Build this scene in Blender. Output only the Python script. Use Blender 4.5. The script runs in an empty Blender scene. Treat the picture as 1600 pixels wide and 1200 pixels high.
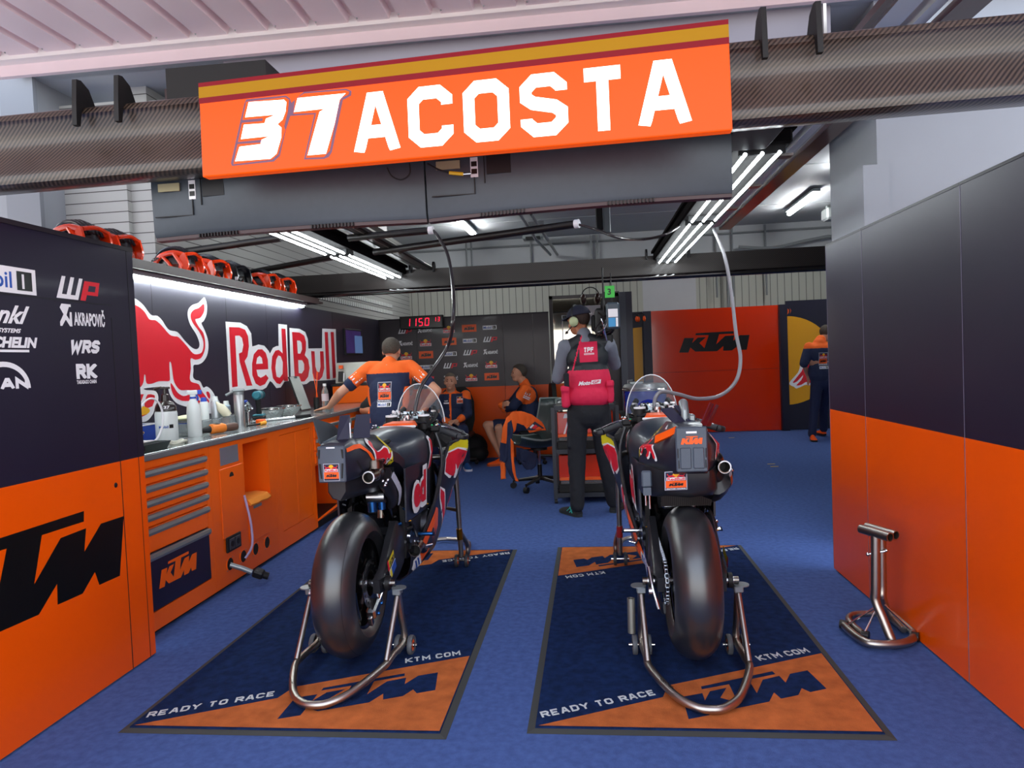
import bpy, bmesh, math, random
from mathutils import Vector, Matrix, noise
from mathutils.geometry import tessellate_polygon
from mathutils.bvhtree import BVHTree
random.seed(7)
PI = math.pi
SC = bpy.context.scene
COL = SC.collection
V = Vector
rad = math.radians

# ---------------------------------------------------------------- camera (phone main lens held at chest height)
CAM_F, CAM_YAW, CAM_PIT, CAM_ROLL, CAM_H = 1080.0, rad(6.1), rad(2.0), rad(2.43), 1.40
_f = V((-math.sin(CAM_YAW) * math.cos(CAM_PIT), math.cos(CAM_YAW) * math.cos(CAM_PIT), -math.sin(CAM_PIT)))
_r0 = _f.cross(V((0, 0, 1))).normalized()
_u0 = _r0.cross(_f)
_r = _r0 * math.cos(CAM_ROLL) - _u0 * math.sin(CAM_ROLL)
_u = _u0 * math.cos(CAM_ROLL) + _r0 * math.sin(CAM_ROLL)


def _ray(x, y):
    return _f + _r * ((x - 800) / CAM_F) - _u * ((y - 600) / CAM_F)


def mz(x, y, z=0.0):          # measured point of the photograph on the level z
    d = _ray(x, y)
    return d * ((z - CAM_H) / d.z) + V((0, 0, CAM_H))


def my(x, y, Y):              # ... on the upright plane at depth Y
    d = _ray(x, y)
    return d * (Y / d.y) + V((0, 0, CAM_H))


def mx(x, y, X):              # ... on the side plane at X
    d = _ray(x, y)
    return d * (X / d.x) + V((0, 0, CAM_H))


# ---------------------------------------------------------------- materials
def srgb(h):
    if isinstance(h, str):
        h = h.lstrip('#')
        c = [int(h[i:i + 2], 16) / 255 for i in (0, 2, 4)]
    else:
        c = list(h)
    return [(x / 12.92 if x <= 0.04045 else ((x + 0.055) / 1.055) ** 2.4) for x in c] + [1.0]


MATS = {}


def mat(name, col='#808080', rough=0.5, metal=0.0, spec=0.5, coat=0.0, emit=None, es=1.0, alpha=1.0, trans=0.0,
        vary=0.0, vscale=8.0, bump=0.0, bscale=60.0, ior=1.45):
    if name in MATS:
        return MATS[name]
    m = bpy.data.materials.new(name)
    m.use_nodes = True
    nt = m.node_tree
    b = nt.nodes['Principled BSDF']
    c = srgb(col)
    b.inputs['Base Color'].default_value = c
    b.inputs['Roughness'].default_value = rough
    b.inputs['Metallic'].default_value = metal
    b.inputs['Specular IOR Level'].default_value = spec
    b.inputs['Coat Weight'].default_value = coat
    b.inputs['Coat Roughness'].default_value = 0.08
    b.inputs['IOR'].default_value = ior
    b.inputs['Alpha'].default_value = alpha
    b.inputs['Transmission Weight'].default_value = trans
    if emit:
        b.inputs['Emission Color'].default_value = srgb(emit)
        b.inputs['Emission Strength'].default_value = es
    tc = None
    if vary or bump:
        tc = nt.nodes.new('ShaderNodeTexCoord')
    if vary:
        n = nt.nodes.new('ShaderNodeTexNoise')
        n.inputs['Scale'].default_value = vscale
        n.inputs['Detail'].default_value = 6
        nt.links.new(tc.outputs['Object'], n.inputs['Vector'])
        r = nt.nodes.new('ShaderNodeMapRange')
        r.inputs['From Min'].default_value = 0.3
        r.inputs['From Max'].default_value = 0.7
        r.inputs['To Min'].default_value = 1 - vary
        r.inputs['To Max'].default_value = 1 + vary
        nt.links.new(n.outputs['Fac'], r.inputs['Value'])
        x = nt.nodes.new('ShaderNodeVectorMath')
        x.operation = 'SCALE'
        x.inputs[0].default_value = c[:3]
        nt.links.new(r.outputs['Result'], x.inputs['Scale'])
        nt.links.new(x.outputs['Vector'], b.inputs['Base Color'])
    if bump:
        n = nt.nodes.new('ShaderNodeTexNoise')
        n.inputs['Scale'].default_value = bscale
        n.inputs['Detail'].default_value = 4
        nt.links.new(tc.outputs['Object'], n.inputs['Vector'])
        bp = nt.nodes.new('ShaderNodeBump')
        bp.inputs['Strength'].default_value = bump
        bp.inputs['Distance'].default_value = 0.01
        nt.links.new(n.outputs['Fac'], bp.inputs['Height'])
        nt.links.new(bp.outputs['Normal'], b.inputs['Normal'])
    MATS[name] = m
    return m


def carbon(name, dark='#15110f', light='#4a4038', scale=55.0, rough=0.3, coat=0.6, mix=0.5):
    """woven carbon: fine diagonal twill bands under a clear coat; scale = bands per metre / 2 pi"""
    if name in MATS:
        return MATS[name]
    m = mat(name, dark, rough=rough, coat=coat, spec=0.5)
    nt = m.node_tree
    b = nt.nodes['Principled BSDF']
    tc = nt.nodes.new('ShaderNodeTexCoord')
    d = nt.nodes.new('ShaderNodeVectorMath')
    d.operation = 'DOT_PRODUCT'
    d.inputs[1].default_value = (scale * 6.28, scale * .8, -scale * 6.28)
    nt.links.new(tc.outputs['Object'], d.inputs[0])
    sn = nt.nodes.new('ShaderNodeMath')
    sn.operation = 'SINE'
    nt.links.new(d.outputs['Value'], sn.inputs[0])
    n = nt.nodes.new('ShaderNodeTexNoise')
    n.inputs['Scale'].default_value = 2.5
    n.inputs['Detail'].default_value = 8
    nt.links.new(tc.outputs['Object'], n.inputs['Vector'])
    ma = nt.nodes.new('ShaderNodeMath')
    ma.operation = 'MULTIPLY_ADD'
    ma.inputs[1].default_value = .5
    nt.links.new(sn.outputs[0], ma.inputs[0])
    nt.links.new(n.outputs['Fac'], ma.inputs[2])
    cr = nt.nodes.new('ShaderNodeMix')
    cr.data_type = 'RGBA'
    cr.inputs[6].default_value = srgb(dark)
    cr.inputs[7].default_value = srgb(light)
    nt.links.new(ma.outputs[0], cr.inputs[0])
    nt.links.new(cr.outputs[2], b.inputs['Base Color'])
    return m


def stripes(name, c1, c2, axis='X', scale=20.0, width=0.1, rough=0.6, off=0.0, bump=0.0):
    """thin repeated lines of c2 over c1 along an object axis (joints between slats, ribs)"""
    if name in MATS:
        return MATS[name]
    m = mat(name, c1, rough=rough)
    nt = m.node_tree
    b = nt.nodes['Principled BSDF']
    tc = nt.nodes.new('ShaderNodeTexCoord')
    sp = nt.nodes.new('ShaderNodeSeparateXYZ')
    nt.links.new(tc.outputs['Object'], sp.inputs[0])
    a = nt.nodes.new('ShaderNodeMath')
    a.operation = 'MULTIPLY_ADD'
    a.inputs[1].default_value = scale
    a.inputs[2].default_value = off + 1000.0
    nt.links.new(sp.outputs[axis], a.inputs[0])
    f = nt.nodes.new('ShaderNodeMath')
    f.operation = 'FRACT'
    nt.links.new(a.outputs[0], f.inputs[0])
    g = nt.nodes.new('ShaderNodeMath')
    g.operation = 'LESS_THAN'
    g.inputs[1].default_value = width
    nt.links.new(f.outputs[0], g.inputs[0])
    mx_ = nt.nodes.new('ShaderNodeMix')
    mx_.data_type = 'RGBA'
    mx_.inputs[6].default_value = srgb(c1)
    mx_.inputs[7].default_value = srgb(c2)
    nt.links.new(g.outputs[0], mx_.inputs[0])
    nt.links.new(mx_.outputs[2], b.inputs['Base Color'])
    return m


# ---------------------------------------------------------------- objects
MW = {}          # world matrices of the empties / parents (scene is evaluated only at the end)


def thing(name, label, cat, loc=(0, 0, 0), rotz=0.0, group=None, parent=None, rot=None):
    o = bpy.data.objects.new(name, None)
    o.empty_display_size = 0.05
    COL.objects.link(o)
    o.location = loc
    o.rotation_euler = rot if rot else (0, 0, rotz)
    o['label'] = label
    o['category'] = cat
    if group:
        o['group'] = group
    MW[o.name] = Matrix.LocRotScale(V(loc), o.rotation_euler.to_quaternion(), None)
    return o


def tag(o, label, cat, group=None, kind=None):
    o['label'] = label
    o['category'] = cat
    if group:
        o['group'] = group
    if kind:
        o['kind'] = kind
    return o


def struct(o, label=None, cat=None):
    o['kind'] = 'structure'
    if label:
        o['label'] = label
        o['category'] = cat or 'wall'
    return o


def dup(root, loc=None, rotz=None, label=None, group=None, rot=None):
    def cp(o, par):
        c = o.copy()
        COL.objects.link(c)
        if par is not None:
            c.parent = par
            c.matrix_parent_inverse = o.matrix_parent_inverse
        for ch in KIDS.get(o.name, ()):
            cp(ch, c)
            KIDS.setdefault(c.name, []).append(c) if False else None
        return c
    r = cp(root, None)
    if loc is not None:
        r.location = loc
    if rotz is not None:
        r.rotation_euler = (0, 0, rotz)
    if rot is not None:
        r.rotation_euler = rot
    if label:
        r['label'] = label
    if group:
        r['group'] = group
    return r


KIDS = {}


def frame_of(p0, p1):
    d = (V(p1) - V(p0)).normalized()
    a = V((0, 0, 1)) if abs(d.z) < 0.9 else V((1, 0, 0))
    u = d.cross(a).normalized()
    return d, u, d.cross(u).normalized()


def catmull(pts, n=6, closed=False):
    P = [V(p) for p in pts]
    out = []
    L = len(P)
    for i in range(L if closed else L - 1):
        a = P[i - 1] if (closed or i > 0) else P[0]
        b = P[i]
        c = P[(i + 1) % L]
        d = P[(i + 2) % L] if (closed or i + 2 < L) else P[-1]
        for k in range(n):
            t = k / n
            out.append(0.5 * ((2 * b) + (c - a) * t + (2 * a - 5 * b + 4 * c - d) * t * t + (3 * b - a - 3 * c + d) * t ** 3))
    if not closed:
        out.append(P[-1])
    return out


class MB:
    """collects shapes; build() links them as ONE mesh object"""

    def __init__(s):
        s.v, s.f, s.m = [], [], []
        s.mats = []
        s.cur = 0
        s.cell = 0

    def use(s, m):
        if m not in s.mats:
            s.mats.append(m)
        s.cur = s.mats.index(m)
        return s

    def add(s, vs, fs):
        o = len(s.v)
        s.v += [V(p) for p in vs]
        for f in fs:
            s.f.append([i + o for i in f])
            s.m.append(s.cur)
        return s

    def quad(s, a, b, c, d):
        return s.add([a, b, c, d], [(0, 1, 2, 3)])

    def box(s, c, d, rot=None, taper=None, bev=0.0):
        x, y, z = d[0] / 2, d[1] / 2, d[2] / 2
        if bev > 0:
            b = min(bev, x * .9, y * .9, z * .9)
            vs = []
            for sx in (-1, 1):
                for sy in (-1, 1):
                    for sz in (-1, 1):
                        vs += [V((sx * x, sy * (y - b), sz * (z - b))), V((sx * (x - b), sy * y, sz * (z - b))), V((sx * (x - b), sy * (y - b), sz * z))]
            bm = bmesh.new()
            for p in vs:
                bm.verts.new(p)
            r = bmesh.ops.convex_hull(bm, input=bm.verts)
            bmesh.ops.dissolve_limit(bm, angle_limit=0.02, verts=bm.verts, edges=bm.edges)
            bm.verts.index_update()
            vv = [v.co.copy() for v in bm.verts]
            ff = [[v.index for v in f.verts] for f in bm.faces]
            bm.free()
        else:
            vv = [V((i * x, j * y, k * z)) for i in (-1, 1) for j in (-1, 1) for k in (-1, 1)]
            ff = [(0, 1, 3, 2), (4, 6, 7, 5), (0, 4, 5, 1), (2, 3, 7, 6), (0, 2, 6, 4), (1, 5, 7, 3)]
        if taper:
            for p in vv:
                if p.z > 0:
                    p.x *= taper[0]
                    p.y *= taper[1]
        if rot:
            R = Matrix.Rotation(rot[2], 3, 'Z') @ Matrix.Rotation(rot[1], 3, 'Y') @ Matrix.Rotation(rot[0], 3, 'X')
            vv = [R @ p for p in vv]
        return s.add([p + V(c) for p in vv], ff)

    def bb(s, x0, x1, y0, y1, z0, z1, bev=0.0):
        return s.box(((x0 + x1) / 2, (y0 + y1) / 2, (z0 + z1) / 2), (x1 - x0, y1 - y0, z1 - z0), bev=bev)

    def tube(s, pts, r, n=10, closed=False, caps=True, squash=None):
        P = [V(p) for p in pts]
        L = len(P)
        R = list(r) if isinstance(r, (list, tuple)) else [r] * L
        T = []
        for i in range(L):
            a = P[i - 1] if (i > 0 or closed) else P[i]
            b = P[(i + 1) % L] if (i < L - 1 or closed) else P[i]
            T.append((b - a).normalized() if (b - a).length > 1e-9 else V((0, 0, 1)))
        t = T[0]
        u = t.cross(V((0, 0, 1)) if abs(t.z) < 0.95 else V((1, 0, 0))).normalized()
        vs, fs = [], []
        for i in range(L):
            if i:
                q = T[i - 1].rotation_difference(T[i])
                u = (q @ u)
                u = (u - T[i] * u.dot(T[i])).normalized()
            w = T[i].cross(u)
            for k in range(n):
                a = 2 * PI * k / n
                if squash:
                    vs.append(P[i] + u * (R[i] * math.cos(a) * squash[0]) + w * (R[i] * math.sin(a) * squash[1]))
                else:
                    vs.append(P[i] + u * (R[i] * math.cos(a)) + w * (R[i] * math.sin(a)))
        for i in range(L if closed else L - 1):
            j = (i + 1) % L
            for k in range(n):
                k2 = (k + 1) % n
                fs.append((i * n + k, i * n + k2, j * n + k2, j * n + k))
        if caps and not closed:
            fs.append(tuple(range(n))[::-1])
            fs.append(tuple((L - 1) * n + k for k in range(n)))
        return s.add(vs, fs)

    def cyl(s, p0, p1, r0, r1=None, n=16, caps=True):
        return s.tube([p0, p1], [r0, r0 if r1 is None else r1], n=n, caps=caps)

    def pipe(s, p0, p1, ro, ri, n=24):
        """open-ended tube with wall thickness"""
        d, u, w = frame_of(p0, p1)
        vs, fs = [], []
        for (p, r) in ((V(p0), ro), (V(p1), ro), (V(p1), ri), (V(p0), ri)):
            for k in range(n):
                a = 2 * PI * k / n
                vs.append(p + u * (r * math.cos(a)) + w * (r * math.sin(a)))
        for i in range(4):
            j = (i + 1) % 4
            for k in range(n):
                k2 = (k + 1) % n
                fs.append((i * n + k, i * n + k2, j * n + k2, j * n + k))
        return s.add(vs, fs)

    def lathe(s, prof, c=(0, 0, 0), axis='Z', n=32, ang=2 * PI, closed=False):
        """prof: (radius, along-axis) pairs"""
        c = V(c)
        full = abs(ang - 2 * PI) < 1e-6
        N = n if full else n + 1
        vs, fs = [], []
        for (r, h) in prof:
            for k in range(N):
                a = ang * k / n
                x, y = r * math.cos(a), r * math.sin(a)
                p = {'Z': V((x, y, h)), 'X': V((h, x, y)), 'Y': V((y, h, x))}[axis]
                vs.append(c + p)
        L = len(prof)
        for i in range(L if closed else L - 1):
            j = (i + 1) % L
            for k in range(n):
                k2 = (k + 1) % N
                fs.append((i * N + k, i * N + k2, j * N + k2, j * N + k))
        return s.add(vs, fs)

    def ball(s, c, r, n=16, m=10, rot=None):
        if not isinstance(r, (list, tuple)):
            r = (r, r, r)
        R = Matrix.Identity(3)
        if rot:
            R = Matrix.Rotation(rot[2], 3, 'Z') @ Matrix.Rotation(rot[1], 3, 'Y') @ Matrix.Rotation(rot[0], 3, 'X')
        vs, fs = [], []
        for i in range(m + 1):
            t = PI * i / m
            for k in range(n):
                a = 2 * PI * k / n
                vs.append(V(c) + R @ V((r[0] * math.sin(t) * math.cos(a), r[1] * math.sin(t) * math.sin(a), r[2] * math.cos(t))))
        for i in range(m):
            for k in range(n):
                k2 = (k + 1) % n
                fs.append((i * n + k, (i + 1) * n + k, (i + 1) * n + k2, i * n + k2))
        return s.add(vs, fs)

    def loft(s, rings, closed=True, caps=True):
        """rings: equal-length point lists"""
        n = len(rings[0])
        vs = [V(p) for r in rings for p in r]
        fs = []
        for i in range(len(rings) - 1):
            for k in range(n if closed else n - 1):
                k2 = (k + 1) % n
                fs.append((i * n + k, i * n + k2, (i + 1) * n + k2, (i + 1) * n + k))
        if caps and closed:
            fs.append(tuple(range(n))[::-1])
            fs.append(tuple((len(rings) - 1) * n + k for k in range(n)))
        return s.add(vs, fs)

    def prism(s, poly, o, u, v, t):
        """extrude a 2D polygon (in axes u,v from o) by vector t"""
        o, u, v, t = V(o), V(u), V(v), V(t)
        P = [o + u * p[0] + v * p[1] for p in poly]
        n = len(P)
        vs = P + [p + t for p in P]
        tri = tessellate_polygon([[V((p[0], p[1], 0)) for p in poly]])
        fs = [tuple(x) for x in tri] + [tuple(i + n for i in x)[::-1] for x in tri]
        fs += [(i, (i + 1) % n, n + (i + 1) % n, n + i) for i in range(n)]
        return s.add(vs, fs)

    def flat(s, polys, fn):
        """polys: list of (outer, hole, hole...) in 2D, fn maps (u,v)->point; refined to s.cell when set"""
        o_ = fn(0, 0)
        nn = (fn(1e-3, 0) - o_).cross(fn(0, 1e-3) - o_)
        nn = nn.normalized() * 7e-5 if nn.length > 1e-14 else V((0, 0, 0))
        for i_, P in enumerate(polys):
            if not isinstance(P[0][0], (list, tuple, Vector)):
                P = [P]
            loops = [[V((q[0], q[1], 0)) for q in l] for l in P]
            tri = tessellate_polygon(loops)
            pts = [q for l in P for q in l]
            if s.cell:
                bm = bmesh.new()
                vs = [bm.verts.new((q[0], q[1], 0)) for q in pts]
                for t_ in tri:
                    try:
                        bm.faces.new([vs[i] for i in t_])
                    except ValueError:
                        pass
                for _ in range(4):
                    es = [e for e in bm.edges if (fn(*e.verts[0].co[:2]) - fn(*e.verts[1].co[:2])).length > s.cell]
                    if not es:
                        break
                    bmesh.ops.subdivide_edges(bm, edges=es, cuts=1)
                    bmesh.ops.triangulate(bm, faces=bm.faces)
                bm.verts.index_update()
                s.add([fn(v.co.x, v.co.y) for v in bm.verts], [[v.index for v in f.verts] for f in bm.faces])
                bm.free()
            else:
                s.add([fn(q[0], q[1]) + nn * (i_ % 11) for q in pts], [tuple(t) for t in tri])
        return s

    def tf(s, M, start=0):
        for i in range(start, len(s.v)):
            s.v[i] = M @ s.v[i]
        return s

    def build(s, name, m=None, parent=None, smooth=35, W=False, fix=True, sub=0, solid=0.0, bevel=0.0):
        me = bpy.data.meshes.new(name)
        vs = s.v
        if W and parent is not None:
            Mi = MW[parent.name].inverted()
            vs = [Mi @ p for p in vs]
        me.from_pydata([tuple(p) for p in vs], [], s.f)
        if s.mats:
            for x in s.mats:
                me.materials.append(x)
            for p, k in zip(me.polygons, s.m):
                p.material_index = k
        elif m is not None:
            me.materials.append(m)
        if fix:
            bm = bmesh.new()
            bm.from_mesh(me)
            bmesh.ops.recalc_face_normals(bm, faces=bm.faces)
            bm.to_mesh(me)
            bm.free()
        if smooth:
            for p in me.polygons:
                p.use_smooth = True
            me.set_sharp_from_angle(angle=rad(smooth))
        o = bpy.data.objects.new(name, me)
        COL.objects.link(o)
        if parent is not None:
            o.parent = parent
            KIDS.setdefault(parent.name, []).append(o)
            MW[o.name] = MW.get(parent.name, Matrix.Identity(4)).copy()
        else:
            MW[o.name] = Matrix.Identity(4)
        if solid:
            md = o.modifiers.new('solid', 'SOLIDIFY')
            md.thickness = solid
            md.offset = 0
        if sub:
            md = o.modifiers.new('sub', 'SUBSURF')
            md.levels = md.render_levels = sub
        if bevel:
            md = o.modifiers.new('bev', 'BEVEL')
            md.width = bevel
            md.segments = 2
            md.limit_method = 'ANGLE'
        return o


def base_at(o, p):
    """put the origin of a single-mesh thing at p (mesh given in world coordinates)"""
    p = V(p)
    o.data.transform(Matrix.Translation(-p))
    o.location = p
    MW[o.name] = Matrix.Translation(p)
    return o


# ---------------------------------------------------------------- lettering
def oct_(x0, y0, x1, y1, cx, cy):
    return [(x0, y0 + cy), (x0, y1 - cy), (x0 + cx, y1), (x1 - cx, y1), (x1, y1 - cy), (x1, y0 + cy), (x1 - cx, y0), (x0 + cx, y0), (x0, y0 + cy)]


GL = {
    'A': [[(0, 0), (.38, 1), (.62, 1), (1, 0)], [(.14, .3), (.86, .3)]],
    'B': [[(0, 0), (0, 1), (.8, 1), (1, .85), (1, .63), (.85, .5), (0, .5)], [(.85, .5), (1, .38), (1, .15), (.8, 0), (0, 0)]],
    'C': [[(1, .72), (1, .84), (.76, 1), (.24, 1), (0, .84), (0, .16), (.24, 0), (.76, 0), (1, .16), (1, .28)]],
    'D': [[(0, 0), (0, 1), (.7, 1), (1, .82), (1, .18), (.7, 0), (0, 0)]],
    'E': [[(1, 1), (0, 1), (0, 0), (1, 0)], [(0, .5), (.85, .5)]],
    'F': [[(1, 1), (0, 1), (0, 0)], [(0, .5), (.85, .5)]],
    'G': [[(1, .84), (.76, 1), (.24, 1), (0, .84), (0, .16), (.24, 0), (.76, 0), (1, .16), (1, .48), (.55, .48)]],
    'H': [[(0, 0), (0, 1)], [(1, 0), (1, 1)], [(0, .5), (1, .5)]],
    'I': [[(.5, 0), (.5, 1)]],
    'K': [[(0, 0), (0, 1)], [(1, 1), (.15, .5), (1, 0)]],
    'L': [[(0, 1), (0, 0), (1, 0)]],
    'M': [[(0, 0), (0, 1), (.5, .35), (1, 1), (1, 0)]],
    'N': [[(0, 0), (0, 1), (1, 0), (1, 1)]],
    'O': [oct_(0, 0, 1, 1, .24, .16)],
    'P': [[(0, 0), (0, 1), (.78, 1), (1, .85), (1, .55), (.78, .42), (0, .42)]],
    'R': [[(0, 0), (0, 1), (.78, 1), (1, .85), (1, .58), (.78, .45), (0, .45)], [(.55, .45), (1, 0)]],
    'S': [[(1, .76), (1, .84), (.76, 1), (.24, 1), (0, .84), (0, .66), (.2, .55), (.8, .45), (1, .34), (1, .16), (.76, 0), (.24, 0), (0, .16), (0, .24)]],
    'T': [[(0, 1), (1, 1)], [(.5, 1), (.5, 0)]],
    'U': [[(0, 1), (0, .16), (.24, 0), (.76, 0), (1, .16), (1, 1)]],
    'V': [[(0, 1), (.5, 0), (1, 1)]],
    'W': [[(0, 1), (.22, 0), (.5, .7), (.78, 0), (1, 1)]],
    'X': [[(0, 0), (1, 1)], [(0, 1), (1, 0)]],
    'Y': [[(0, 1), (.5, .45), (1, 1)], [(.5, .45), (.5, 0)]],
    'Z': [[(0, 1), (1, 1), (0, 0), (1, 0)]],
    '.': [[(.4, 0), (.6, 0)]],
    '0': [oct_(0, 0, 1, 1, .24, .16)],
    '1': [[(.2, .8), (.5, 1), (.5, 0)]],
    '3': [[(0, 1), (1, 1), (1, .5), (.3, .5)], [(1, .5), (1, 0), (0, 0)]],
    '5': [[(1, 1), (0, 1), (0, .52), (1, .52), (1, 0), (0, 0)]],
    '7': [[(0, 1), (1, 1), (.5, 0)]],
    '2': [[(0, 1), (1, 1), (1, .5), (0, .5), (0, 0), (1, 0)]],
}
GW = {'I': .3, '.': .32, '1': .6, 'M': 1.2, 'W': 1.3}


def stroke_quads(line, t):
    """thick polyline with mitred joints -> list of quads"""
    P = [V((p[0], p[1])) for p in line]
    closed = (P[0] - P[-1]).length < 1e-6
    if closed:
        P = P[:-1]
    n = len(P)
    Lq, Rq = [], []
    for i in range(n):
        a = P[i - 1] if (closed or i > 0) else None
        b = P[(i + 1) % n] if (closed or i < n - 1) else None
        d0 = (P[i] - a).normalized() if a is not None else None
        d1 = (b - P[i]).normalized() if b is not None else None
        if d0 is None:
            d0 = d1
        if d1 is None:
            d1 = d0
        n0, n1 = V((-d0.y, d0.x)), V((-d1.y, d1.x))
        mm = (n0 + n1)
        if mm.length < 1e-3:
            mm = n0
        mm.normalize()
        k = min(1 / max(mm.dot(n0), 0.35), 2.2)
        Lq.append(P[i] + mm * (t / 2 * k))
        Rq.append(P[i] - mm * (t / 2 * k))
    out = []
    for i in range(n if closed else n - 1):
        j = (i + 1) % n
        out.append([tuple(Rq[i]), tuple(Rq[j]), tuple(Lq[j]), tuple(Lq[i])])
    return out


def stroke_text(txt, h=1.0, w=0.6, t=0.2, gap=0.16, slant=0.0):
    """returns (polys, width): squared technical capitals"""
    polys = []
    x = 0.0
    for ch in txt:
        if ch == ' ':
            x += w * 0.65
            continue
        cw = w * GW.get(ch, 1.0)
        for line in GL.get(ch, GL['O']):
            L = [(x + t / 2 + p[0] * (cw - t), t / 2 + p[1] * (h - t)) for p in line]
            # free ends reach the cap height exactly
            for q in stroke_quads(L, t):
                polys.append([(p[0] + p[1] * slant, p[1]) for p in q])
            for end, prv in ((0, 1), (-1, -2)):
                if L[0] == L[-1]:
                    continue
                a, b = V(L[end]), V(L[prv])
                d = (a - b).normalized()
                if abs(d.y) > 0.5 and (abs(line[end][1]) < .01 or abs(line[end][1] - 1) < .01):
                    e = d * (t / 2 / abs(d.y))
                    for q in stroke_quads([tuple(a), tuple(a + e)], t):
                        q = [(p[0], min(max(p[1], 0), h)) for p in q]
                        polys.append([(p[0] + p[1] * slant, p[1]) for p in q])
        x += cw + gap
    return polys, x - gap


_FT = {}


def font_text(txt, bold=0.02, shear=0.0, xs=1.0):
    """built-in font text -> (verts2d, faces, width) with cap height ~1"""
    k = (txt, bold, shear, xs)
    if k in _FT:
        return _FT[k]
    c = bpy.data.curves.new('txt', 'FONT')
    c.body = txt
    c.size = 1.37
    c.offset = bold
    c.shear = shear
    c.resolution_u = 3
    o = bpy.data.objects.new('txt', c)
    COL.objects.link(o)
    dg = bpy.context.evaluated_depsgraph_get()
    me = o.evaluated_get(dg).to_mesh()
    vs = [(v.co.x * xs, v.co.y) for v in me.vertices]
    fs = [tuple(p.vertices) for p in me.polygons]
    o.evaluated_get(dg).to_mesh_clear()
    bpy.data.objects.remove(o)
    bpy.data.curves.remove(c)
    w = max(v[0] for v in vs) if vs else 0
    x0 = min(v[0] for v in vs) if vs else 0
    vs = [(v[0] - x0, v[1]) for v in vs]
    _FT[k] = (vs, fs, w - x0)
    return _FT[k]


def put_font(b, txt, fn, h=1.0, width=None, bold=0.03, shear=0.0, x=0.0, y=0.0):
    vs, fs, w = font_text(txt, bold, shear)
    sx = (width / w) if width else h
    b.add([fn(x + p[0] * sx, y + p[1] * h) for p in vs], fs)
    return w * sx


def plane_fn(o, u, v, d=0.0008):
    """flat map (a, b, layer) -> point; u x v points off the surface"""
    o, u, v = V(o), V(u), V(v)
    n = u.cross(v).normalized()
    return lambda a, b, k=0: o + u * a + v * b + n * (d * (k + 1))


def sub(fn, x=0.0, y=0.0, s=1.0, sy=None, k0=0, rot=0.0):
    sy = s if sy is None else sy
    c, sn = math.cos(rot), math.sin(rot)
    return lambda a, b, k=0: fn(x + a * s * c - b * sy * sn, y + a * s * sn + b * sy * c, k + k0)


def lay(fn, k):
    return lambda a, b: fn(a, b, k)


_K = [(140, 632), (250, 320), (435, 318), (398, 425), (510, 310), (668, 303), (535, 428), (628, 535), (720, 258), (462, 262), (478, 218),
      (1195, 175), (1190, 228), (918, 240), (855, 455), (1030, 278), (1202, 264), (1180, 380), (1310, 262), (1490, 255), (1430, 570),
      (1270, 575), (1245, 500), (1150, 585), (985, 590), (990, 490), (870, 600), (455, 610), (360, 525), (320, 630)]
KTM = [((x - 140) / 1350, (632 - (y + .048 * (x - 140))) / 1350) for x, y in _K]      # width 1, height ~.30


def ngon(cx, cy, r, n=24, ry=None, a0=0.0, a1=2 * PI):
    ry = ry or r
    return [(cx + r * math.cos(a0 + (a1 - a0) * i / n), cy + ry * math.sin(a0 + (a1 - a0) * i / n)) for i in range(n if a1 - a0 > 6.28 else n + 1)]


def sm2(pts, n=4):
    return [(p.x, p.y) for p in catmull([(a, b, 0) for a, b in pts], n, closed=True)]


# small running bull, head to the left (unit width 1)
BULL = sm2([(0, .30), (.03, .42), (.10, .36), (.16, .42), (.22, .56), (.36, .64), (.52, .60), (.66, .56), (.78, .58), (.88, .74), (.84, .88), (.93, .98),
            (1.0, .86), (.93, .70), (.86, .50), (.84, .36), (.92, .22), (.98, .06), (.90, .03), (.84, .16), (.74, .24), (.70, .10), (.62, .02), (.58, .08),
            (.64, .20), (.56, .30), (.40, .26), (.30, .12), (.18, .04), (.12, .08), (.22, .16), (.24, .26), (.12, .20), (.05, .22)], 3)


C_WHITE = mat('print white', '#e9e9ec', .45)
C_RED = mat('print red', '#d8182c', .4)
C_YEL = mat('print yellow', '#f2b417', .4)
C_YEL2 = mat('bright yellow', '#e3d21c', .4)
C_BLACK = mat('print black', '#08080a', .35)
C_NAVY = mat('print navy', '#1b1a33', .4)
C_BLUE = mat('print blue', '#1f4fa8', .4)
C_ORANGE = mat('print orange', '#f25a0c', .4)


def rect(x0, y0, x1, y1):
    return [(x0, y0), (x1, y0), (x1, y1), (x0, y1)]


def logo_rb(b, fn, text=True, back=None):
    """two charging bulls before the yellow disc, wordmark below; box 1 wide, .62 high"""
    k = 0
    if back:
        b.use(back).flat([rect(-.05, -.05, 1.05, .68)], lay(fn, 0))
        k = 1
    if text:
        b.use(C_WHITE).flat([rect(0, 0, 1, .24)], lay(fn, k))
    b.use(C_YEL).flat([ngon(.5, .42, .18, 20)], lay(fn, k))
    b.use(C_RED)
    b.flat([[(.48 - p[0] * .46, .22 + p[1] * .32) for p in BULL][::-1]], lay(fn, k + 1))
    b.flat([[(.52 + p[0] * .46, .22 + p[1] * .32) for p in BULL]], lay(fn, k + 1))
    if text:
        put_font(b, 'RedBull', lay(fn, k + 1), h=.19, width=.92, bold=.04, x=.04, y=.03)


def logo_ktm(b, fn, box=True, cbox=None, clet=None):
    """block lettering in an orange box 1 wide, .5 high"""
    if box:
        b.use(cbox or C_ORANGE).flat([rect(0, 0, 1, .5)], lay(fn, 0))
    b.use(clet or C_BLACK).flat([[(.14 + p[0] * .72, .13 + p[1] * .80) for p in KTM]], lay(fn, 1))


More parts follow.
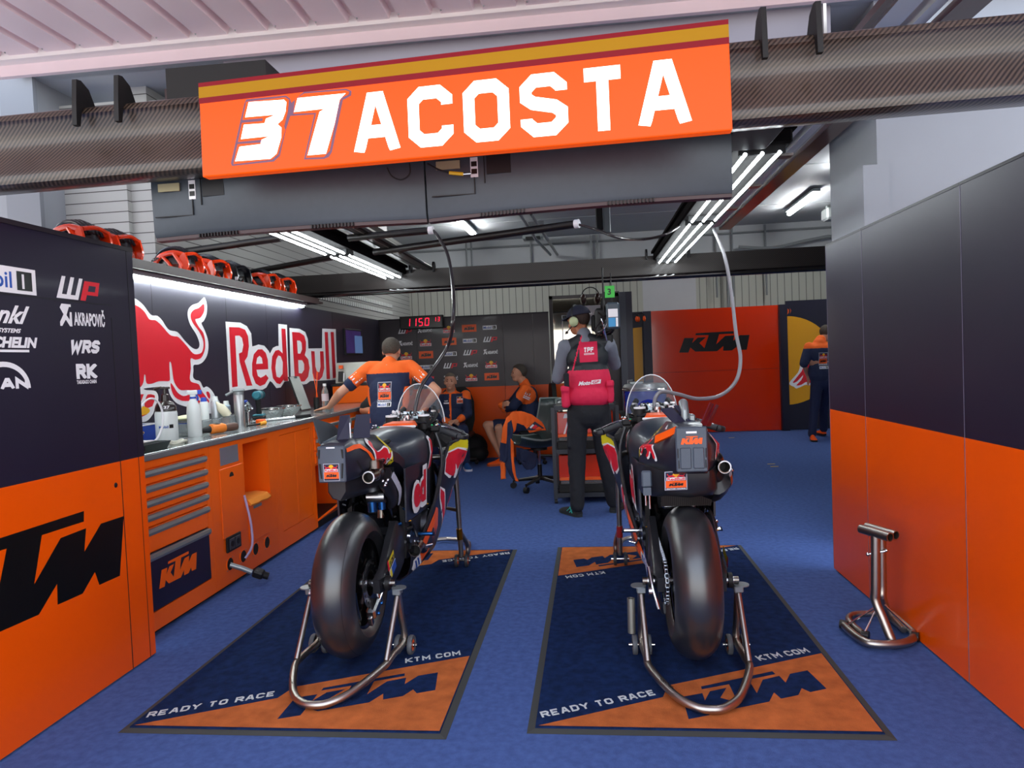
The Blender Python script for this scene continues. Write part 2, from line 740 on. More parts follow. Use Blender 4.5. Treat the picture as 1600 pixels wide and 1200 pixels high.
def logo_mobil(b, fn, box=True):
    b.use(C_WHITE).flat([rect(0, 0, 1, .30)], lay(fn, 0))
    b.use(C_BLUE)
    put_font(b, 'Mobil', lay(fn, 1), h=.19, width=.60, bold=.02, x=.05, y=.06)
    b.use(C_BLACK).flat([rect(.72, .04, .94, .26)], lay(fn, 1))
    b.use(C_WHITE)
    put_font(b, '1', lay(fn, 2), h=.17, bold=.03, x=.79, y=.065)


def logo_wp(b, fn):
    b.use(C_WHITE)
    W = [(0, 0), (.14, .36), (.22, .36), (.12, .07), (.22, .07), (.33, .36), (.41, .36), (.31, .07), (.41, .07), (.52, .36), (.60, .36), (.47, 0)]
    b.flat([W], lay(fn, 0))
    b.use(C_RED)
    b.flat([[(.52, 0), (.64, .33), (1.0, .33), (.94, .10), (.68, .10), (.64, 0)], ], lay(fn, 0))
    b.use(C_NAVY)
    b.flat([[(.70, .16), (.735, .26), (.90, .26), (.87, .16)]], lay(fn, 1))


def logo_akra(b, fn):
    b.use(C_WHITE)
    b.flat([[(.0, .0), (.04, .0), (.12, .10), (.20, 0), (.25, 0), (.25, .22), (.21, .22), (.20, .10), (.14, .17), (.20, .30), (.24, .30), (.24, .34), (.05, .34),
             (.01, .28), (.08, .18), (.0, .06)]], lay(fn, 0))
    put_font(b, 'AKRAPOVI\u010c', lay(fn, 0), h=.20, width=.70, bold=.05, x=.29, y=.03)
WORLD_S, EXPO = 3.2, 0.40
# ================================================================= surfaces of the place
M_CARPET = mat('carpet blue', '#4a6198', .95, spec=.1, vary=.16, vscale=30, bump=.5, bscale=420)
M_ORANGE = mat('panel orange', '#e85200', .32, spec=.3, coat=.05, vary=.03, vscale=2)
M_NAVYP = mat('panel navy', '#1b152a', .42, spec=.35, coat=.03, vary=.05, vscale=3)
M_EDGE = mat('panel edge', '#1b1620', .5)
M_WHITE_W = mat('white painted wall', '#c4c6ca', .6, vary=.03, vscale=2)
M_PIL = mat('grey white pillar paint', '#8f9398', .6, vary=.03, vscale=2)
M_CEIL = mat('grey ceiling', '#b0b5b8', .7, vary=.06, vscale=1.2)
M_SLAT = stripes('slatted side wall', '#a9aaa6', '#4c4a48', 'Z', 1 / .085, .09, .55)
M_CORR = stripes('corrugated back wall', '#b6b8ae', '#6a6c66', 'X', 1 / .13, .10, .5)
M_CONC = mat('pit lane concrete', '#c4bcb8', .9, vary=.1, vscale=3)  # unseen ground, colour lightened to bounce light onto door and screens
M_DKMET = mat('dark coated metal', '#191515', .35, metal=.3, spec=.6)
M_STEEL = mat('brushed steel tube', '#aea79f', .34, metal=1.0, vary=.05, vscale=20)
M_BLK = mat('matte black', '#0c0c0e', .55)
M_RUB = mat('rubber edge', '#3a3d3b', .8)

PX0, PY0, PXR = -2.19, 3.20, 1.50        # end of the left wall panel, right wall panel side

b = MB().bb(-7, 8, 1.2, 14.2, -.05, 0)
o = struct(b.build('floor', M_CARPET), 'blue carpet floor of the pit garage', 'floor')
b = MB().bb(-14, 14, -9, 1.2, -.07, -.012)
o = struct(b.build('floor', M_CONC), 'concrete apron before the blue carpet', 'floor')

# ceiling, back wall, side walls
b = MB()
b.use(M_CEIL).bb(-4.2, 6.2, 4.9, 13.9, 3.72, 3.85)
for y in (6.6, 9.2, 11.6):
    b.bb(-3.6, 6.2, y, y + .02, 3.712, 3.722)
struct(b.build('ceiling'), 'grey concrete ceiling of the garage', 'ceiling')
b = MB()
b.use(M_CORR).bb(-4.2, 1.15, 13.5, 13.7, 0, 2.95)
b.use(M_CEIL).bb(-4.2, 6.2, 13.5, 13.7, 2.95, 3.72)
b.use(M_WHITE_W).bb(1.15, 2.15, 13.5, 13.7, 0, 2.95)
b.use(M_CORR).bb(2.15, 6.2, 13.5, 13.7, 0, 2.95)
b.use(M_CEIL).bb(-4.2, 6.2, 13.35, 13.5, 3.25, 3.72)
struct(b.build('wall_back'), 'pale corrugated back wall under a grey upper band', 'wall')
b = MB()
b.use(M_SLAT).bb(-3.6, -3.42, 5.3, 13.5, 0, 3.72)
# two rows of perforations near the far end
struct(b.build('wall_left'), 'side wall of grey horizontal slats', 'wall')
b = MB()
M_PERF = stripes('perforated strip', '#dfe3df', '#7c807c', 'Y', 1 / .09, .35, .5)
b.use(M_PERF)
for z in (2.42, 2.30):
    b.bb(-3.42, -3.405, 7.0, 12.2, z, z + .06)
o = b.build('trim_1')
struct(o, 'two pale perforated strips along the slatted side wall', 'trim')
b = MB()
b.use(M_WHITE_W).bb(6.0, 6.2, 4.9, 13.5, 0, 3.72)
struct(b.build('wall_right'), 'white right wall of the garage', 'wall')

# front pillars between the pit boxes
b = MB()
b.use(M_PIL).bb(1.93, 2.10, 4.98, 5.6, 0, 2.62, )
b.bb(2.03, 5.4, 5.0, 5.9, 0, 4.6)
struct(b.build('wall_front_right'), 'white painted pillar beside the right panel', 'wall')
b = MB()
b.use(M_PIL).bb(-6.5, -4.14, 5.0, 5.9, 0, 4.4)
b.use(mat('pillar grey', '#7c8086', .6)).bb(-4.40, -4.12, 4.96, 5.0, 0, 4.4)
struct(b.build('wall_front_left'), 'white pillar with a grey edge beyond the left panel', 'wall')
b = MB()
b.use(M_SLAT).bb(-4.14, -3.6, 5.25, 5.35, 0, 3.6)
struct(b.build('wall_side_left'), 'slatted return beside the left pillar', 'wall')
b = MB()
b.use(mat('lintel grey', '#7c767c', .6, vary=.04, vscale=2)).bb(-2.6, 1.75, 5.0, 5.25, 3.12, 3.72)
b.bb(-2.6, 1.75, 4.93, 5.0, 3.12, 3.18)
struct(b.build('trim_2'), 'grey lintel box above the garage opening', 'trim')
b = MB()
b.use(M_CEIL).bb(-4.2, 6.2, 4.9, 5.05, 3.72, 4.6)
struct(b.build('wall_front'), 'wall above the garage opening', 'wall')
# wide rail profiles running into the garage on the right
b = MB()
b.use(mat('white rail', '#c9ccd0', .35, metal=.2)).bb(1.50, 1.62, 3.0, 9.0, 2.98, 3.06)
b.bb(1.66, 1.72, 3.0, 9.0, 2.96, 3.10)
b.use(mat('maroon rail', '#3c1a1c', .3, coat=.3)).bb(1.74, 1.88, 3.0, 9.0, 2.92, 2.96)
b.bb(1.44, 1.48, 3.0, 9.0, 2.98, 3.02)
for k in range(5):
    b.use(M_STEEL).bb(1.60, 1.72, 3.8 + k, 3.9 + k, 2.94, 2.985)
    if k: b.bb(1.65, 1.67, 3.84 + k, 3.86 + k, 3.05, 3.70)
tag(b.build('door_rail'), 'white and maroon door guide rail running into the garage on the right', 'rail')
b = MB()
b.use(mat('blue rail', '#1c2c62', .4)).bb(-2.62, -2.56, 4.55, 9.5, 3.35, 3.42)
b.use(mat('rail brown', '#4a3c3c', .4)).bb(-2.80, -2.68, 4.55, 9.5, 3.25, 3.36)
b.use(M_WHITE_W).bb(-3.4, -2.9, 5.3, 9.5, 3.55, 3.60)
for k in range(4):
    b.bb(-2.66, -2.64, 5.4 + k * 1.2, 5.44 + k * 1.2, 3.35, 3.72)
tag(b.build('door_rail'), 'blue and brown door guide rails on the left of the ceiling', 'rail')

# folded-up sheet metal door over the camera: rib profile across X, ribs run along Y
M_DOOR = mat('door sheet', '#f0d9db', .3, coat=.2, vary=.03, vscale=2)  # pink tint in the colour stands for reddish light bounced off the ground
b = MB()
b.use(M_DOOR)
prof = []
x = -6.2
while x < 3.4:
    prof += [(x, 3.60), (x + .185, 3.60), (x + .20, 3.645), (x + .235, 3.645), (x + .25, 3.60), (x + .27, 3.60)]
    x += .27
rings = [[(p[0], y, p[1]) for p in prof] for y in (.4, 1.4, 2.4, 3.4, 4.40)]
for i in range(len(rings) - 1):
    for k in range(len(prof) - 1):
        b.quad(rings[i][k], rings[i][k + 1], rings[i + 1][k + 1], rings[i + 1][k])
b.use(mat('door lip', '#efe6e2', .35)).bb(-6.2, 3.4, 4.38, 4.47, 3.575, 3.64)
b.use(M_DOOR).bb(-6.2, 3.4, 4.46, 4.50, 3.50, 3.66)
b.use(mat('door screw', '#8a8a8a', .3, metal=1))
x = -6.2
while x < 3.4:
    b.ball((x + .26, 4.33, 3.598), .006, 6, 4)
    x += .27
o = b.build('garage_door', smooth=20)
tag(o, 'raised white sheet metal garage door with pressed ribs overhead', 'garage door')

# ---------------------------------------------------------------- left wall panel (sponsor side)
TOPZ, SPL = 2.005, 1.000 * 1.0
zS = mx(222, 713, PX0).z
t = thing('partition_panel', 'navy and orange pit wall panel with white sponsor logos and big black lettering', 'partition', (PX0, 1.9, 0))
M_GREY = mat('seam line', '#0b0a10', .5)


def two_tone(name, x0, x1, y0, y1, z0, zs, z1, par, orange=None):
    b = MB()
    b.use(orange or M_ORANGE).bb(x0, x1, y0, y1, z0, zs)
    b.use(M_NAVYP).bb(x0, x1, y0, y1, zs, z1)
    return b.build(name, parent=par, W=True, smooth=0)


two_tone('panel_board', PX0 - .05, PX0, .6, PY0, .012, zS, TOPZ, t)
b = MB()
b.use(M_GREY)
ys = mx(180, 600, PX0).y
b.bb(PX0 - .001, PX0 + .0012, ys + .0, ys + .004, .012, TOPZ - .33)
zt = mx(100, 470, PX0).z
b.bb(PX0 - .001, PX0 + .0012, .6, ys, zt, zt + .004)
ye = mx(206, 600, PX0).y
b.bb(PX0 - .001, PX0 + .0012, PY0 - .045, PY0 - .042, .012, TOPZ)
b.ball((PX0, mx(181, 758, PX0).y, mx(181, 758, PX0).z), (.003, .012, .012), 12, 8)
b.build('panel_seam', parent=t, W=True, smooth=0)
b = MB()
b.use(M_EDGE).bb(PX0 - .052, PX0 + .004, .6, PY0 + .002, TOPZ, TOPZ + .02)
b.bb(PX0 - .05, PX0 - .001, PY0, PY0 + .004, zS, TOPZ)
b.build('top_trim', parent=t, W=True, smooth=0)


def pan(zx, zy, x=PX0):
    return mx(zx, zy, x)


def side_fn(y0, z0, s=1.0, x=PX0, dirn=1):
    return plane_fn((x, y0, z0), (0, s * dirn, 0), (0, 0, s), .0009) if dirn > 0 else None


# big black lettering low on the panel
p0 = pan(0, 925)
pL = pan(190, 848)
zb = .315
a = pan(192, 790)
w = (a.y - 1.95)
f = plane_fn((PX0, 0, 0), (0, 1, 0), (0, 0, 1), .0009)
# right top corner of the M at (192,789), its foot at (187,850)
mt, mb_ = pan(192, 789), pan(187, 850)
Wd = (mt.z - mb_.z) / (.264 - .0) * 1.0
Wd = 1.16
f = plane_fn((PX0, mt.y - Wd, mt.z - .30 * Wd * .98 + .02), (0, 1, 0), (0, 0, 1), .0009)
b = MB()
b.use(C_BLACK).flat([[(p[0] * Wd, p[1] * Wd * 1.0) for p in KTM]], lay(f, 0))
b.build('logo', parent=t, W=True, smooth=0)


def decal(par, fnlogo, y0, z0, s, x=PX0, name='logo', W=True):
    b = MB()
    fnlogo(b, sub(plane_fn((x, y0, z0), (0, 1, 0), (0, 0, 1), .0009), 0, 0, s))
    return b.build(name, parent=par, W=W, smooth=0)


def txtlogo(s, h, bold=.05, shear=.0, width=None, colr=None):
    def f(b, fn):
        b.use(colr or C_WHITE)
        put_font(b, s, lay(fn, 0), h=h, bold=bold, shear=shear, width=width)
    return f


q = pan(57, 462)
decal(t, logo_mobil, q.y - .34, q.z + .0, .34)
q0, q1 = pan(88, 465), pan(158, 468)
decal(t, logo_wp, q0.y, q0.z, (q1.y - q0.y) * .98)


def logo_rankl(b, fn):
    b.use(C_WHITE)
    put_font(b, 'Pankl', lay(fn, 0), h=.26, width=.98, bold=.04, shear=.5)
    put_font(b, 'RACING SYSTEMS', lay(fn, 0), h=.06, width=.80, bold=.05, shear=.4, y=-.14)


q = pan(46, 506)
decal(t, logo_rankl, q.y - .26, q.z - .0, .27)
q0, q1 = pan(94, 509), pan(165, 514)
decal(t, logo_akra, q0.y, q0.z, q1.y - q0.y)


def logo_mich(b, fn):
    b.use(C_WHITE)
    put_font(b, 'MICHELIN', lay(fn, 0), h=.14, width=1.0, bold=.07, shear=.25)
    b.flat([rect(0, -.07, .84, -.035)], lay(fn, 0))


q = pan(59, 543)
decal(t, logo_mich, q.y - .28, q.z, .28)
q0, q1 = pan(108, 552), pan(158, 552)


def logo_wrs(b, fn):
    b.use(C_WHITE)
    p, w = stroke_text('WRS', .30, .27, .085, .02, .3)
    b.flat([[(x / (w + .09), y) for x, y in P] for P in p], lay(fn, 0))


decal(t, logo_wrs, q0.y, q0.z, q1.y - q0.y)


def logo_man(b, fn):
    b.use(C_WHITE)
    arc = ngon(.5, .0, .5, 24, .42, 0, PI) + ngon(.5, .0, .42, 24, .34, 0, PI)[::-1]
    b.flat([arc], lay(fn, 0))
    p, w = stroke_text('MAN', .17, .24, .06, .03)
    b.flat([[(.12 + x, .0 + y) for x, y in P] for P in p], lay(fn, 0))


q = pan(48, 606)
decal(t, logo_man, q.y - .25, q.z, .25)


def logo_rk(b, fn):
    b.use(C_WHITE)
    p, w = stroke_text('RK', .50, .44, .15, .04)
    b.flat([[(x, .16 + y) for x, y in P] for P in p], lay(fn, 0))
    put_font(b, 'TAKASAGO CHAIN', lay(fn, 0), h=.12, width=.92, bold=.05)


q0, q1 = pan(120, 600), pan(155, 600)
decal(t, logo_rk, q0.y, q0.z, (q1.y - q0.y) * .95)

# ---------------------------------------------------------------- right wall panels (three boards)
zR = mx(1292, 638, PXR).z
yy = [4.47, mx(1352, 640, PXR).y, mx(1506, 640, PXR).y, .6]
labs = ['narrow navy and orange wall panel at the far end of the right side', 'middle navy and orange wall panel behind the spare steel stand',
        'near navy and orange wall panel at the right edge']
for k in range(3):
    t = thing('partition_panel', labs[k], 'partition', (PXR, (yy[k] + yy[k + 1]) / 2, 0), group='right hand wall panels')
    two_tone('panel_board', PXR, PXR + .05, yy[k + 1] + .001, yy[k] - .001, .012, zR, TOPZ + .01, t)
    b = MB().use(mat('pale seam', '#6a6478', .4, metal=.3)).bb(PXR - .0015, PXR + .001, yy[k] - .004, yy[k] - .001, .012, TOPZ + .01)
    b.use(M_EDGE).bb(PXR - .002, PXR + .052, yy[k + 1] + .001, yy[k] - .001, TOPZ + .01, TOPZ + .022)
    b.build('panel_seam', parent=t, W=True, smooth=0)

# ---------------------------------------------------------------- floor tape marks
M_TAPE = mat('yellow tape', '#c9a83c', .6)
for (x, y, lab) in ((1143, 684, 'small yellow tape mark before the red lettered panel'), (1205, 725, 'upper yellow tape mark of the pair on the carpet'), (1210, 729, 'lower yellow tape mark of the pair on the carpet')):
    p = mz(x, y, .001)
    o = MB().use(M_TAPE).box((0, 0, .001), (.09, .03, .002)).build('tape_mark', smooth=0)
    o.location = p
    tag(o, lab, 'tape', group='yellow tape marks on the carpet')

# ---------------------------------------------------------------- logo mats
M_MATN = mat('mat pile navy', '#172a50', .95, spec=.1, vary=.3, vscale=25, bump=.6, bscale=350)
M_MATO = mat('mat pile orange', '#c06a38', .95, spec=.1, vary=.2, vscale=14, bump=.6, bscale=350)
M_MATW = mat('mat pile white', '#c3cbcc', .95, spec=.1, vary=.1, vscale=60)
MW_, ML_ = 1.255, 2.49


def make_mat(x, y, rz, label):
    t = thing('floor_mat', label, 'mat', (x, y, 0), rz, 'orange and navy logo mats')
    b = MB().use(M_RUB)
    b.add([(-.03, -.03, .001), (MW_ + .03, -.03, .001), (MW_ + .03, ML_ + .03, .001), (-.03, ML_ + .03, .001), (0, 0, .006), (MW_, 0, .006), (MW_, ML_, .006), (0, ML_, .006)],
          [(0, 1, 5, 4), (1, 2, 6, 5), (2, 3, 7, 6), (3, 0, 4, 7), (0, 3, 2, 1)])
    b.build('rubber_border', parent=t, smooth=0)
    b = MB().use(M_MATN).bb(0, MW_, 0, ML_, .001, .010)
    for s in (0, 1):
        def fn(u, v, k=0, s=s):
            return V((MW_ - u, ML_ - v, .0104 + .0003 * k)) if s else V((u, v, .0104 + .0003 * k))
        b.use(M_MATO).flat([[(.012, .012), (MW_ - .004, .012), (MW_ - .004, .672), (.53, .345), (.50, .245)]], lay(fn, 0))
        b.use(M_MATN)
        b.flat([[(.578 + .612 * p[0] - .227 * p[1], .075 + .268 * p[0] + .667 * p[1]) for p in KTM]], lay(fn, 1))
        b.use(M_MATW)
        for (txt, ox, oy, ang, h, wid) in (('READY TO RACE', .022, .068, 23.2, .046, .495), ('KTM.COM', .962, .588, 20.6, .050, .262)):
            P, w = stroke_text(txt, 1, .95, .24, .22, .12)
            kx = wid / w
            ca, sa = math.cos(rad(ang)), math.sin(rad(ang))
            b.flat([[(ox + (u * kx) * ca - v * h * sa, oy + (u * kx) * sa + v * h * ca) for u, v in p] for p in P], lay(fn, 1))
    b.build('pile', parent=t, smooth=0)
    return t


make_mat(-1.852, 2.515, rad(-.4), 'orange and navy logo mat under the motorcycle nearer the workbench')
make_mat(-.240, 2.555, rad(-.4), 'orange and navy logo mat under the motorcycle nearer the right panels')
# ================================================================= workbench along the left side
BX = -2.34                    # front faces
BD = -2.94                    # back board face
BB = -2.94
WT = .985
M_CABO = mat('cabinet orange', '#f0620c', .38, spec=.35, coat=.08)
M_HND = mat('drawer handle grey', '#8c9496', .35, metal=.6)
M_TOPS = mat('steel worktop', '#b9c2c2', .22, metal=.85, vary=.06, vscale=5)
M_TOPE = mat('worktop edge', '#7c8084', .4, metal=.5)
M_GAP = mat('dark recess', '#140d0a', .7)


def fx(y0, z0, s=1.0):
    return sub(plane_fn((BX, y0, z0), (0, 1, 0), (0, 0, 1), .0009), 0, 0, s)


# drawer cabinet
t = thing('drawer_cabinet', 'orange drawer cabinet with grey handle strips and dark logo drawer', 'cabinet', (-2.64, 3.63, 0))
b = MB().use(M_CABO).bb(BB + .004, BX - .02, 3.215, 4.045, .03, .945)
b.bb(BX - .02, BX, 3.215, 4.045, .03, .13).bb(BX - .02, BX, 4.0, 4.045, .13, .945).bb(BX - .02, BX, 3.215, 3.25, .13, .945).bb(BX - .02, BX, 3.25, 4.0, .905, .945)
b.use(M_BLK).bb(BB + .004, BX - .04, 3.215, 4.045, .0, .03)
b.build('body', parent=t, W=True, smooth=0)
zs = [(.822, .898), (.744, .816), (.668, .738), (.592, .662), (.455, .586), (.135, .449)]
for i, (z0, z1) in enumerate(zs):
    big = i == 5
    b = MB().use(M_CABO if not big else C_NAVY).bb(BX - .018, BX + .002, 3.255, 3.996, z0, z1 - .002, bev=.003)
    if big:
        logo_ktm(b, sub(plane_fn((BX + .002, 3.40, .175), (0, 1, 0), (0, 0, 1), .0009), 0, 0, .52), box=False, clet=M_CABO)
    d = b.build('drawer', parent=t, W=True, smooth=0)
    hz = z1 - .02
    b = MB().use(M_HND)
    b.loft([[(BX + .002, y, hz + .016), (BX + .016, y, hz + .012), (BX + .020, y, hz - .004), (BX + .012, y, hz - .020), (BX + .002, y, hz - .022)] for y in (3.256, 3.995)])
    b.build('handle', parent=d, W=True, smooth=40)

# cabinet with towel slot, open niche, sockets and cable holes
t = thing('service_cabinet', 'orange cabinet with towel slot, open niche and four round cable holes', 'cabinet', (-2.64, 4.50, 0))
b = MB().use(M_CABO)
Y0, Y1 = 4.047, 4.935
nl, nr, nb, nt_ = 4.47, 4.84, .50, .905
b.bb(BB + .004, BX, Y0, nl - .0, .03, .62).bb(BB + .004, BX, Y0, nl, .62, .945)
b.bb(BB + .004, BX, nr, Y1, .03, .945).bb(BB + .004, BX, nl, nr, .03, nb).bb(BB + .004, BX, nl, nr, nt_, .945).bb(BB + .004, BX - .30, nl, nr, nb, nt_)
b.bb(BX, BX + .006, nl + .02, nr - .02, .22, nb - .03, bev=.003)
b.bb(BX, BX + .006, 4.15, 4.44, .33, .78, bev=.003)
b.use(M_BLK).bb(BB + .004, BX - .04, Y0, Y1, .0, .03)
b.build('body', parent=t, W=True, smooth=0)
b = MB().use(mat('clear window', '#75757e', .12, metal=.0, coat=.6)).bb(BX, BX + .004, 4.17, 4.40, .80, .915, bev=.002)
b.build('window_pane', parent=t, W=True, smooth=0)
b = MB().use(M_GAP)
b.flat([ngon(0, 0, .028, 12, .03, 0, PI)], lay(plane_fn((BX + .007, 4.29, .715), (0, 1, 0), (0, 0, 1)), 0))
b.build('finger_slot', parent=t, W=True, smooth=0)
b = MB().use(M_BLK).bb(BX, BX + .014, 4.18, 4.36, .235, .335, bev=.004)
b.use(mat('socket grey', '#3a3a40', .4)).bb(BX + .012, BX + .02, 4.20, 4.265, .25, .32, bev=.004).bb(BX + .012, BX + .02, 4.275, 4.34, .25, .32, bev=.004)
b.use(M_BLK).cyl((BX + .018, 4.232, .285), (BX + .022, 4.232, .285), .02, n=14).cyl((BX + .018, 4.307, .285), (BX + .022, 4.307, .285), .02, n=14)
b.build('power_socket', parent=t, W=True)
for i in range(4):
    y = 4.22 + i * .175
    b = MB().use(M_GAP).cyl((BX, y, .155), (BX + .002, y, .155), .040, n=24)
    b.use(M_CABO).lathe([(.040, 0), (.040, .004), (.045, .004), (.045, 0)], (BX, y, .155), 'X', 24)
    b.use(M_STEEL)
    for a in (.8, 2.35, 3.9, 5.5):
        b.ball((BX + .002, y + .052 * math.cos(a), .155 + .052 * math.sin(a)), .004, 6, 4)
    b.build('cable_hole', parent=t, W=True)
b = MB().use(M_HND).bb(BX + .006, BX + .010, 4.56, 4.68, .44, .462, bev=.004)
b.build('pull_plate', parent=t, W=True)

# double door cabinet
t = thing('door_cabinet', 'plain orange double door cabinet beside the open niche', 'cabinet', (-2.64, 5.3, 0))
b = MB().use(M_CABO).bb(BB + .004, BX - .012, 4.937, 5.66, .03, .945).bb(BX - .012, BX, 4.937, 5.66, .03, .16)
b.bb(BX - .012, BX, 4.937, 5.03, .16, .945).bb(BX - .012, BX, 5.62, 5.66, .16, .945).bb(BX - .012, BX, 5.03, 5.62, .90, .945)
b.use(M_BLK).bb(BB + .004, BX - .04, 4.937, 5.66, 0, .03)
b.build('body', parent=t, W=True, smooth=0)
for (a, c) in ((5.034, 5.324), (5.327, 5.617)):
    MB().use(M_CABO).bb(BX - .012, BX - .001, a, c, .163, .896, bev=.002).build('door', parent=t, W=True, smooth=0)

# cabinet with open flap and further drawers
t = thing('flap_cabinet', 'orange cabinet with an open lower flap behind the motorcycle', 'cabinet', (-2.64, 6.0, 0))
b = MB().use(M_CABO).bb(BB + .004, BX, 5.662, 6.40, .56, .945).bb(BB + .004, BX - .35, 5.662, 6.40, .03, .56).bb(BX - .35, BX, 6.36, 6.40, .03, .56).bb(BX - .35, BX, 5.662, 5.70, .03, .56)
b.use(M_BLK).bb(BB + .004, BX - .04, 5.662, 6.40, 0, .03).bb(BX - .35, BX - .02, 5.70, 6.36, .03, .10)
b.build('body', parent=t, W=True, smooth=0)
b = MB().use(M_CABO).add([(BX, 5.70, .10), (BX, 6.36, .10), (BX + .22, 6.36, .26), (BX + .22, 5.70, .26), (BX, 5.70, .08), (BX, 6.36, .08), (BX + .225, 6.36, .24), (BX + .225, 5.70, .24)],
    [(0, 1, 2, 3), (4, 7, 6, 5), (0, 4, 5, 1), (2, 6, 7, 3), (1, 5, 6, 2), (0, 3, 7, 4)])
b.build('flap', parent=t, W=True, smooth=0)
for z0, z1 in ((.80, .90), (.69, .79), (.58, .68)):
    d = MB().use(M_CABO).bb(BX, BX + .012, 5.70, 6.36, z0, z1, bev=.003).build('drawer', parent=t, W=True, smooth=0)
    MB().use(M_HND).bb(BX + .012, BX + .03, 5.71, 6.35, z1 - .035, z1 - .005, bev=.004).build('handle', parent=d, W=True, smooth=0)
t = thing('drawer_cabinet', 'far orange drawer cabinet behind the mechanic', 'cabinet', (-2.64, 7.3, 0))
b = MB().use(M_CABO).bb(BB + .004, BX, 6.402, 8.05, .03, .945).use(M_BLK).bb(BB + .004, BX - .04, 6.402, 8.05, 0, .03)
b.build('body', parent=t, W=True, smooth=0)
for z0, z1 in ((.80, .90), (.69, .79), (.58, .68), (.40, .57), (.15, .39)):
    d = MB().use(M_CABO).bb(BX, BX + .012, 6.45, 7.3, z0, z1, bev=.003).build('drawer', parent=t, W=True, smooth=0)
    MB().use(M_HND).bb(BX + .012, BX + .03, 6.46, 7.29, z1 - .035, z1 - .005, bev=.004).build('handle', parent=d, W=True, smooth=0)

b = MB().use(M_TOPS).bb(BB + .004, BX + .015, 3.21, 8.07, .972, WT, bev=.002)
b.use(M_TOPE).bb(BX - .02, BX + .018, 3.21, 8.07, .945, .980, bev=.004)
b.use(M_TOPE).bb(BB + .004, BX - .02, 3.21, 8.07, .945, .972)
o = b.build('worktop', smooth=0)
base_at(o, (-2.64, 5.7, .945))
tag(o, 'long brushed steel worktop over the orange cabinets', 'worktop')

# ---------------------------------------------------------------- back board with the big emblem
t = thing('back_board', 'dark navy back board behind the workbench with big red and white emblem', 'board', (BB, 6.5, 0))
TB = 2.055
M_BOARD = mat('board navy', '#231f30', .42, coat=.08)
b = MB().use(M_BOARD).bb(BB - .05, BB, 3.21, 9.75, 0, TB)
b.use(M_EDGE)
for (px) in (240, 355, 417, 441, 520):
    y = mx(px, 520, BB).y
    b.bb(BB, BB + .001, y, y + .004, 1.0, TB)
b.build('board_panel', parent=t, W=True, smooth=0)


def ztr(zx, zy, ox, oy, s, x=BB):
    p = mx(ox + zx / s, oy + zy / s, x)
    return (p.y, p.z)


BF = plane_fn((BB, 0, 0), (0, 1, 0), (0, 0, 1), .0012)
Z4 = lambda L: [ztr(x, y, 200, 440, 5.453) for x, y in L]
white = [(-40, 90), (20, 130), (70, 150), (130, 200), (175, 262), (205, 288), (250, 292), (290, 330), (320, 378), (355, 415), (420, 430), (480, 500), (540, 560), (580, 576), (603, 560), (606, 520),
         (580, 450), (530, 370), (508, 300), (512, 240), (545, 200), (600, 180), (645, 135), (662, 160), (672, 210), (668, 280), (645, 335), (625, 355), (650, 410),
         (678, 490), (684, 560), (672, 630), (640, 682), (600, 706), (558, 712), (556, 760), (553, 812), (575, 838), (612, 850), (640, 903), (668, 893), (702, 915),
         (730, 955), (757, 1010), (768, 1060), (755, 1110), (700, 1125), (600, 1105), (540, 1080), (480, 1062), (420, 1040), (378, 1000), (350, 950), (330, 900), (240, 898), (150, 908),
         (132, 915), (160, 925), (225, 930), (252, 960), (256, 1010), (230, 1060), (215, 1120), (170, 1180), (110, 1200), (-40, 1200)]
redm = [(-40, 170), (22, 186), (90, 215), (140, 260), (175, 318), (205, 328), (235, 332), (285, 375), (350, 450), (390, 466), (430, 475), (500, 550), (550, 610), (590, 619), (626, 602), (641, 550),
        (635, 490), (600, 420), (555, 360), (533, 310), (535, 270), (560, 240), (600, 225), (643, 190), (647, 250), (620, 300), (598, 314), (570, 325), (600, 385),
        (640, 440), (655, 520), (650, 590), (620, 650), (570, 665), (531, 655), (533, 740), (524, 820), (540, 856), (600, 875), (625, 930), (665, 985), (690, 1020), (672, 1042),
        (630, 1015), (590, 965), (520, 925), (450, 925), (410, 890), (385, 830), (366, 700), (350, 692), (354, 800), (350, 845), (300, 848), (255, 850), (200, 870), (155, 865), (146, 800), (136, 796), (128, 860),
        (88, 908), (-40, 915)]
red2 = [(360, 866), (380, 884), (420, 945), (470, 975), (520, 966), (575, 985), (610, 1018), (625, 1050), (590, 1052), (540, 1018), (462, 1016), (400, 985), (370, 930)]
red3 = [(-40, 960), (132, 960), (105, 1030), (96, 1062), (-40, 1062)]
red4 = [(165, 962), (215, 965), (226, 985), (205, 1062), (140, 1072), (145, 1010)]
red5 = [(665, 940), (685, 940), (698, 970), (692, 1000), (672, 975)]
red6 = [(60, 1120), (150, 1110), (160, 1130), (120, 1150), (60, 1150)]
b = MB()
b.use(C_WHITE).flat([sm2(Z4(white), 3)], lay(BF, 0))
b.use(C_RED).flat([sm2(Z4(redm), 3), sm2(Z4(red2), 3), Z4(red3), sm2(Z4(red4), 2), sm2(Z4(red5), 2), Z4(red6)], lay(BF, 1))
b.use(C_YEL).flat([sm2(Z4([(60, 1055), (120, 1060), (170, 1080), (182, 1105), (150, 1130), (60, 1140)]), 3)], lay(BF, 2))
b.build('emblem', parent=t, W=True, smooth=0)

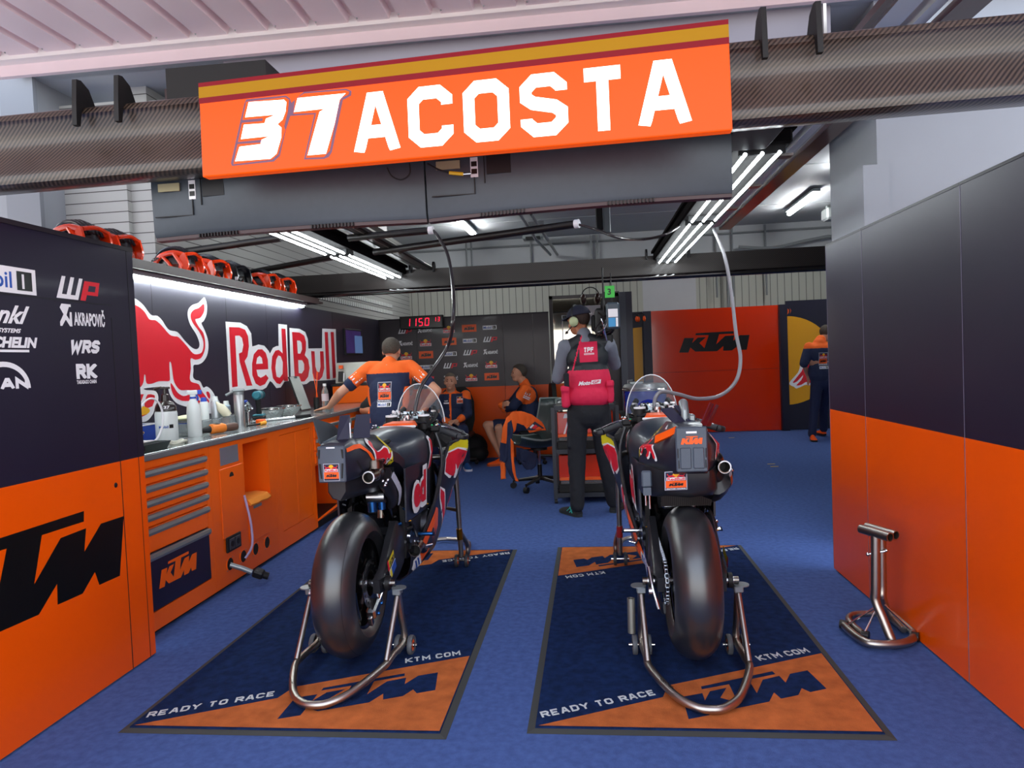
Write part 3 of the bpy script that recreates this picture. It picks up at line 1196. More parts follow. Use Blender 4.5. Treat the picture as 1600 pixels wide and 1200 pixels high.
# wordmark: white backing, red letters
Z7 = lambda L: [ztr(x, y, 200, 440, 4.4444) for x, y in L]
wl = [(676, 278), (780, 285), (825, 310), (855, 360), (862, 450), (880, 446), (905, 437), (945, 445), (975, 480), (985, 500), (1005, 460), (1030, 448), (1045, 447), (1043, 294), (1103, 300), (1116, 690),
      (1085, 695), (1060, 735), (1030, 740), (1000, 700), (985, 690), (960, 735), (935, 750), (905, 752), (880, 745), (705, 774)]
wr = [(1120, 322), (1190, 328), (1230, 350), (1248, 400), (1252, 465), (1346, 463), (1348, 326), (1442, 330), (1453, 682), (1265, 690), (1240, 710), (1215, 715), (1190, 690), (1130, 688)]
RR = [[(700, 316), (770, 318), (812, 335), (832, 380), (838, 450), (828, 520), (808, 552), (862, 722), (822, 724), (775, 560), (768, 500), (790, 490), (800, 440), (790, 392), (772, 375), (742, 376), (760, 728), (722, 734)]]
ee = [[(972, 608), (890, 612), (900, 655), (920, 668), (945, 655), (955, 645), (974, 670), (950, 712), (915, 726), (885, 708), (862, 650), (860, 570), (872, 505), (900, 472), (930, 470), (955, 495), (970, 545)],
      [(888, 572), (934, 569), (928, 530), (912, 515), (895, 530)]]
dd = [[(1064, 326), (1092, 328), (1110, 690), (1082, 690), (1080, 680), (1055, 712), (1030, 705), (1005, 670), (994, 600), (1000, 520), (1022, 480), (1045, 474), (1064, 490), (1072, 500)],
      [(1030, 660), (1052, 668), (1072, 640), (1074, 560), (1060, 520), (1042, 512), (1028, 540), (1022, 600)]]
BBl = [[(1138, 350), (1190, 354), (1222, 375), (1235, 420), (1234, 480), (1225, 510), (1250, 540), (1260, 600), (1250, 660), (1225, 692), (1190, 696), (1158, 690)],
       [(1172, 408), (1178, 500), (1195, 500), (1208, 470), (1205, 425), (1192, 410)], [(1180, 545), (1184, 636), (1205, 638), (1222, 612), (1222, 572), (1208, 546)]]
uu = [[(1270, 482), (1294, 484), (1300, 590), (1312, 628), (1328, 628), (1336, 590), (1332, 484), (1356, 484), (1362, 600), (1348, 660), (1325, 686), (1298, 678), (1280, 640)]]
l1 = [[(1364, 350), (1386, 350), (1402, 676), (1378, 678)]]
l2 = [[(1406, 350), (1427, 350), (1444, 668), (1421, 671)]]
b = MB()
b.use(C_WHITE).flat([Z7(wl), Z7(wr)], lay(BF, 0))
b.use(C_RED)
for L in (RR, ee, dd, BBl, uu, l1, l2):
    b.flat([[Z7(x) for x in L]], lay(BF, 1))
b.build('wordmark', parent=t, W=True, smooth=0)

# LED strip with shelf over the board
t = thing('led_strip', 'bright white light strip along the top of the emblem board', 'light', (BB + .05, 5.2, TB))
MB().use(M_WHITE_W).bb(BB + .0, BB + .07, 3.215, 7.0, TB + .002, TB + .03).build('housing', parent=t, W=True, smooth=0)
M_LED = mat('led tube', '#ffffff', .4, emit='#f2fbff', es=22.0)
b = MB().use(mat('board led tube', '#ffffff', .4, emit='#f2fffb', es=36.0))
for k in range(4):
    b.bb(BB + .012, BB + .05, 3.25 + k * .94, 4.15 + k * .94, TB - .018, TB + .002, bev=.004)
b.build('tube', parent=t, W=True)
b = MB().use(mat('shelf brown', '#2e1d1c', .45)).bb(BB - .25, BB + .16, 3.215, 7.22, TB + .032, TB + .052)
b.bb(BB + .155, BB + .165, 3.215, 7.1, TB + .02, TB + .08)
o = b.build('helmet_shelf', smooth=0)
base_at(o, (BB, 5.2, TB + .032))
tag(o, 'long dark brown shelf above the emblem board holding helmets', 'shelf')
ZSH = TB + .052

# ---------------------------------------------------------------- helmets on the shelf
M_HO = mat('helmet orange', '#f04010', .22, coat=.6)
M_HB = mat('helmet black', '#141418', .3, coat=.3)


def make_helmet(label, grp, dark=False):  # noqa
    """open-shell pit helmet: dark ribbed crown, outer orange shell with big side cut-outs and chin flare"""
    t = thing('pit_helmet', label, 'helmet', (0, 0, 0), group=grp)
    b = MB().use(M_HB)
    rings = []
    for i in range(9):
        ph = i / 8 * PI / 2
        rings.append([(.125 * math.cos(ph) * math.cos(a) * 1.22 - .01, .105 * math.cos(ph) * math.sin(a), 0.09 + .135 * math.sin(ph)) for a in [2 * PI * k / 24 for k in range(24)]])
    b.loft(rings)
    for k in range(-2, 3):
        y = k * .032
        pts = [(.145 * math.cos(a) - .012, y * (1 - .3 * abs(math.sin(a)) * 0), .093 + (.143 - abs(k) * .006) * math.sin(a)) for a in [PI * j / 12 for j in range(1, 12)]]
        b.tube(pts, .011, 6)
    b.build('crown', parent=t)
    O = M_HB if dark else M_HO
    b = MB().use(O)
    for s in (-1, 1):
        y = s * .112
        # shell side: thick arms around a triangular opening
        b.tube(catmull([(.13, y * .8, .15), (.05, y * 1.02, .175), (-.06, y * 1.0, .16), (-.13, y * .8, .11)], 4), .017, 8, squash=(1, 1.2))
        b.tube(catmull([(-.14, y * .75, .10), (-.10, y, .05), (-.02, y * 1.03, .02), (.06, y * 1.0, .012), (.13, y * .8, .02)], 4), .018, 8)
        b.tube([(.05, y * 1.02, .17), (.10, y * .98, .09), (.12, y * .86, .02)], .018, 8)
        b.tube([(-.06, y, .16), (.0, y * 1.04, .10), (.045, y * 1.03, .03)], .013, 8)
        b.prism([(.07, .015), (.14, .0), (.165, .08), (.14, .17), (.10, .16)], (0, y * .86, 0), (1, 0, 0), (0, 0, 1), (0, s * .018, 0))
    b.tube(catmull([(.15, -.09, .02), (.175, -.05, .012), (.18, 0, .01), (.175, .05, .012), (.15, .09, .02)], 4), .016, 8)
    b.tube(catmull([(.135, -.09, .16), (.15, 0, .175), (.135, .09, .16)], 5), .014, 8)
    b.build('shell', parent=t)
    b = MB().use(C_BLACK if not dark else C_WHITE)
    if not dark:
        logo_ktm(b, sub(plane_fn((-.145, -.127, .09), (.9, .1, .42), (-.42, 0, .9), .002), 0, 0, .10), box=False)
    else:
        b.box((.15, -.118, .06), (.03, .004, .03))
    b.build('sticker', parent=t)
    b = MB().use(M_BLK).tube(catmull([(.10, -.10, .03), (.12, -.11, -.02 + .04), (.10, -.08, .012), (.02, -.02, .012), (.09, .09, .02)], 4), .004, 6)
    b.build('chin_strap', parent=t)
    return t


h0 = make_helmet('first orange helmet from the left on the shelf, mostly behind the wall panel', 'helmets on the shelf')
hd = make_helmet('all black helmet between orange ones on the shelf', 'helmets on the shelf', True)
spots = [(150, 395, 0), (200, 410, 0), (300, 440, 0), (345, 445, 0), (378, 455, 1), (425, 462, 0), (450, 465, 0)]
hl = ['first orange helmet at the left end of the shelf, half hidden by the wall panel', 'second orange helmet on the shelf, just right of the wall panel edge',
      'orange helmet third from the left on the shelf', 'orange helmet just left of the all black one', 'all black helmet between the orange ones on the shelf',
      'orange helmet just right of the all black one', 'last orange helmet at the right end of the shelf']
yp = 0
for i, (px, py, dk) in enumerate(spots):
    p = mx(px, py, BB + .05)
    yp = max(p.y, yp + .235)
    src = hd if dk else h0
    rz_ = rad(-12 + (i % 3) * 4)
    if i == 0 or dk:
        src.location = (BB - .055, yp, ZSH + .014)
        src.rotation_euler = (0, 0, rz_)
        src['label'] = hl[i]
        src.scale = (.95, .88, .95)
    else:
        dup(src, (BB - .055, yp, ZSH + .014), rz_, hl[i])

# ---------------------------------------------------------------- things on the worktop
M_PL = mat('white translucent plastic', '#dfe6e4', .35, spec=.5)
M_PLC = mat('clear plastic', '#dfe9e8', .1, trans=.75, ior=1.35, alpha=.75)
M_CHR = mat('polished metal', '#cfcfcf', .12, metal=1)
M_ALU = mat('dull aluminium', '#a9abac', .38, metal=.9)
M_TEAL = mat('drill teal', '#1f6d7c', .4)
M_BLUEP = mat('blue plastic', '#1b49b5', .35)


def wp(px, py, z=WT):
    return mz(px, py, z)


def bottle(name, lab, cat, p, prof, m, extra=None, grp=None, rz=0):
    t = thing(name, lab, cat, p, rz, grp)
    MB().use(m).lathe(prof, n=28).build('body', parent=t)
    if extra:
        extra(t)
    return t


def ex_pump(t):
    b = MB().use(mat('pump brown', '#1f1412', .3, coat=.3)).lathe([(.062, .19), (.060, .215), (.045, .24), (.025, .25), (.022, .29), (.012, .295), (.010, .33), (0, .33)], n=20)
    b.tube([(0, 0, .325), (-.02, 0, .335), (-.06, 0, .325)], .008, 8).bb(-.03, .03, -.012, .012, .325, .338, bev=.004)
    b.build('pump_head', parent=t)
    b = MB()
    f = lambda a, c, k=0: V((.0655 * math.sin(a / .0655) + .0012 * (k + 1) * math.sin(a / .0655), -.0655 * math.cos(a / .0655) - .0012 * (k + 1) * math.cos(a / .0655), c))
    b.use(C_BLUE)
    put_font(b, 'Mobil', lambda a, c: f(a - .055, c + .085), h=.016, width=.055, bold=.03)
    b.use(C_BLACK).flat([rect(.006, .083, .03, .106)], f)
    b.use(C_WHITE)
    put_font(b, '37', lambda a, c: V((a - .02, -.063, c + .205)), h=.018, width=.035, bold=.05)
    b.build('label', parent=t)


p = wp(262, 689)
bottle('pump_bottle', 'big white pump bottle with brown pump head and blue lettering', 'bottle', (p.x, p.y, WT), [(0, 0), (.062, 0), (.065, .005), (.065, .17), (.062, .185), (.05, .19), (0, .19)], M_PL, ex_pump, rz=rad(40))


def ex_spray(t):
    b = MB().use(M_PL).cyl((0, 0, .25), (0, 0, .275), .018).bb(-.03, .035, -.012, .012, .275, .305, bev=.006)
    b.use(M_BLUEP).bb(-.055, -.03, -.010, .010, .275, .305, bev=.004).tube([(-.02, 0, .285), (-.03, 0, .25), (-.026, 0, .235)], .006, 8).cyl((0, 0, .25), (0, 0, .262), .02)
    b.build('spray_head', parent=t)


p = wp(305, 682)
SPB = [(0, 0), (.042, 0), (.044, .006), (.044, .16), (.040, .20), (.020, .245), (.016, .25), (0, .25)]
bottle('spray_bottle', 'tall white spray bottle with blue trigger', 'bottle', (p.x, p.y, WT), SPB, M_PL, ex_spray, 'spray bottles and cans on the worktop', rz=rad(200))
def ex_cap(m, r=.03, h=.2):
    def f(t):
        MB().use(m).cyl((0, 0, h), (0, 0, h + .03), r * .75, r * .6).build('cap', parent=t)
        MB().use(C_BLUE).lathe([(r + .0006, h * .45), (r + .0006, h * .62)], n=24).build('label', parent=t)
    return f


CAN = [(0, 0), (.030, 0), (.031, .004), (.031, .19), (.024, .2), (0, .2)]
bottle('spray_can', 'white spray can with blue cap in the clear tray', 'can', (-2.78, 4.78, WT + .006), CAN, M_PL, ex_cap(M_BLUEP), 'spray bottles and cans on the worktop')
bottle('spray_can', 'pale grey spray can right of the blue capped can', 'can', (-2.76, 4.90, WT + .006), CAN, mat('can grey', '#b6bdc2', .3, metal=.4), ex_cap(M_PL), 'spray bottles and cans on the worktop')
bottle('spray_can', 'light blue spray can at the end of the clear tray', 'can', (-2.72, 4.98, WT + .006), [(r, h * .8) for r, h in CAN], mat('can blue', '#9fb4c2', .3, metal=.3), ex_cap(M_PL, .03, .16), 'spray bottles and cans on the worktop')


def ex_grease(t):
    b = MB().use(M_HND).cyl((0, 0, .24), (0, 0, .262), .037).bb(-.045, .045, -.02, .02, .262, .285, bev=.008)
    b.tube([(-.03, 0, .27), (-.07, .0, .25), (-.09, 0, .24)], .010, 8)
    b.build('trigger_head', parent=t)


bottle('metal_canister', 'tall aluminium spray canister with grey trigger head', 'canister', (-2.60, 4.95, WT), [(0, 0), (.036, 0), (.037, .003), (.037, .235), (.034, .24), (0, .24)], M_ALU, ex_grease, rz=.5)
t = thing('glue_bottle', 'cream squeeze bottle lying against the canister', 'bottle', (-2.70, 4.9, WT + .13), rot=(0, rad(-35), rad(30)))
MB().use(mat('cream plastic', '#ddd8bd', .4)).lathe([(0, -.06), (.03, -.055), (.034, -.02), (.032, .03), (.012, .06), (.008, .08), (0, .08)], n=18).build('body', parent=t)
t2 = thing('spray_gun', 'small silver spray gun with blue top beside the canister', 'spray gun', (-2.66, 5.12, WT))
b = MB().use(M_CHR).cyl((0, 0, 0), (0, 0, .10), .014).cyl((.04, 0, 0), (.04, 0, .10), .012).bb(-.02, .06, -.016, .016, .10, .15, bev=.01).tube([(0, 0, .14), (.05, -.02, .17), (.09, -.02, .12)], .012, 8).tube([(-.02, 0, .17), (.05, .02, .13)], .01, 8)
b.build('body', parent=t2)
MB().use(M_BLUEP).bb(-.025, .035, -.018, .018, .17, .19, bev=.005).build('cap', parent=t2)
# hose ring
b = MB().use(C_WHITE).tube([(0, .095 * math.cos(a), .135 + .135 * math.sin(a)) for a in [2 * PI * k / 40 for k in range(40)]], .006, 8, closed=True)
o = b.build('hose_ring')
o.location = (-2.60, 3.86, WT + .008)
o.rotation_euler = (0, rad(6), rad(-12))
tag(o, 'white hose loop standing against the pump bottle', 'hose')
o = MB().use(mat('orange cloth', '#f0a03c', .8)).ball((0, 0, .04), (.07, .06, .042), 18, 10).build('sponge')
o.location = (-2.82, 3.63, WT + .23)
tag(o, 'yellow orange sponge on the tall box beside the wall panel', 'sponge')
o = MB().use(M_BLK).bb(-.10, .10, -.07, .07, 0, .232, bev=.008).use(C_WHITE).bb(-.06, .06, -.0715, -.07, .12, .15).build('storage_box')
o.location = (-2.82, 3.66, WT)
tag(o, 'dark box standing behind the pump bottle', 'box')
# metal spout tool behind the pump bottle
b = MB().use(mat('copper tinted steel', '#9a6a55', .25, metal=1)).tube(catmull([(-.05, 0, .20), (.02, 0, .22), (.07, 0, .19), (.10, 0, .10), (.11, 0, .04)], 5), [.022] * 5 + [.018] * 5 + [.014] * 5 + [.008] * 6, 10)
b.use(M_HND).bb(-.09, -.03, -.03, .03, 0, .21, bev=.008)
o = b.build('pouring_spout')
o.location = (-2.80, 3.86, WT)
o.rotation_euler = (0, 0, rad(70))
tag(o, 'copper coloured bent spout behind the white hose loop', 'spout')
# blue box
t = thing('plastic_tub', 'open blue plastic tub behind the white hose loop', 'tub', (-2.80, 4.00, WT))
b = MB().use(M_BLUEP)
for (x0, x1, y0, y1, z0, z1) in ((-.08, .08, -.11, .11, .0, .005), (-.08, -.074, -.11, .11, 0, .105), (.074, .08, -.11, .11, 0, .105), (-.08, .08, -.11, -.104, 0, .105), (-.08, .08, .104, .11, 0, .105)):
    b.bb(x0, x1, y0, y1, z0, z1)
b.build('body', parent=t, smooth=0)
MB().use(C_WHITE).tube([(-.085, -.115, .108), (.085, -.115, .108), (.085, .115, .108), (-.085, .115, .108)], .005, 6, closed=True).build('rim', parent=t)
# clear bowls
def bowl(name, lab, p, r, h, m, grp=None, rim=None):
    t = thing(name, lab, 'bowl', p, 0, grp)
    MB().use(m).lathe([(0, .0), (r * .45, 0), (r * .75, h * .35), (r, h), (r * .96, h), (r * .70, h * .40), (r * .42, .008), (0, .008)], n=36).build('body', parent=t)
    MB().use(rim or M_CHR).lathe([(r * .96, h), (r * 1.03, h), (r * 1.03, h + .008), (r * .96, h + .008)], n=36, closed=True).build('rim', parent=t)
    return t


bowl('bowl', 'pale metal bowl stacked over the dark tray at the near end', (-2.47, 3.47, WT + .045), .085, .055, M_PL, 'bowls on the worktop')
bowl('bowl', 'nearer of the two clear bowls past the teal drill', (-2.66, 5.62, WT), .11, .085, M_PLC, 'bowls on the worktop')
bowl('bowl', 'farther of the two clear bowls past the teal drill', (-2.66, 5.95, WT), .11, .085, M_PLC, 'bowls on the worktop')
# dark tray
t = thing('oil_tray', 'dark green parts tray at the near end of the worktop', 'tray', (-2.46, 3.50, WT))
b = MB().use(mat('tray dark green', '#25302c', .4))
b.loft([[(-.10, -.17, 0), (.09, -.17, 0), (.09, .17, 0), (-.10, .17, 0)], [(-.115, -.19, .042), (.105, -.19, .042), (.105, .19, .042), (-.115, .19, .042)],
        [(-.108, -.183, .042), (.098, -.183, .042), (.098, .183, .042), (-.108, .183, .042)], [(-.094, -.163, .006), (.084, -.163, .006), (.084, .163, .006), (-.094, .163, .006)]])
b.build('tray_body', parent=t, smooth=20)
MB().use(C_WHITE).bb(.0, .07, -.02, .09, .05, .055).use(C_BLACK).bb(.106, .108, -.17, -.05, .012, .036).build('label_card', parent=t, smooth=0)
o = MB().use(mat('rag', '#c9cbb9', .9)).tube([(.05 * math.cos(a) * (1 + .3 * math.sin(3 * a)), .10 * math.sin(a), .012 + .006 * math.sin(5 * a)) for a in [2 * PI * k / 30 for k in range(30)]], .010, 6, closed=True).build('wire_coil')
o.location = (-2.44, 3.83, WT)
tag(o, 'loose pale coil of hose on the worktop before the drill', 'coil')
# clear tray around the cans
t = thing('clear_tray', 'long clear plastic tray holding cans at the back of the worktop', 'tray', (-2.74, 4.70, WT))
b = MB().use(M_PLC).bb(-.12, .12, -.40, .38, 0, .005).bb(.116, .12, -.40, .38, 0, .085).bb(-.12, -.116, -.40, .38, 0, .085).bb(-.12, .12, -.40, -.396, 0, .085).bb(-.12, .12, .376, .38, 0, .085)
b.build('tray_body', parent=t, smooth=0)
MB().use(M_CHR).tube([(.12, -.40, .088), (.12, .38, .088), (-.12, .38, .088), (-.12, -.40, .088)], .004, 6, closed=True).build('rim', parent=t)
o = MB().use(mat('cream cloth', '#cfd0ae', .9)).ball((0, 0, .022), (.07, .11, .02), 14, 8).build('folded_cloth')
o.location = (-2.76, 4.52, WT + .088)
tag(o, 'folded cream cloth on the clear tray', 'cloth')
# orange impact driver lying down
t = thing('impact_driver', 'orange and black cordless driver lying on its side', 'power tool', (-2.49, 4.42, WT), rad(62))
b = MB().use(M_HO if False else mat('tool orange', '#e8812c', .4)).loft([[(x, .034 * math.cos(a) * k, .036 + .034 * math.sin(a) * k) for a in [2 * PI * j / 16 for j in range(16)]] for x, k in ((-.05, .75), (-.04, 1), (.04, 1), (.06, .8))])
b.use(M_BLK).tube([(-.05, 0, .036), (-.09, 0, .034), (-.115, 0, .034)], [.024, .018, .012], 12)
b.ball((0, 0, .068), (.03, .02, .006), 12, 6)
b.build('body', parent=t)
MB().use(mat('tool brown', '#5a4034', .45)).tube([(.06, 0, .034), (.13, 0, .036), (.15, 0, .036)], [.026, .030, .026], 12).build('grip', parent=t)
# teal drill standing
t = thing('cordless_drill', 'teal and black cordless drill standing upright with a wheel brush', 'power tool', (-2.66, 5.38, WT), rad(-75))
b = MB().use(M_TEAL).tube([(-.05, 0, .215), (-.04, 0, .215), (.06, 0, .215), (.075, 0, .215)], [.02, .036, .036, .024], 16)
b.bb(-.06, .06, -.04, .04, .045, .062, bev=.006)
b.build('body', parent=t)
MB().use(M_BLK).tube([(.02, 0, .19), (.0, 0, .12), (-.01, 0, .05)], [.024, .018, .022], 12, squash=(1, 1)).build('grip', parent=t)
MB().use(M_BLK).bb(-.065, .065, -.042, .042, 0, .046, bev=.006).use(C_WHITE).bb(.02, .06, -.0435, -.042, .015, .035).build('battery', parent=t)
MB().use(M_CHR).cyl((-.05, 0, .215), (-.10, 0, .215), .016).cyl((-.10, 0, .215), (-.125, 0, .215), .038, .034).build('chuck', parent=t)
# ring spanner / torque wrench
t = thing('torque_wrench', 'long chrome torque wrench lying across the worktop', 'wrench', (-2.52, 5.45, WT + .012), rad(58))
b = MB().use(M_CHR).tube([(-.26, 0, .0), (.12, 0, .0), (.14, 0, .0)], [.010, .012, .016], 12).lathe([(.012, -.01), (.024, -.01), (.024, .01), (.012, .01)], (-.28, 0, 0), 'Z', 18, closed=True)
b.build('shaft', parent=t)
MB().use(M_BLK).tube([(.14, 0, 0), (.30, 0, 0)], [.015, .013], 12).build('grip', parent=t)
o = MB().use(mat('tool yellow', '#f2a52e', .5)).tube([(0, 0, .014), (.05, 0, .014)], .014, 10).ball((.06, 0, .016), .016, 10, 8).use(M_BLK).tube([(-.12, .02, .01), (0, .0, .012)], .008, 8).build('screwdriver')
o.location = (-2.46, 4.98, WT)
o.rotation_euler = (0, 0, rad(80))
tag(o, 'small screwdriver with a yellow handle end', 'screwdriver')
o = MB().use(C_ORANGE).bb(-.03, .03, -.03, .03, 0, .04, bev=.006).build('small_box')
o.location = (-2.50, 5.08, WT)
tag(o, 'small orange box beside the aluminium canister', 'box')
# leaning clip folder, straw bottle, far box
t = thing('clipboard', 'grey clipboard leaning on the back board under the wordmark', 'clipboard', (-2.78, 6.55, WT), rad(0))
for ch in ():
    pass
b = MB().use(M_BLK).box((-.03, 0, .175), (.012, .23, .35), rot=(0, rad(-18), 0)).use(mat('grey sheet', '#a7aba8', .6)).box((-.02, 0, .178), (.006, .215, .34), rot=(0, rad(-18), 0))
b.use(M_CHR).box((-.068, 0, .33), (.02, .06, .02), rot=(0, rad(-18), 0))
b.build('board', parent=t, smooth=0)


def ex_water(t):
    MB().use(C_WHITE).cyl((0, 0, .235), (0, 0, .26), .017).build('cap', parent=t)
    MB().use(mat('pinkish label', '#d8c5cc', .5)).lathe([(.0342, .09), (.0342, .16)], n=24).build('label', parent=t)


bottle('water_bottle', 'clear plastic water bottle with white cap before the orange box', 'bottle', (-2.55, 6.55, WT), [(0, 0), (.030, 0), (.033, .01), (.034, .06), (.032, .08), (.034, .10), (.034, .16), (.030, .19), (.014, .23), (.013, .24), (0, .24)], M_PLC, ex_water)
o = MB().use(C_ORANGE).tube([(-.01, 0, 0), (.01, .02, .33), (.012, .03, .38)], .004, 6).tube([(.02, .02, .02), (-.02, .0, .36)], .004, 6).use(M_BLK).lathe([(0, 0), (.03, 0), (.03, .12), (.027, .12), (.027, .01), (0, .01)], n=16).build('tool_cup')
o.location = (-2.72, 6.75, WT)
tag(o, 'dark cup holding two thin orange sticks', 'cup')
t = thing('tool_case', 'orange and dark case with a grey display front standing on the far worktop', 'case', (-2.66, 7.75, WT))
b = MB().use(M_CABO).bb(-.22, .22, -.12, .2, 0, .20, bev=.006).use(M_BLK).bb(-.23, .23, -.13, .21, .20, .22)
b.build('body', parent=t, smooth=0)
b = MB().use(mat('brushed lid', '#a9aaa4', .4, metal=.4, vary=.08, vscale=6)).box((0, .03, .345), (.44, .02, .24), rot=(rad(-12), 0, 0))
b.use(C_ORANGE).box((-0.149, -.0, 0.415), (.05, .012, .04), rot=(rad(-12), 0, 0))
b.use(C_BLACK).box((-0.149, -.02, 0.305), (.06, .012, .12), rot=(rad(-12), 0, 0))
b.use(C_WHITE).box((-0.118, -.02, 0.295), (.02, .012, .10), rot=(rad(-12), 0, 0)).box((-0.037, -.02, 0.275), (.02, .012, .06), rot=(rad(-12), 0, 0))
b.use(C_NAVY).box((0.025, -.02, 0.285), (.07, .012, .09), rot=(rad(-12), 0, 0)).use(C_RED).box((0.068, -.02, 0.285), (.06, .012, .09), rot=(rad(-12), 0, 0)).use(C_ORANGE).box((0.105, -.02, 0.285), (.05, .012, .09), rot=(rad(-12), 0, 0))
b.build('display_front', parent=t, smooth=0)
o = MB().use(mat('orange rag', '#e58a2c', .9, vary=.1)).loft([[(x + .006 * math.sin(9 * y + i), y, z) for (x, z) in ((-.13, .0), (-.05, .012), (.05, .02 + .006 * math.sin(20 * y)), (.13, .012), (.16, -.02), (.155, -.03), (.05, .0), (-.13, -.0))] for i, y in enumerate([-.15 + .03 * k for k in range(11)])]).build('orange_cloth')
o.location = (-2.47, 4.655, .503)
tag(o, 'folded orange cloth in the open niche', 'cloth')
# cable and plug hanging from a cable hole
b = MB().use(mat('pale lilac cable', '#a79ac0', .5)).tube(catmull([(BX + .012, 4.40, .14), (BX + .05, 4.43, .22), (BX + .045, 4.44, .36), (BX + .02, 4.44, .50), (BX + .008, 4.44, .56)], 6), .008, 8)
o = b.build('cable')
base_at(o, (BX + .02, 4.42, .2))
tag(o, 'pale lilac cable hanging between niche and cable hole', 'cable')
t = thing('power_plug', 'black connector plug hanging out of the first cable hole', 'plug', (BX + .07, 4.26, .03))
b = MB().use(M_HND).tube([(-.07, -.04, .12), (.0, -.01, .085), (.05, .01, .055)], .017, 12)
b.build('strain_relief', parent=t)
MB().use(M_BLK).box((.085, .03, .04), (.07, .06, .055), rot=(.3, .4, .2), bev=.01).cyl((.10, .04, .03), (.135, .06, .012), .024).build('connector', parent=t)

# pictures and screens at the far end of the board
t = thing('wall_screen', 'small dark screen with a purple picture on the far board', 'screen', (BB + .01, 8.6, 1.6))
a_, c_ = mx(536, 513, BB), mx(564, 552, BB)
b = MB().use(M_BLK).bb(BB, BB + .02, a_.y, c_.y, c_.z - .02, a_.z, bev=.003)
b.build('frame', parent=t, W=True, smooth=0)
b = MB().use(mat('screen picture', '#3a2a5a', .3, emit='#3a2a6a', es=.25, vary=.5, vscale=4)).bb(BB + .02, BB + .021, a_.y + .03, c_.y - .03, c_.z, a_.z - .02)
b.use(mat('screen figure', '#6a8ab8', .3, emit='#5a7ab0', es=.25)).bb(BB + .021, BB + .022, a_.y + .35, a_.y + .65, c_.z, a_.z - .08)
b.build('display', parent=t, W=True, smooth=0)
t = thing('wall_screen', 'dark teal monitor on the far board behind the mechanic', 'screen', (BB + .01, 8.7, 1.1))
a_, c_ = mx(538, 572, BB), mx(566, 600, BB)
MB().use(M_BLK).bb(BB, BB + .03, a_.y, c_.y + .4, c_.z - .02, a_.z, bev=.003).build('frame', parent=t, W=True, smooth=0)
MB().use(mat('teal display', '#16303c', .2, emit='#173a48', es=.3)).bb(BB + .03, BB + .031, a_.y + .04, c_.y + .36, c_.z, a_.z - .02).build('display', parent=t, W=True, smooth=0)
# ================================================================= gantry over the opening
GY = 3.0
M_SIGNF = mat('sign face orange', '#c43c00', .35, spec=.25, emit='#ff5a00', es=.42)
M_SIGNW = mat('sign letters', '#ffffff', .4, emit='#fffdf4', es=1.6)
M_SIGNR = mat('sign stripe red', '#740a18', .4, spec=.2, emit='#a0081e', es=.08)
M_SIGNY = mat('sign stripe yellow', '#9c7000', .4, spec=.2, emit='#c08a00', es=.06)
# corners of the lit sign on its own upright plane; its right end is nearer
TL, TR, BL, BR = my(310, 130, 2.90), my(1138, 30, 2.76), my(316, 277, 2.90), my(1145, 203, 2.76)
ux = (BR - BL)
uz = ((TL - BL) + (TR - BR)) / 2
LW, LH = ux.length, uz.length
ux = ux / LW
uz = (uz - ux * uz.dot(ux)).normalized()
un = ux.cross(uz)
if un.y > 0:
    un = -un


def bil(u, v):
    """0..1 across, 0..1 up on the sign face"""
    a = BL.lerp(BR, u)
    c = TL.lerp(TR, u)
    return a.lerp(c, v)


t = thing('pit_sign', 'big lit orange pit sign with white race number and rider name', 'sign', (BL + BR) / 2)
b = MB().use(M_SIGNF)
bk = -un * .05
fr = [bil(0, 0), bil(1, 0), bil(1, 1), bil(0, 1)]
b.add(fr + [p + bk for p in fr], [(0, 1, 2, 3), (4, 7, 6, 5), (0, 4, 5, 1), (1, 5, 6, 2), (2, 6, 7, 3), (3, 7, 4, 0)])
b.build('sign_box', parent=t, W=True, smooth=0, bevel=.006)
b = MB()
S_ = lambda k: (lambda u, v: bil(u, v) + un * (.001 * (k + 1)))
b.use(M_SIGNR).flat([rect(.0, .955, 1, 1.0), rect(0, .78, 1, .84)], S_(0))
b.use(M_SIGNY).flat([rect(0, .84, 1, .955)], S_(0))
b.build('flag_stripe', parent=t, W=True, smooth=0)
b = MB().use(M_SIGNW)
P, w_ = stroke_text('ACOSTA', 1, .86, .215, .20)
x0, x1 = .318, .930
b.flat([[(x0 + u / w_ * (x1 - x0), .10 + v * .60) for u, v in p] for p in P], S_(0))
b.build('name_lettering', parent=t, W=True, smooth=0)
# number 37: white figures inside a violet outline (own traced outlines, corner-fixed to the sign)
A0, Wz, Hz = (300, 0), 3.2, 3.2


def szm(zx, zy):
    x, y = 300 + zx / 3.2, zy / 3.2
    d = _ray(x, y)
    p0 = BL
    tt = (p0 - V((0, 0, CAM_H))).dot(un) / d.dot(un)
    return V((0, 0, CAM_H)) + d * tt


def ztrace(b, m, L, k):
    b.use(m)
    for loop in L:
        tri = tessellate_polygon([[V((x, -y, 0)) for x, y in loop]])
        b.add([szm(x, y) + un * (.001 * (k + 1)) for x, y in loop], [tuple(t_) for t_ in tri])


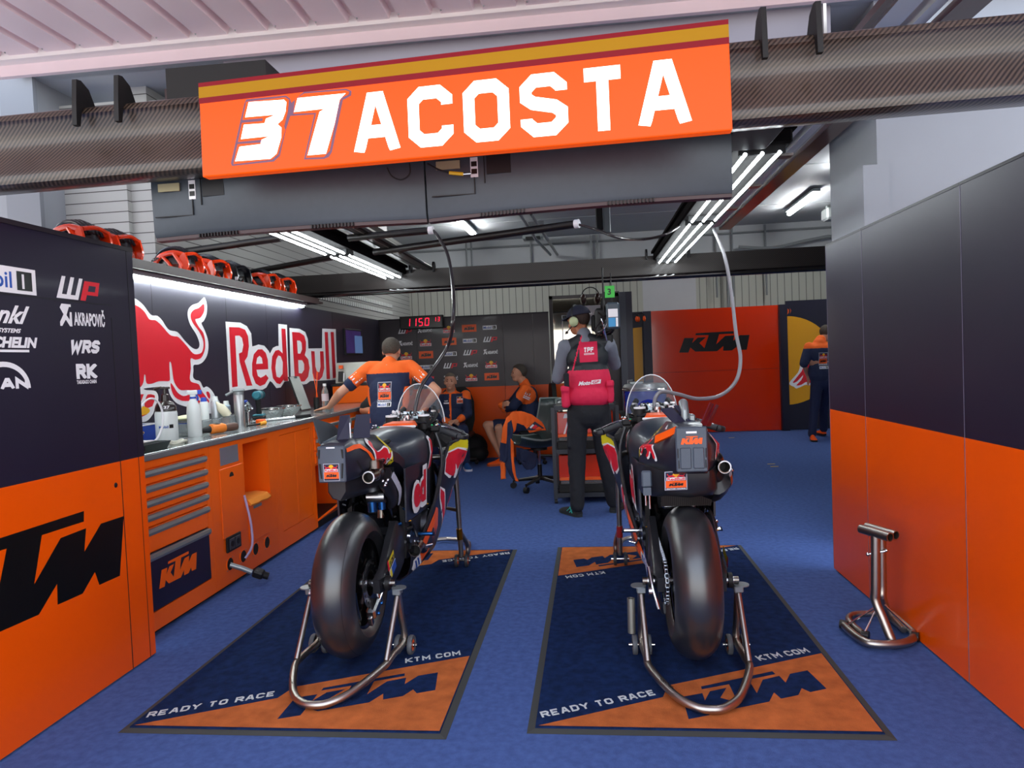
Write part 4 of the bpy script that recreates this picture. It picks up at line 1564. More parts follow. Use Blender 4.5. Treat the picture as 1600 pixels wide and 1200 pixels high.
M_VIO = mat('number outline violet', '#6a4560', .4)
b = MB()
out3 = [(195, 815), (262, 520), (272, 497), (470, 478), (490, 492), (497, 515), (560, 460), (770, 444), (798, 455), (796, 478), (772, 492), (755, 500), (700, 760), (685, 785), (660, 795),
        (560, 798), (612, 572), (492, 580), (470, 650), (440, 780), (410, 808), (200, 830)]
inn3 = [(208, 822), (272, 510), (468, 487), (486, 500), (480, 560), (462, 632), (468, 650), (432, 772), (402, 798)]
inn7 = [(508, 570), (516, 500), (562, 468), (768, 452), (788, 460), (782, 475), (750, 488), (735, 520), (690, 755), (660, 786), (570, 790), (622, 565)]
ztrace(b, M_VIO, [out3], 0)
ztrace(b, M_SIGNF, [inn3, inn7], 1)
ztrace(b, M_VIO, [[(244, 602), (356, 592), (354, 606), (242, 616)], [(222, 712), (348, 700), (346, 714), (220, 722)]], 2)
w3 = [(286, 512), (462, 500), (474, 512), (470, 560), (455, 600), (430, 622), (450, 640), (448, 690), (425, 770), (395, 795), (218, 808), (240, 735), (345, 722), (350, 700), (390, 682), (247, 697), (262, 625), (365, 618), (372, 595), (420, 575), (268, 588)]
w7 = [(530, 492), (770, 468), (740, 500), (715, 620), (672, 770), (580, 778), (640, 560), (668, 545), (512, 562)]
ztrace(b, M_SIGNW, [w3, w7], 3)
b.build('race_number', parent=t, W=True, smooth=0)

# carbon wing beam
M_CFB = carbon('beam carbon', '#120e0c', '#55473d', 46, .36, .3)


def wing(x0, x1, Y, zb0, zb1, h, dep, m, n=10):
    rings = []
    for i in range(n + 1):
        f = i / n
        x = x0 + (x1 - x0) * f
        zb = zb0 + (zb1 - zb0) * f
        P = [(Y, zb + h), (Y - .015, zb + h - .01), (Y - .02, zb + h - .035), (Y + .0, zb + h - .05), (Y + .02, zb + h * .55), (Y - .005, zb + h * .36), (Y - .03, zb + h * .24),
             (Y - .045, zb + h * .14), (Y - .035, zb + h * .04), (Y, zb), (Y + dep * .5, zb + .01), (Y + dep, zb + h * .2), (Y + dep, zb + h * .9)]
        rings.append([(x, a, z) for a, z in P])
    b = MB().use(m)
    b.loft(rings)
    return b


t = thing('wing_beam', 'long carbon fibre wing shaped beam carrying the lit sign', 'beam', (-.4, GY, 2.3))
b = wing(-4.6, 3.2, GY + .02, 2.275, 2.37, .345, .22, M_CFB, 16)
b.build('beam_body', parent=t, W=True, smooth=50)
for px, top in ((112, 165), (178, 155), (1196, 42), (1282, 33)):
    p = my(px, 200, GY - .05)
    zb = 2.275 + (p.x + 4.6) / 7.8 * .095 + .345
    b = MB().use(M_BLK).prism([(.10, .0), (.05, .09), (-.0, .115), (-.03, .11), (-.04, .0), (-.045, -.10), (-.02, -.10), (-.005, -.02)], (p.x, GY - .0, zb), (0, 1, 0), (0, 0, 1), (.022, 0, 0))
    b.build('fin', parent=t, W=True, smooth=0)

# two curved screens seen from behind
M_TV = mat('screen back grey', '#3f464e', .42, metal=.15, vary=.04, vscale=30)


def screen(x0, x1, Y, zb0, zb1, h, lab, bow, fl):
    t = thing('ceiling_screen', lab, 'screen', ((x0 + x1) / 2, Y, zb0), group='screens hanging behind the sign')
    b = MB().use(M_TV)
    n = 12
    rings = []
    for i in range(n + 1):
        f = i / n
        x = x0 + (x1 - x0) * f
        zz = zb0 + (zb1 - zb0) * f
        y = Y + bow * (1 - (2 * f - 1) ** 2)
        rings.append([(x, y, zz + .02), (x, y - .006, zz + h * .5), (x, y, zz + h), (x, y + .045, zz + h), (x, y + .06, zz), (x, y + .01, zz)])
    b.loft(rings)
    b.build('housing', parent=t, W=True, smooth=30)
    b = MB().use(mat('maroon grille', '#3a2226', .4)).loft([[(p[5][0], p[5][1] + .003, p[5][2] + .002), (p[5][0], p[5][1] + .045, p[5][2]), (p[5][0], p[5][1] + .045, p[5][2] - .018), (p[5][0], p[5][1] + .003, p[5][2] - .016)] for p in rings])
    b.use(M_BLK)
    for k in range(26):
        f = .18 + .012 * k if k < 13 else .60 + .012 * (k - 13)
        x = x0 + (x1 - x0) * f
        b.bb(x, x + .006, Y + bow * (1 - (2 * f - 1) ** 2) + .0, Y + bow * (1 - (2 * f - 1) ** 2) + .03, zb0 + (zb1 - zb0) * f - .017, zb0 + (zb1 - zb0) * f - .001)
    b.build('bottom_grille', parent=t, W=True, smooth=0)
    Q = lambda c: zb0 + h * (.33 + (c - .60) * .75)
    b = MB().use(M_GREY)
    zl = zb0 + h * .62
    for (a0, a1, c0, c1) in fl:
        f = (a0 + a1) / 2
        y = Y + bow * (1 - (2 * f - 1) ** 2) - .008
        b.bb(x0 + (x1 - x0) * a0, x0 + (x1 - x0) * a1, y - .002, y + .01, Q(c0), Q(c1))
    b.build('recess', parent=t, W=True, smooth=0)
    b = MB().use(C_WHITE)
    y = Y + bow * .4 - .012
    X_ = lambda a: x0 + (x1 - x0) * a
    b.bb(X_(.155), X_(.18), y - .004, y + .004, Q(.60), Q(.84))
    b.use(C_BLACK).bb(X_(.158), X_(.177), y - .006, y + .003, Q(.64), Q(.70)).bb(X_(.158), X_(.177), y - .006, y + .003, Q(.73), Q(.79))
    b.use(mat('rating label', '#a39a78', .6)).bb(X_(.04), X_(.12), y - .004, y + .004, Q(.72), Q(.82))
    b.use(C_WHITE)
    for (a0, a1, c0, c1) in ((.215, .219, .74, .9), (.232, .236, .74, .9), (.232, .262, .74, .765), (.24, .254, .68, .74), (.262, .266, .74, .9), (.275, .279, .70, .95), (.206, .21, .66, .86)):
        b.bb(X_(a0), X_(a1), y - .004, y + .004, Q(c0), Q(c1))
    b.build('connector_label', parent=t, W=True, smooth=0)
    return t


FL = [(.02, .2, .40, .41), (.20, .203, .52, .9), (.21, .29, .62, .92), (.165, .168, .40, .6)]
tvA = screen(my(240, 340, 3.2).x, my(666, 340, 3.2).x, 3.2, my(240, 372, 3.2).z, my(666, 341, 3.2).z, .50, 'left curved screen hanging behind the sign, seen from its grey back', -.05, FL)
tvB = screen(my(669, 340, 3.2).x, my(1145, 300, 3.2).x, 3.2, my(669, 341, 3.2).z, my(1145, 301, 3.2).z, .50, 'right curved screen hanging behind the sign, seen from its grey back', -.05, FL)
b = MB().use(M_BLK).bb(.66, .93, 3.12, 3.5, 2.36, 2.50, bev=.03)
o = b.build('screen_bracket')
base_at(o, (.8, 3.3, 2.36))
tag(o, 'black rounded bracket box at the right end of the screens', 'bracket')
o = MB().use(M_BLK).bb(-2.02, -1.5, 3.3, 3.7, 2.52, 2.92).build('duct_box', smooth=0)
base_at(o, (-1.8, 3.5, 2.52))
tag(o, 'black box above the beam at the left of the sign', 'box')
t = thing('signal_cable', 'thin dark cable with a yellow plug hanging below the sign', 'cable', (-.5, 3.1, 2.3))
q = lambda x, y: my(x, y, 3.10)
MB().use(M_BLK).tube(catmull([q(605, 262), q(612, 275), q(627, 281), q(640, 272), q(640, 255)], 5), .0035, 6).tube(catmull([q(668, 256), q(685, 265), q(702, 270)], 4), .0045, 6).build('wire', parent=t, W=True)
MB().use(mat('yellow plug', '#d8b21c', .4)).tube([q(702, 270), q(724, 272)], .008, 8).use(M_CHR).tube([q(724, 272), q(736, 271)], .006, 8).build('plug', parent=t, W=True)


# ---------------------------------------------------------------- LED arms running into the garage
def led_arm(x, y0, y1, z, segs, lab):
    t = thing('light_gantry', lab, 'light fixture', (x, (y0 + y1) / 2, z), group='triple tube light gantries')
    b = MB().use(mat('gantry black', '#0a0808', .85, spec=.08)).bb(x - .14, x + .14, y0, y1, z + .045, z + .12, bev=.012)
    b.bb(x - .16, x + .16, y0, y1, z + .115, z + .14)
    b.build('arm_body', parent=t, W=True, smooth=0)
    for (a, c) in segs:
        for e in (a + .02, c - .02):
            MB().use(M_BLK).bb(x - .11, x + .11, e - .012, e + .012, z + .008, z + .05).build('tube_clip', parent=t, W=True, smooth=0)
        for k in (-1, 0, 1):
            MB().use(M_LED).bb(x + k * .082 - .010, x + k * .082 + .010, a, c, z - .0, z + .02, bev=.008).build('light_tube', parent=t, W=True)
    return t


led_arm(-2.06, 3.5, 7.5, 2.345, [(4.2, 5.68), (5.80, 7.45)], 'left black light gantry with three white tubes above the workbench')
led_arm(.90, 3.5, 7.5, 2.345, [(3.52, 5.22), (5.34, 7.45)], 'right black light gantry with three white tubes above the motorcycles')

# black curved profile beside the left arm and rear carbon beam
b = MB().use(M_DKMET).bb(-1.72, -1.62, 3.6, 7.5, 2.42, 2.46, bev=.01).bb(-1.80, -1.76, 3.6, 7.5, 2.44, 2.50).use(M_STEEL).bb(-1.66, -1.65, 4.0, 6.3, 2.415, 2.42)
o = b.build('cable_rail')
base_at(o, (-1.7, 5.5, 2.42))
tag(o, 'black rail running beside the left light gantry', 'rail')
t = thing('rear_beam', 'dark carbon beam with a round lower edge across the middle of the garage', 'beam', (-.3, 7.55, 2.2))
MR = carbon('rear carbon', '#120e0d', '#2c2522', 46, .5, .08)
b = MB().use(MR).loft([[(x, 7.50, 2.44), (x, 7.50, 2.24), (x, 7.56, 2.22), (x, 7.66, 2.22), (x, 7.66, 2.44)] for x in (-3.3, 3.0)])
b.build('beam_body', parent=t, W=True, smooth=0)
b = MB().use(mat('gloss black edge', '#120e0e', .12, coat=.6)).tube([(-3.3, 7.51, 2.215), (3.0, 7.51, 2.215)], .032, 14)
b.build('beam_edge', parent=t, W=True)
for x in (-1.88, -1.62, 1.12, .68):
    MB().use(M_BLK).prism([(-.05, -.02), (.06, -.02), (.06, .06), (.03, .09), (-.02, .09), (-.05, .05)], (x, 7.50, 2.42), (0, 1, 0), (0, 0, 1), (.02, 0, 0)).build('bracket', parent=t, W=True, smooth=0)

# cross pipes from the left arm with air hoses
def pipe_arm(lab, P, r, name='cross_pipe', cap=True):
    t = thing(name, lab, 'pipe', P[0])
    MB().use(M_DKMET).tube(P, r, 12).build('pipe_body', parent=t, W=True)
    if cap:
        d = (V(P[-1]) - V(P[-2])).normalized()
        MB().use(C_WHITE).cyl(V(P[-1]) - d * .01, V(P[-1]) + d * .025, r * 1.1).build('end_cap', parent=t, W=True)
    return t


zp = 2.40
PA = [mz(545, 372, zp), mz(672, 360, zp)]
PB = [mz(585, 394, zp), mz(900, 350, zp)]
pipe_arm('short black pipe arm holding the hose over the left motorcycle', PA, .028)
pipe_arm('long black pipe arm reaching towards the right light gantry', PB, .030)
PC = [mz(180, 408, zp), mz(440, 372, zp)]
PD = [mz(375, 428, zp), mz(520, 402, zp)]
t = pipe_arm('near dark cross bar between the board shelf and the left gantry', PC, .028, 'cross_bar', False)
t = pipe_arm('farther dark cross bar between the board shelf and the left gantry', PD, .028, 'cross_bar', False)


def hose(lab, P, r, name='air_hose', m=None):
    b = MB().use(m or mat('hose grey', '#77757a', .35, coat=.2)).tube(catmull(P, 8), r, 10)
    o = b.build(name)
    base_at(o, P[0])
    return tag(o, lab, 'hose')


D_ = PA[1].y
hose('black hose from the short pipe arm down to the left motorcycle', [PA[1] + V((.02, 0, 0)), my(686, 372, D_), my(700, 400, D_ - .2), my(708, 450, D_ - .5), my(708, 500, D_ - .8), my(700, 540, 4.5), my(678, 575, 4.45), my(658, 605, 4.4), my(650, 632, 4.36), my(648, 650, 4.34)], .012, m=mat('hose black', '#2a2426', .3, coat=.3))
hose('grey hose looping down to the right motorcycle', [mz(1115, 358, 2.36), my(1132, 400, 5.0), my(1143, 460, 4.9), my(1150, 520, 4.8), my(1157, 560, 4.7), my(1150, 595, 4.6), my(1125, 618, 4.55), my(1090, 623, 4.5), my(1060, 616, 4.45), my(1035, 612, 4.42), my(1024, 622, 4.38), my(1022, 642, 4.36)], .012)
hose('black cable sagging from the long pipe arm to the right gantry', [PB[1], my(930, 358, PB[1].y - .05), my(965, 371, PB[1].y - .2), my(1005, 374, 5.6), my(1040, 366, 5.4), mz(1062, 352, 2.40)], .010, 'hanging_cable', mat('hose black', '#2a2426'))
b = MB().use(M_STEEL).tube([mz(1062, 352, 2.42), mz(1075, 322, 2.50)], .012, 8)
o = b.build('hook_bar')
base_at(o, mz(1062, 352, 2.42))
tag(o, 'small steel hook where the sagging cable meets the right gantry', 'hook')

# ---------------------------------------------------------------- ceiling lights and ceiling things
def batten(p0, p1, lab, w=.07):
    t = thing('ceiling_light', lab, 'light', (V(p0) + V(p1)) / 2, group='single tube ceiling lights')
    d = (V(p1) - V(p0))
    ln = d.length
    ang = math.atan2(d.y, d.x)
    c = (V(p0) + V(p1)) / 2
    MB().use(M_HND).box(c + V((0, 0, .05)), (ln, w * 1.6, .04), rot=(0, 0, ang)).build('housing', parent=t, W=True, smooth=0)
    MB().use(mat('ceiling tube', '#ffffff', .4, emit='#ffffff', es=60.0)).box(c, (ln * .96, w, .06), rot=(0, 0, ang), bev=.02).build('tube', parent=t, W=True)
    return t


CZ = 3.62
batten(mz(716, 345, CZ), mz(741, 368, CZ), 'white ceiling tube light left of the middle')
batten(mz(1232, 335, CZ), mz(1276, 302, CZ), 'white ceiling tube light to the right, farther one')
batten(mz(1309, 276, CZ), mz(1350, 248, CZ), 'white ceiling tube light next to the right pillar')
batten(mz(660, 461, 3.0), mz(688, 470, 3.0), 'white tube light low on the back wall above the clock')
t = thing('air_duct', 'grey vertical bracket hanging from the ceiling behind the right screen', 'bracket', mz(948, 340, 3.5))
c = mz(948, 340, 3.45)
MB().use(M_HND).box(c + V((0, 0, .02)), (.10, .14, .50), bev=.01).use(M_BLK).box(c + V((-.11, 0, .02)), (.10, .12, .40), bev=.01).build('bracket_body', parent=t, W=True, smooth=0)
t = thing('ceiling_truss', 'pale grey double rail slanting down from the ceiling in the middle', 'rail', mz(840, 340, 3.6))
b = MB().use(mat('truss grey', '#8e9294', .4, metal=.3))
for dx in (0, 18):
    b.tube([mz(812 + dx, 335, 3.66), my(838 + dx, 375, 11.5), my(860 + dx * .6, 398, 13.2)], .025, 8)
b.box(mz(838, 350, 3.60), (.25, .2, .05))
b.build('rail_pair', parent=t, W=True, smooth=0)
t = thing('smoke_detector', 'small dark vent box under the ceiling in the middle', 'vent', mz(833, 370, 3.6))
MB().use(M_HND).box(mz(833, 371, 3.62), (.36, .3, .08)).use(M_BLK).box(mz(833, 372, 3.59), (.26, .2, .03)).build('box', parent=t, W=True, smooth=0)
# conduits on the back wall band
b = MB().use(mat('conduit grey', '#7d8284', .4))
for z, r in ((3.12, .02), (3.58, .02)):
    b.tube([(-3.4, 13.32, z), (5.9, 13.32, z)], r, 8)
for x in (-2.2, -2.1, -.95, 0.2, .32, 2.5, 2.8, 3.4):
    b.tube([(x, 13.30, 2.4 if x > 2 else 2.95), (x, 13.30, 3.7)], .018, 8)
b.tube(catmull([(2.9, 13.2, 3.3), (3.5, 13.2, 3.25), (4.2, 13.2, 3.36), (4.6, 13.2, 3.36), (4.6, 13.2, 2.9)], 5), .03, 8)
b.tube(catmull([(1.8, 13.3, 3.0), (1.9, 13.3, 3.12), (2.6, 13.3, 3.12), (2.7, 13.3, 3.0), (2.7, 13.3, 1.6)], 5), .03, 8)
o = b.build('conduit')
base_at(o, (0, 13.3, 3.1))
tag(o, 'thin grey conduits running over the upper back wall', 'pipe')
pu = my(1312, 334, 12.0)
b = MB().use(mat('hanging trunking', '#8e9494', .5)).bb(pu.x - .25, pu.x + .25, 11.85, 12.15, pu.z - .1, pu.z + .1, bev=.03).tube([(pu.x - .2, 12, pu.z + .1), (pu.x - .2, 12, 3.72)], .02, 8)
o = b.build('wall_heater')
base_at(o, pu)
tag(o, 'pale box unit under the ceiling beside the right pillar', 'heater')
b = MB().use(mat('vent sill', '#b9bdbf', .4)).bb(3.9, 4.6, 9.0, 9.4, 2.45, 2.62, bev=.02)
o = b.build('wall_box')
base_at(o, (4.2, 9.2, 2.45))
tag(o, 'small white box visible between right panels and pillar', 'box')
# ================================================================= back partition of the pit box
SY = 9.8
CN = mx(612, 600, BB)        # corner of the two walls
xs_ = [-2.985, my(785, 500, SY).x, my(857, 500, SY).x]
zsp = my(760, 604, SY).z
TS = 2.04
t = thing('sponsor_wall', 'dark back partition with rows of small sponsor logos above an orange base', 'partition', (-1.7, SY, 0))
M_SPON = mat('sponsor board', '#3a3338', .42, coat=.1)
b = MB()
for a, c in ((xs_[0], my(650, 500, SY).x), (my(650, 500, SY).x, xs_[1]), (xs_[1], my(832, 500, SY).x), (my(832, 500, SY).x, xs_[2])):
    b.use(M_ORANGE).bb(a + .002, c - .002, SY, SY + .05, .01, zsp).use(M_SPON).bb(a + .002, c - .002, SY, SY + .05, zsp, TS)
b.use(M_EDGE).bb(xs_[0], xs_[2], SY - .004, SY + .052, TS, TS + .02)
b.build('wall_board', parent=t, W=True, smooth=0)
# mirrored frame of the logo raster as seen: rows of five
SF = plane_fn((0, SY, 0), (1, 0, 0), (0, 0, 1), .001)
kinds = {'w': (logo_wp, .21, .0), 'a': (logo_akra, .21, .0), 'r': (lambda b, f: logo_rb(b, f), .17, -.02), 'k': (lambda b, f: logo_ktm(b, f), .21, -.02), 'm': (logo_mobil, .20, .0)}
rows = ['warkm', 'arkmw', 'rkmwa', 'kmwar', 'mwark']
cols_px = [(633, 518), (664, 517), (701, 513), (733, 511), (765, 511)]
for r_ in range(5):
    for c_ in range(5):
        base = my(cols_px[c_][0], cols_px[c_][1], SY)
        k = rows[r_][c_]
        fn, wd, dz = kinds[k]
        z = 1.885 - r_ * .176
        x = base.x
        if z < zsp + .05:
            continue
        b = MB()
        fn(b, sub(SF, x - wd / 2, z - .04 + dz, wd))
        b.build('logo', parent=t, W=True, smooth=0)

# digital clock
t = thing('digital_clock', 'dark digital clock with red figures on top of the sponsor wall', 'clock', (my(658, 515, 9.7).x, 9.7, 1.9))
a_, c_ = my(624, 496, 9.72), my(693, 512, 9.72)
b = MB().use(M_BLK).bb(a_.x, c_.x, 9.72, 9.79, c_.z, a_.z + .01, bev=.006)
b.use(mat('clock face', '#2a1e1e', .25)).bb(a_.x + .02, c_.x - .02, 9.715, 9.72, c_.z + .015, a_.z - .005)
b.build('clock_body', parent=t, W=True, smooth=0)
M_RLED = mat('red figures', '#ff1040', .4, emit='#ff1038', es=1.6)
b = MB().use(M_RLED)
CFn = plane_fn((a_.x + .02, 9.713, c_.z + .04), (1, 0, 0), (0, 0, 1), .0006)
SEG = {'1': 'bc', '5': 'acdfg', '0': 'abcdef', '3': 'abcdg'}


def seg(ch, x, y, w, h, s=.010):
    R_ = {'a': rect(x + s, y + h - s, x + w - s, y + h), 'd': rect(x + s, y, x + w - s, y + s), 'g': rect(x + s, y + h / 2 - s / 2, x + w - s, y + h / 2 + s / 2),
          'f': rect(x, y + h / 2 + s * .3, x + s, y + h - s * .3), 'e': rect(x, y + s * .3, x + s, y + h / 2 - s * .3), 'b': rect(x + w - s, y + h / 2 + s * .3, x + w, y + h - s * .3), 'c': rect(x + w - s, y + s * .3, x + w, y + h / 2 - s * .3)}
    return [[(u + (v - y) * .1, v) for u, v in R_[q]] for q in SEG[ch]]


W0 = c_.x - a_.x
for i, ch in enumerate('1150'):
    b.flat(seg(ch, .07 + i * .092, .0, .06, .11), lay(CFn, 0))
for i, ch in enumerate('13'):
    b.flat(seg(ch, .475 + i * .055, .055, .035, .06, .006), lay(CFn, 0))
b.build('figures', parent=t, W=True, smooth=0)

# framed glass door bay to the right of the sponsor wall
DY = 9.9
xa, xb = my(858, 480, DY).x, my(968, 480, DY).x
zt = my(857, 463, DY).z
M_FRAME = mat('door frame dark', '#2a2228', .4, coat=.1)
M_GLOSS = mat('reflecting pane', '#dcd6c6', .05, metal=1.0)
t = thing('framed_door', 'tall dark framed door with a mirror like pane behind the camera operator', 'door', ((xa + xb) / 2, DY, 0))
b = MB().use(M_FRAME).bb(xa, xa + .05, DY - .02, DY + .06, 0, zt).bb(xb - .22, xb, DY - .02, DY + .06, 0, zt + .02).bb(xa, xb, DY - .02, DY + .06, zt - .05, zt)
b.build('door_frame', parent=t, W=True, smooth=0)
b = MB().use(M_GLOSS).bb(xa + .05, xb - .22, DY + .0, DY + .03, zsp, zt - .05)
b.build('glass_pane', parent=t, W=True, smooth=0)
b = MB().use(M_ORANGE).bb(xa + .05, xb - .22, DY + .0, DY + .03, .01, zsp - .001)
b.use(C_WHITE).tube([(xa + .18, DY - .01, 1.35), (xa + .18, DY - .01, 2.0), (xa + .55, DY - .01, 2.0)], .008, 6)
b.build('door_panel', parent=t, W=True, smooth=0)
b = MB().use(M_WHITE_W).bb(xa + .5, xa + .78, DY - .05, DY - .004, 1.85, 2.12)
o = b.build('paper_notice', smooth=0)
base_at(o, (xa + .6, DY - .02, 1.85))
tag(o, 'white paper pinned high on the framed door', 'paper')
# dark pillar post next to it
t = thing('dark_post', 'dark blue grey post beside the framed door', 'post', (my(972, 600, 9.7).x, 9.7, 0))
pa, pb = my(968, 500, 9.7).x, my(988, 500, 9.7).x
MB().use(mat('post slate', '#3c4250', .4)).bb(pa, (pa + pb) / 2, 9.66, 9.76, 0, my(980, 456, 9.7).z).use(C_NAVY).bb((pa + pb) / 2, pb, 9.66, 9.80, 0, my(980, 456, 9.7).z).build('post_body', parent=t, W=True, smooth=0)


# yellow sun panels and the red orange panel with black lettering
FY = 12.2
M_SUNY = mat('sun yellow', '#d99a08', .35)
M_DN = mat('deep navy', '#15152a', .4)


def upanel(name, lab, x0, x1, z1, m, dy=FY, th=.05):
    t = thing(name, lab, 'partition', ((x0 + x1) / 2, dy, 0))
    MB().use(m).bb(x0, x1, dy, dy + th, .01, z1).build('panel_board', parent=t, W=True, smooth=0)
    return t


x0, x1 = my(960, 500, FY).x, my(1004, 500, FY).x
t = upanel('sun_panel', 'navy panel with part of a yellow disc and red animal head behind the blue drum', x0, x1, 2.14, M_DN)
FF = plane_fn((0, FY, 0), (1, 0, 0), (0, 0, 1), .0015)
Z9 = lambda L: [((lambda p: (p.x, p.z))(my(x, y, FY))) for x, y in L]
b = MB().use(M_SUNY).flat([Z9([(955, 525), (973, 519), (988, 513), (1003, 511), (1007, 640), (955, 650)])], lay(FF, 0))
b.use(C_WHITE).flat([sm2(Z9([(955, 560), (972, 563), (982, 575), (990, 600), (994, 640), (955, 640)]), 2)], lay(FF, 1))
b.use(C_RED).flat([sm2(Z9([(955, 565), (970, 568), (979, 580), (984, 600), (986, 640), (955, 640)]), 2)], lay(FF, 2))
b.build('emblem', parent=t, W=True, smooth=0)
t = thing('dark_post', 'black post left of the red orange lettered panel', 'post', (my(1011, 600, FY).x, FY, 0))
MB().use(M_DN).bb(my(1004, 500, FY).x + .002, my(1017, 500, FY).x, FY - .05, FY + .05, 0, 2.14).build('post_body', parent=t, W=True, smooth=0)
M_KR = mat('red orange gloss', '#cf2f06', .18, coat=.5)
t = upanel('lettered_panel', 'glossy red orange panel with big black lettering at the back', my(1017, 500, FY).x + .002, my(1216, 500, FY).x, 2.14, M_KR)
pl, pr = my(1061, 551, FY), my(1171, 520, FY)
b = MB().use(C_BLACK).flat([[(pl.x + p[0] * 1.19, pl.z + .0 + p[1] * 1.19 * .92) for p in KTM]], lay(FF, 0))
b.build('logo', parent=t, W=True, smooth=0)
b = MB().use(M_GREY).bb(my(1017, 500, FY).x + .02, my(1216, 500, FY).x - .02, FY - .002, FY, 1.065, 1.069)
b.build('panel_seam', parent=t, W=True, smooth=0)
t = thing('dark_post', 'black post right of the red orange lettered panel', 'post', (my(1221, 600, FY).x, FY, 0))
MB().use(M_DN).bb(my(1216, 500, FY).x + .002, my(1228, 500, FY).x, FY - .08, FY + .05, 0, 2.14).build('post_body', parent=t, W=True, smooth=0)
t = upanel('sun_panel', 'navy panel with a yellow half disc and red animal head beside the walking person', my(1228, 500, FY).x + .002, 5.95, 2.2, M_DN)
Z10 = lambda L: [(lambda p: (p.x, p.z))(my(1200 + x / 4.2875, 440 + y / 4.2857, FY)) for x, y in L]
b = MB().use(M_SUNY)
R1 = ngon(0, 0, 1, 24, 1, PI / 2, -PI / 2)
ctr = Z10([(118, 528)])[0]
top = Z10([(110, 232)])[0]
bot = Z10([(135, 825)])[0]
rr = (top[1] - bot[1]) / 2
cz = (top[1] + bot[1]) / 2
b.flat([[(top[0] + .01 + math.cos(a) * rr * 1.05, cz + math.sin(a) * rr) for a in [PI / 2 - PI * k / 28 for k in range(29)]]], lay(FF, 0))
b.use(C_WHITE).flat([sm2(Z10([(235, 480), (215, 560), (200, 610), (150, 665), (145, 690), (175, 705), (190, 716), (230, 700), (255, 690), (290, 695), (420, 690), (420, 470), (300, 440)]), 2)], lay(FF, 1))
b.use(C_RED).flat([sm2(Z10([(255, 480), (235, 560), (225, 600), (165, 675), (195, 668), (235, 625), (222, 660), (188, 695), (225, 690), (255, 672), (300, 682), (420, 680), (420, 480), (300, 455)]), 2)], lay(FF, 2))
b.use(C_ORANGE).flat([Z10([(130, 180), (140, 190), (138, 210), (128, 222), (132, 200)]), Z10([(145, 175), (155, 195), (146, 218), (150, 195)]), Z10([(115, 185), (124, 195), (124, 212), (112, 200)])], lay(FF, 1))
b.build('emblem', parent=t, W=True, smooth=0)

# headsets hanging near the door top
def headset(lab, p, m, s=1.0):
    t = thing('headset', lab, 'headset', p, group='ear defenders hanging on the partition')
    MB().use(M_BLK).tube([(.085 * s * math.cos(a), 0, .10 * s + .085 * s * math.sin(a)) for a in [PI * k / 12 for k in range(13)]], .008, 6).build('head_band', parent=t)
    for q in (-1, 1):
        MB().use(m).ball((q * .07 * s, 0, .07 * s), (.03 * s, .045 * s, .055 * s), 14, 10).build('ear_cup', parent=t)
    return t


headset('dark brown ear defenders hanging above the camera operator cap', my(923, 478, 9.75), mat('cup brown', '#3a2420', .3), 1.4)
hz = headset('orange ear defenders hooked on the navy panel above the yellow disc, left one', my(992, 505, 12.1), C_ORANGE, .9)
headset('orange ear defenders hooked on the navy panel above the yellow disc, right one', my(1001, 504, 12.05), C_ORANGE, .9)

# ---------------------------------------------------------------- tall trolley with orange boxes and black bins
X0, X1, TY = -.345, .30, 6.60
t = thing('parts_trolley', 'dark grey metal trolley with three shelves behind the camera operator', 'trolley', ((X0 + X1) / 2, TY + .3, 0))
M_TROL = mat('trolley grey', '#33363d', .4, metal=.3)
for x in (X0, X1 - .035):
    for y in (TY, TY + .55):
        MB().use(M_TROL).bb(x, x + .035, y, y + .035, .045, .925).build('post', parent=t, W=True, smooth=0)
        MB().use(M_BLK).cyl((x + .003, y + .018, .022), (x + .032, y + .018, .022), .022).build('caster', parent=t, W=True)
for z in (.06, .48, .90):
    MB().use(M_TROL).bb(X0 + .036, X1 - .036, TY, TY + .585, z, z + .03).bb(X0 + .036, X1 - .036, TY + .001, TY + .012, z, z + .042).build('shelf', parent=t, W=True, smooth=0)
for i, z in enumerate((.092, .512)):
    tt = thing('parts_box', ('lower' if i == 0 else 'upper') + ' orange parts box with a clear flap on the dark trolley', 'box', ((X0 + X1) / 2, TY + .3, z))
    MB().use(M_KR).bb(X0 + .055, X1 - .055, TY + .10, TY + .54, z + .11, z + .36, bev=.006).build('body', parent=tt, W=True, smooth=0)
    MB().use(M_BLK).bb(X0 + .045, X1 - .05, TY + .05, TY + .50, z, z + .085, bev=.008).build('bin', parent=tt, W=True, smooth=0)
    MB().use(M_PLC).box(((X0 + X1) / 2, TY + .06, z + .105), (X1 - X0 - .14, .006, .06), rot=(rad(25), 0, 0)).use(C_ORANGE).bb(X0 + .06, X1 - .06, TY + .04, TY + .08, z + .125, z + .15).build('flap', parent=tt, W=True, smooth=0)
    if i:
        f = sub(plane_fn((X0 + .10, TY + .099, z + .12), (1, 0, 0), (0, 0, 1), .001), 0, 0, .14)
        b = MB().use(C_WHITE).flat([[(0, 0), (.7, 0), (1.0, 1.2), (.4, 1.2)], [(.1, 1.3), (.9, 1.3), (1.05, 1.6), (.2, 1.6)]], lay(f, 0)).use(C_RED).flat([[(.2, .2), (.6, .2), (.8, .9), (.4, .9)]], lay(f, 1))
        b.build('sticker', parent=tt, W=True, smooth=0)

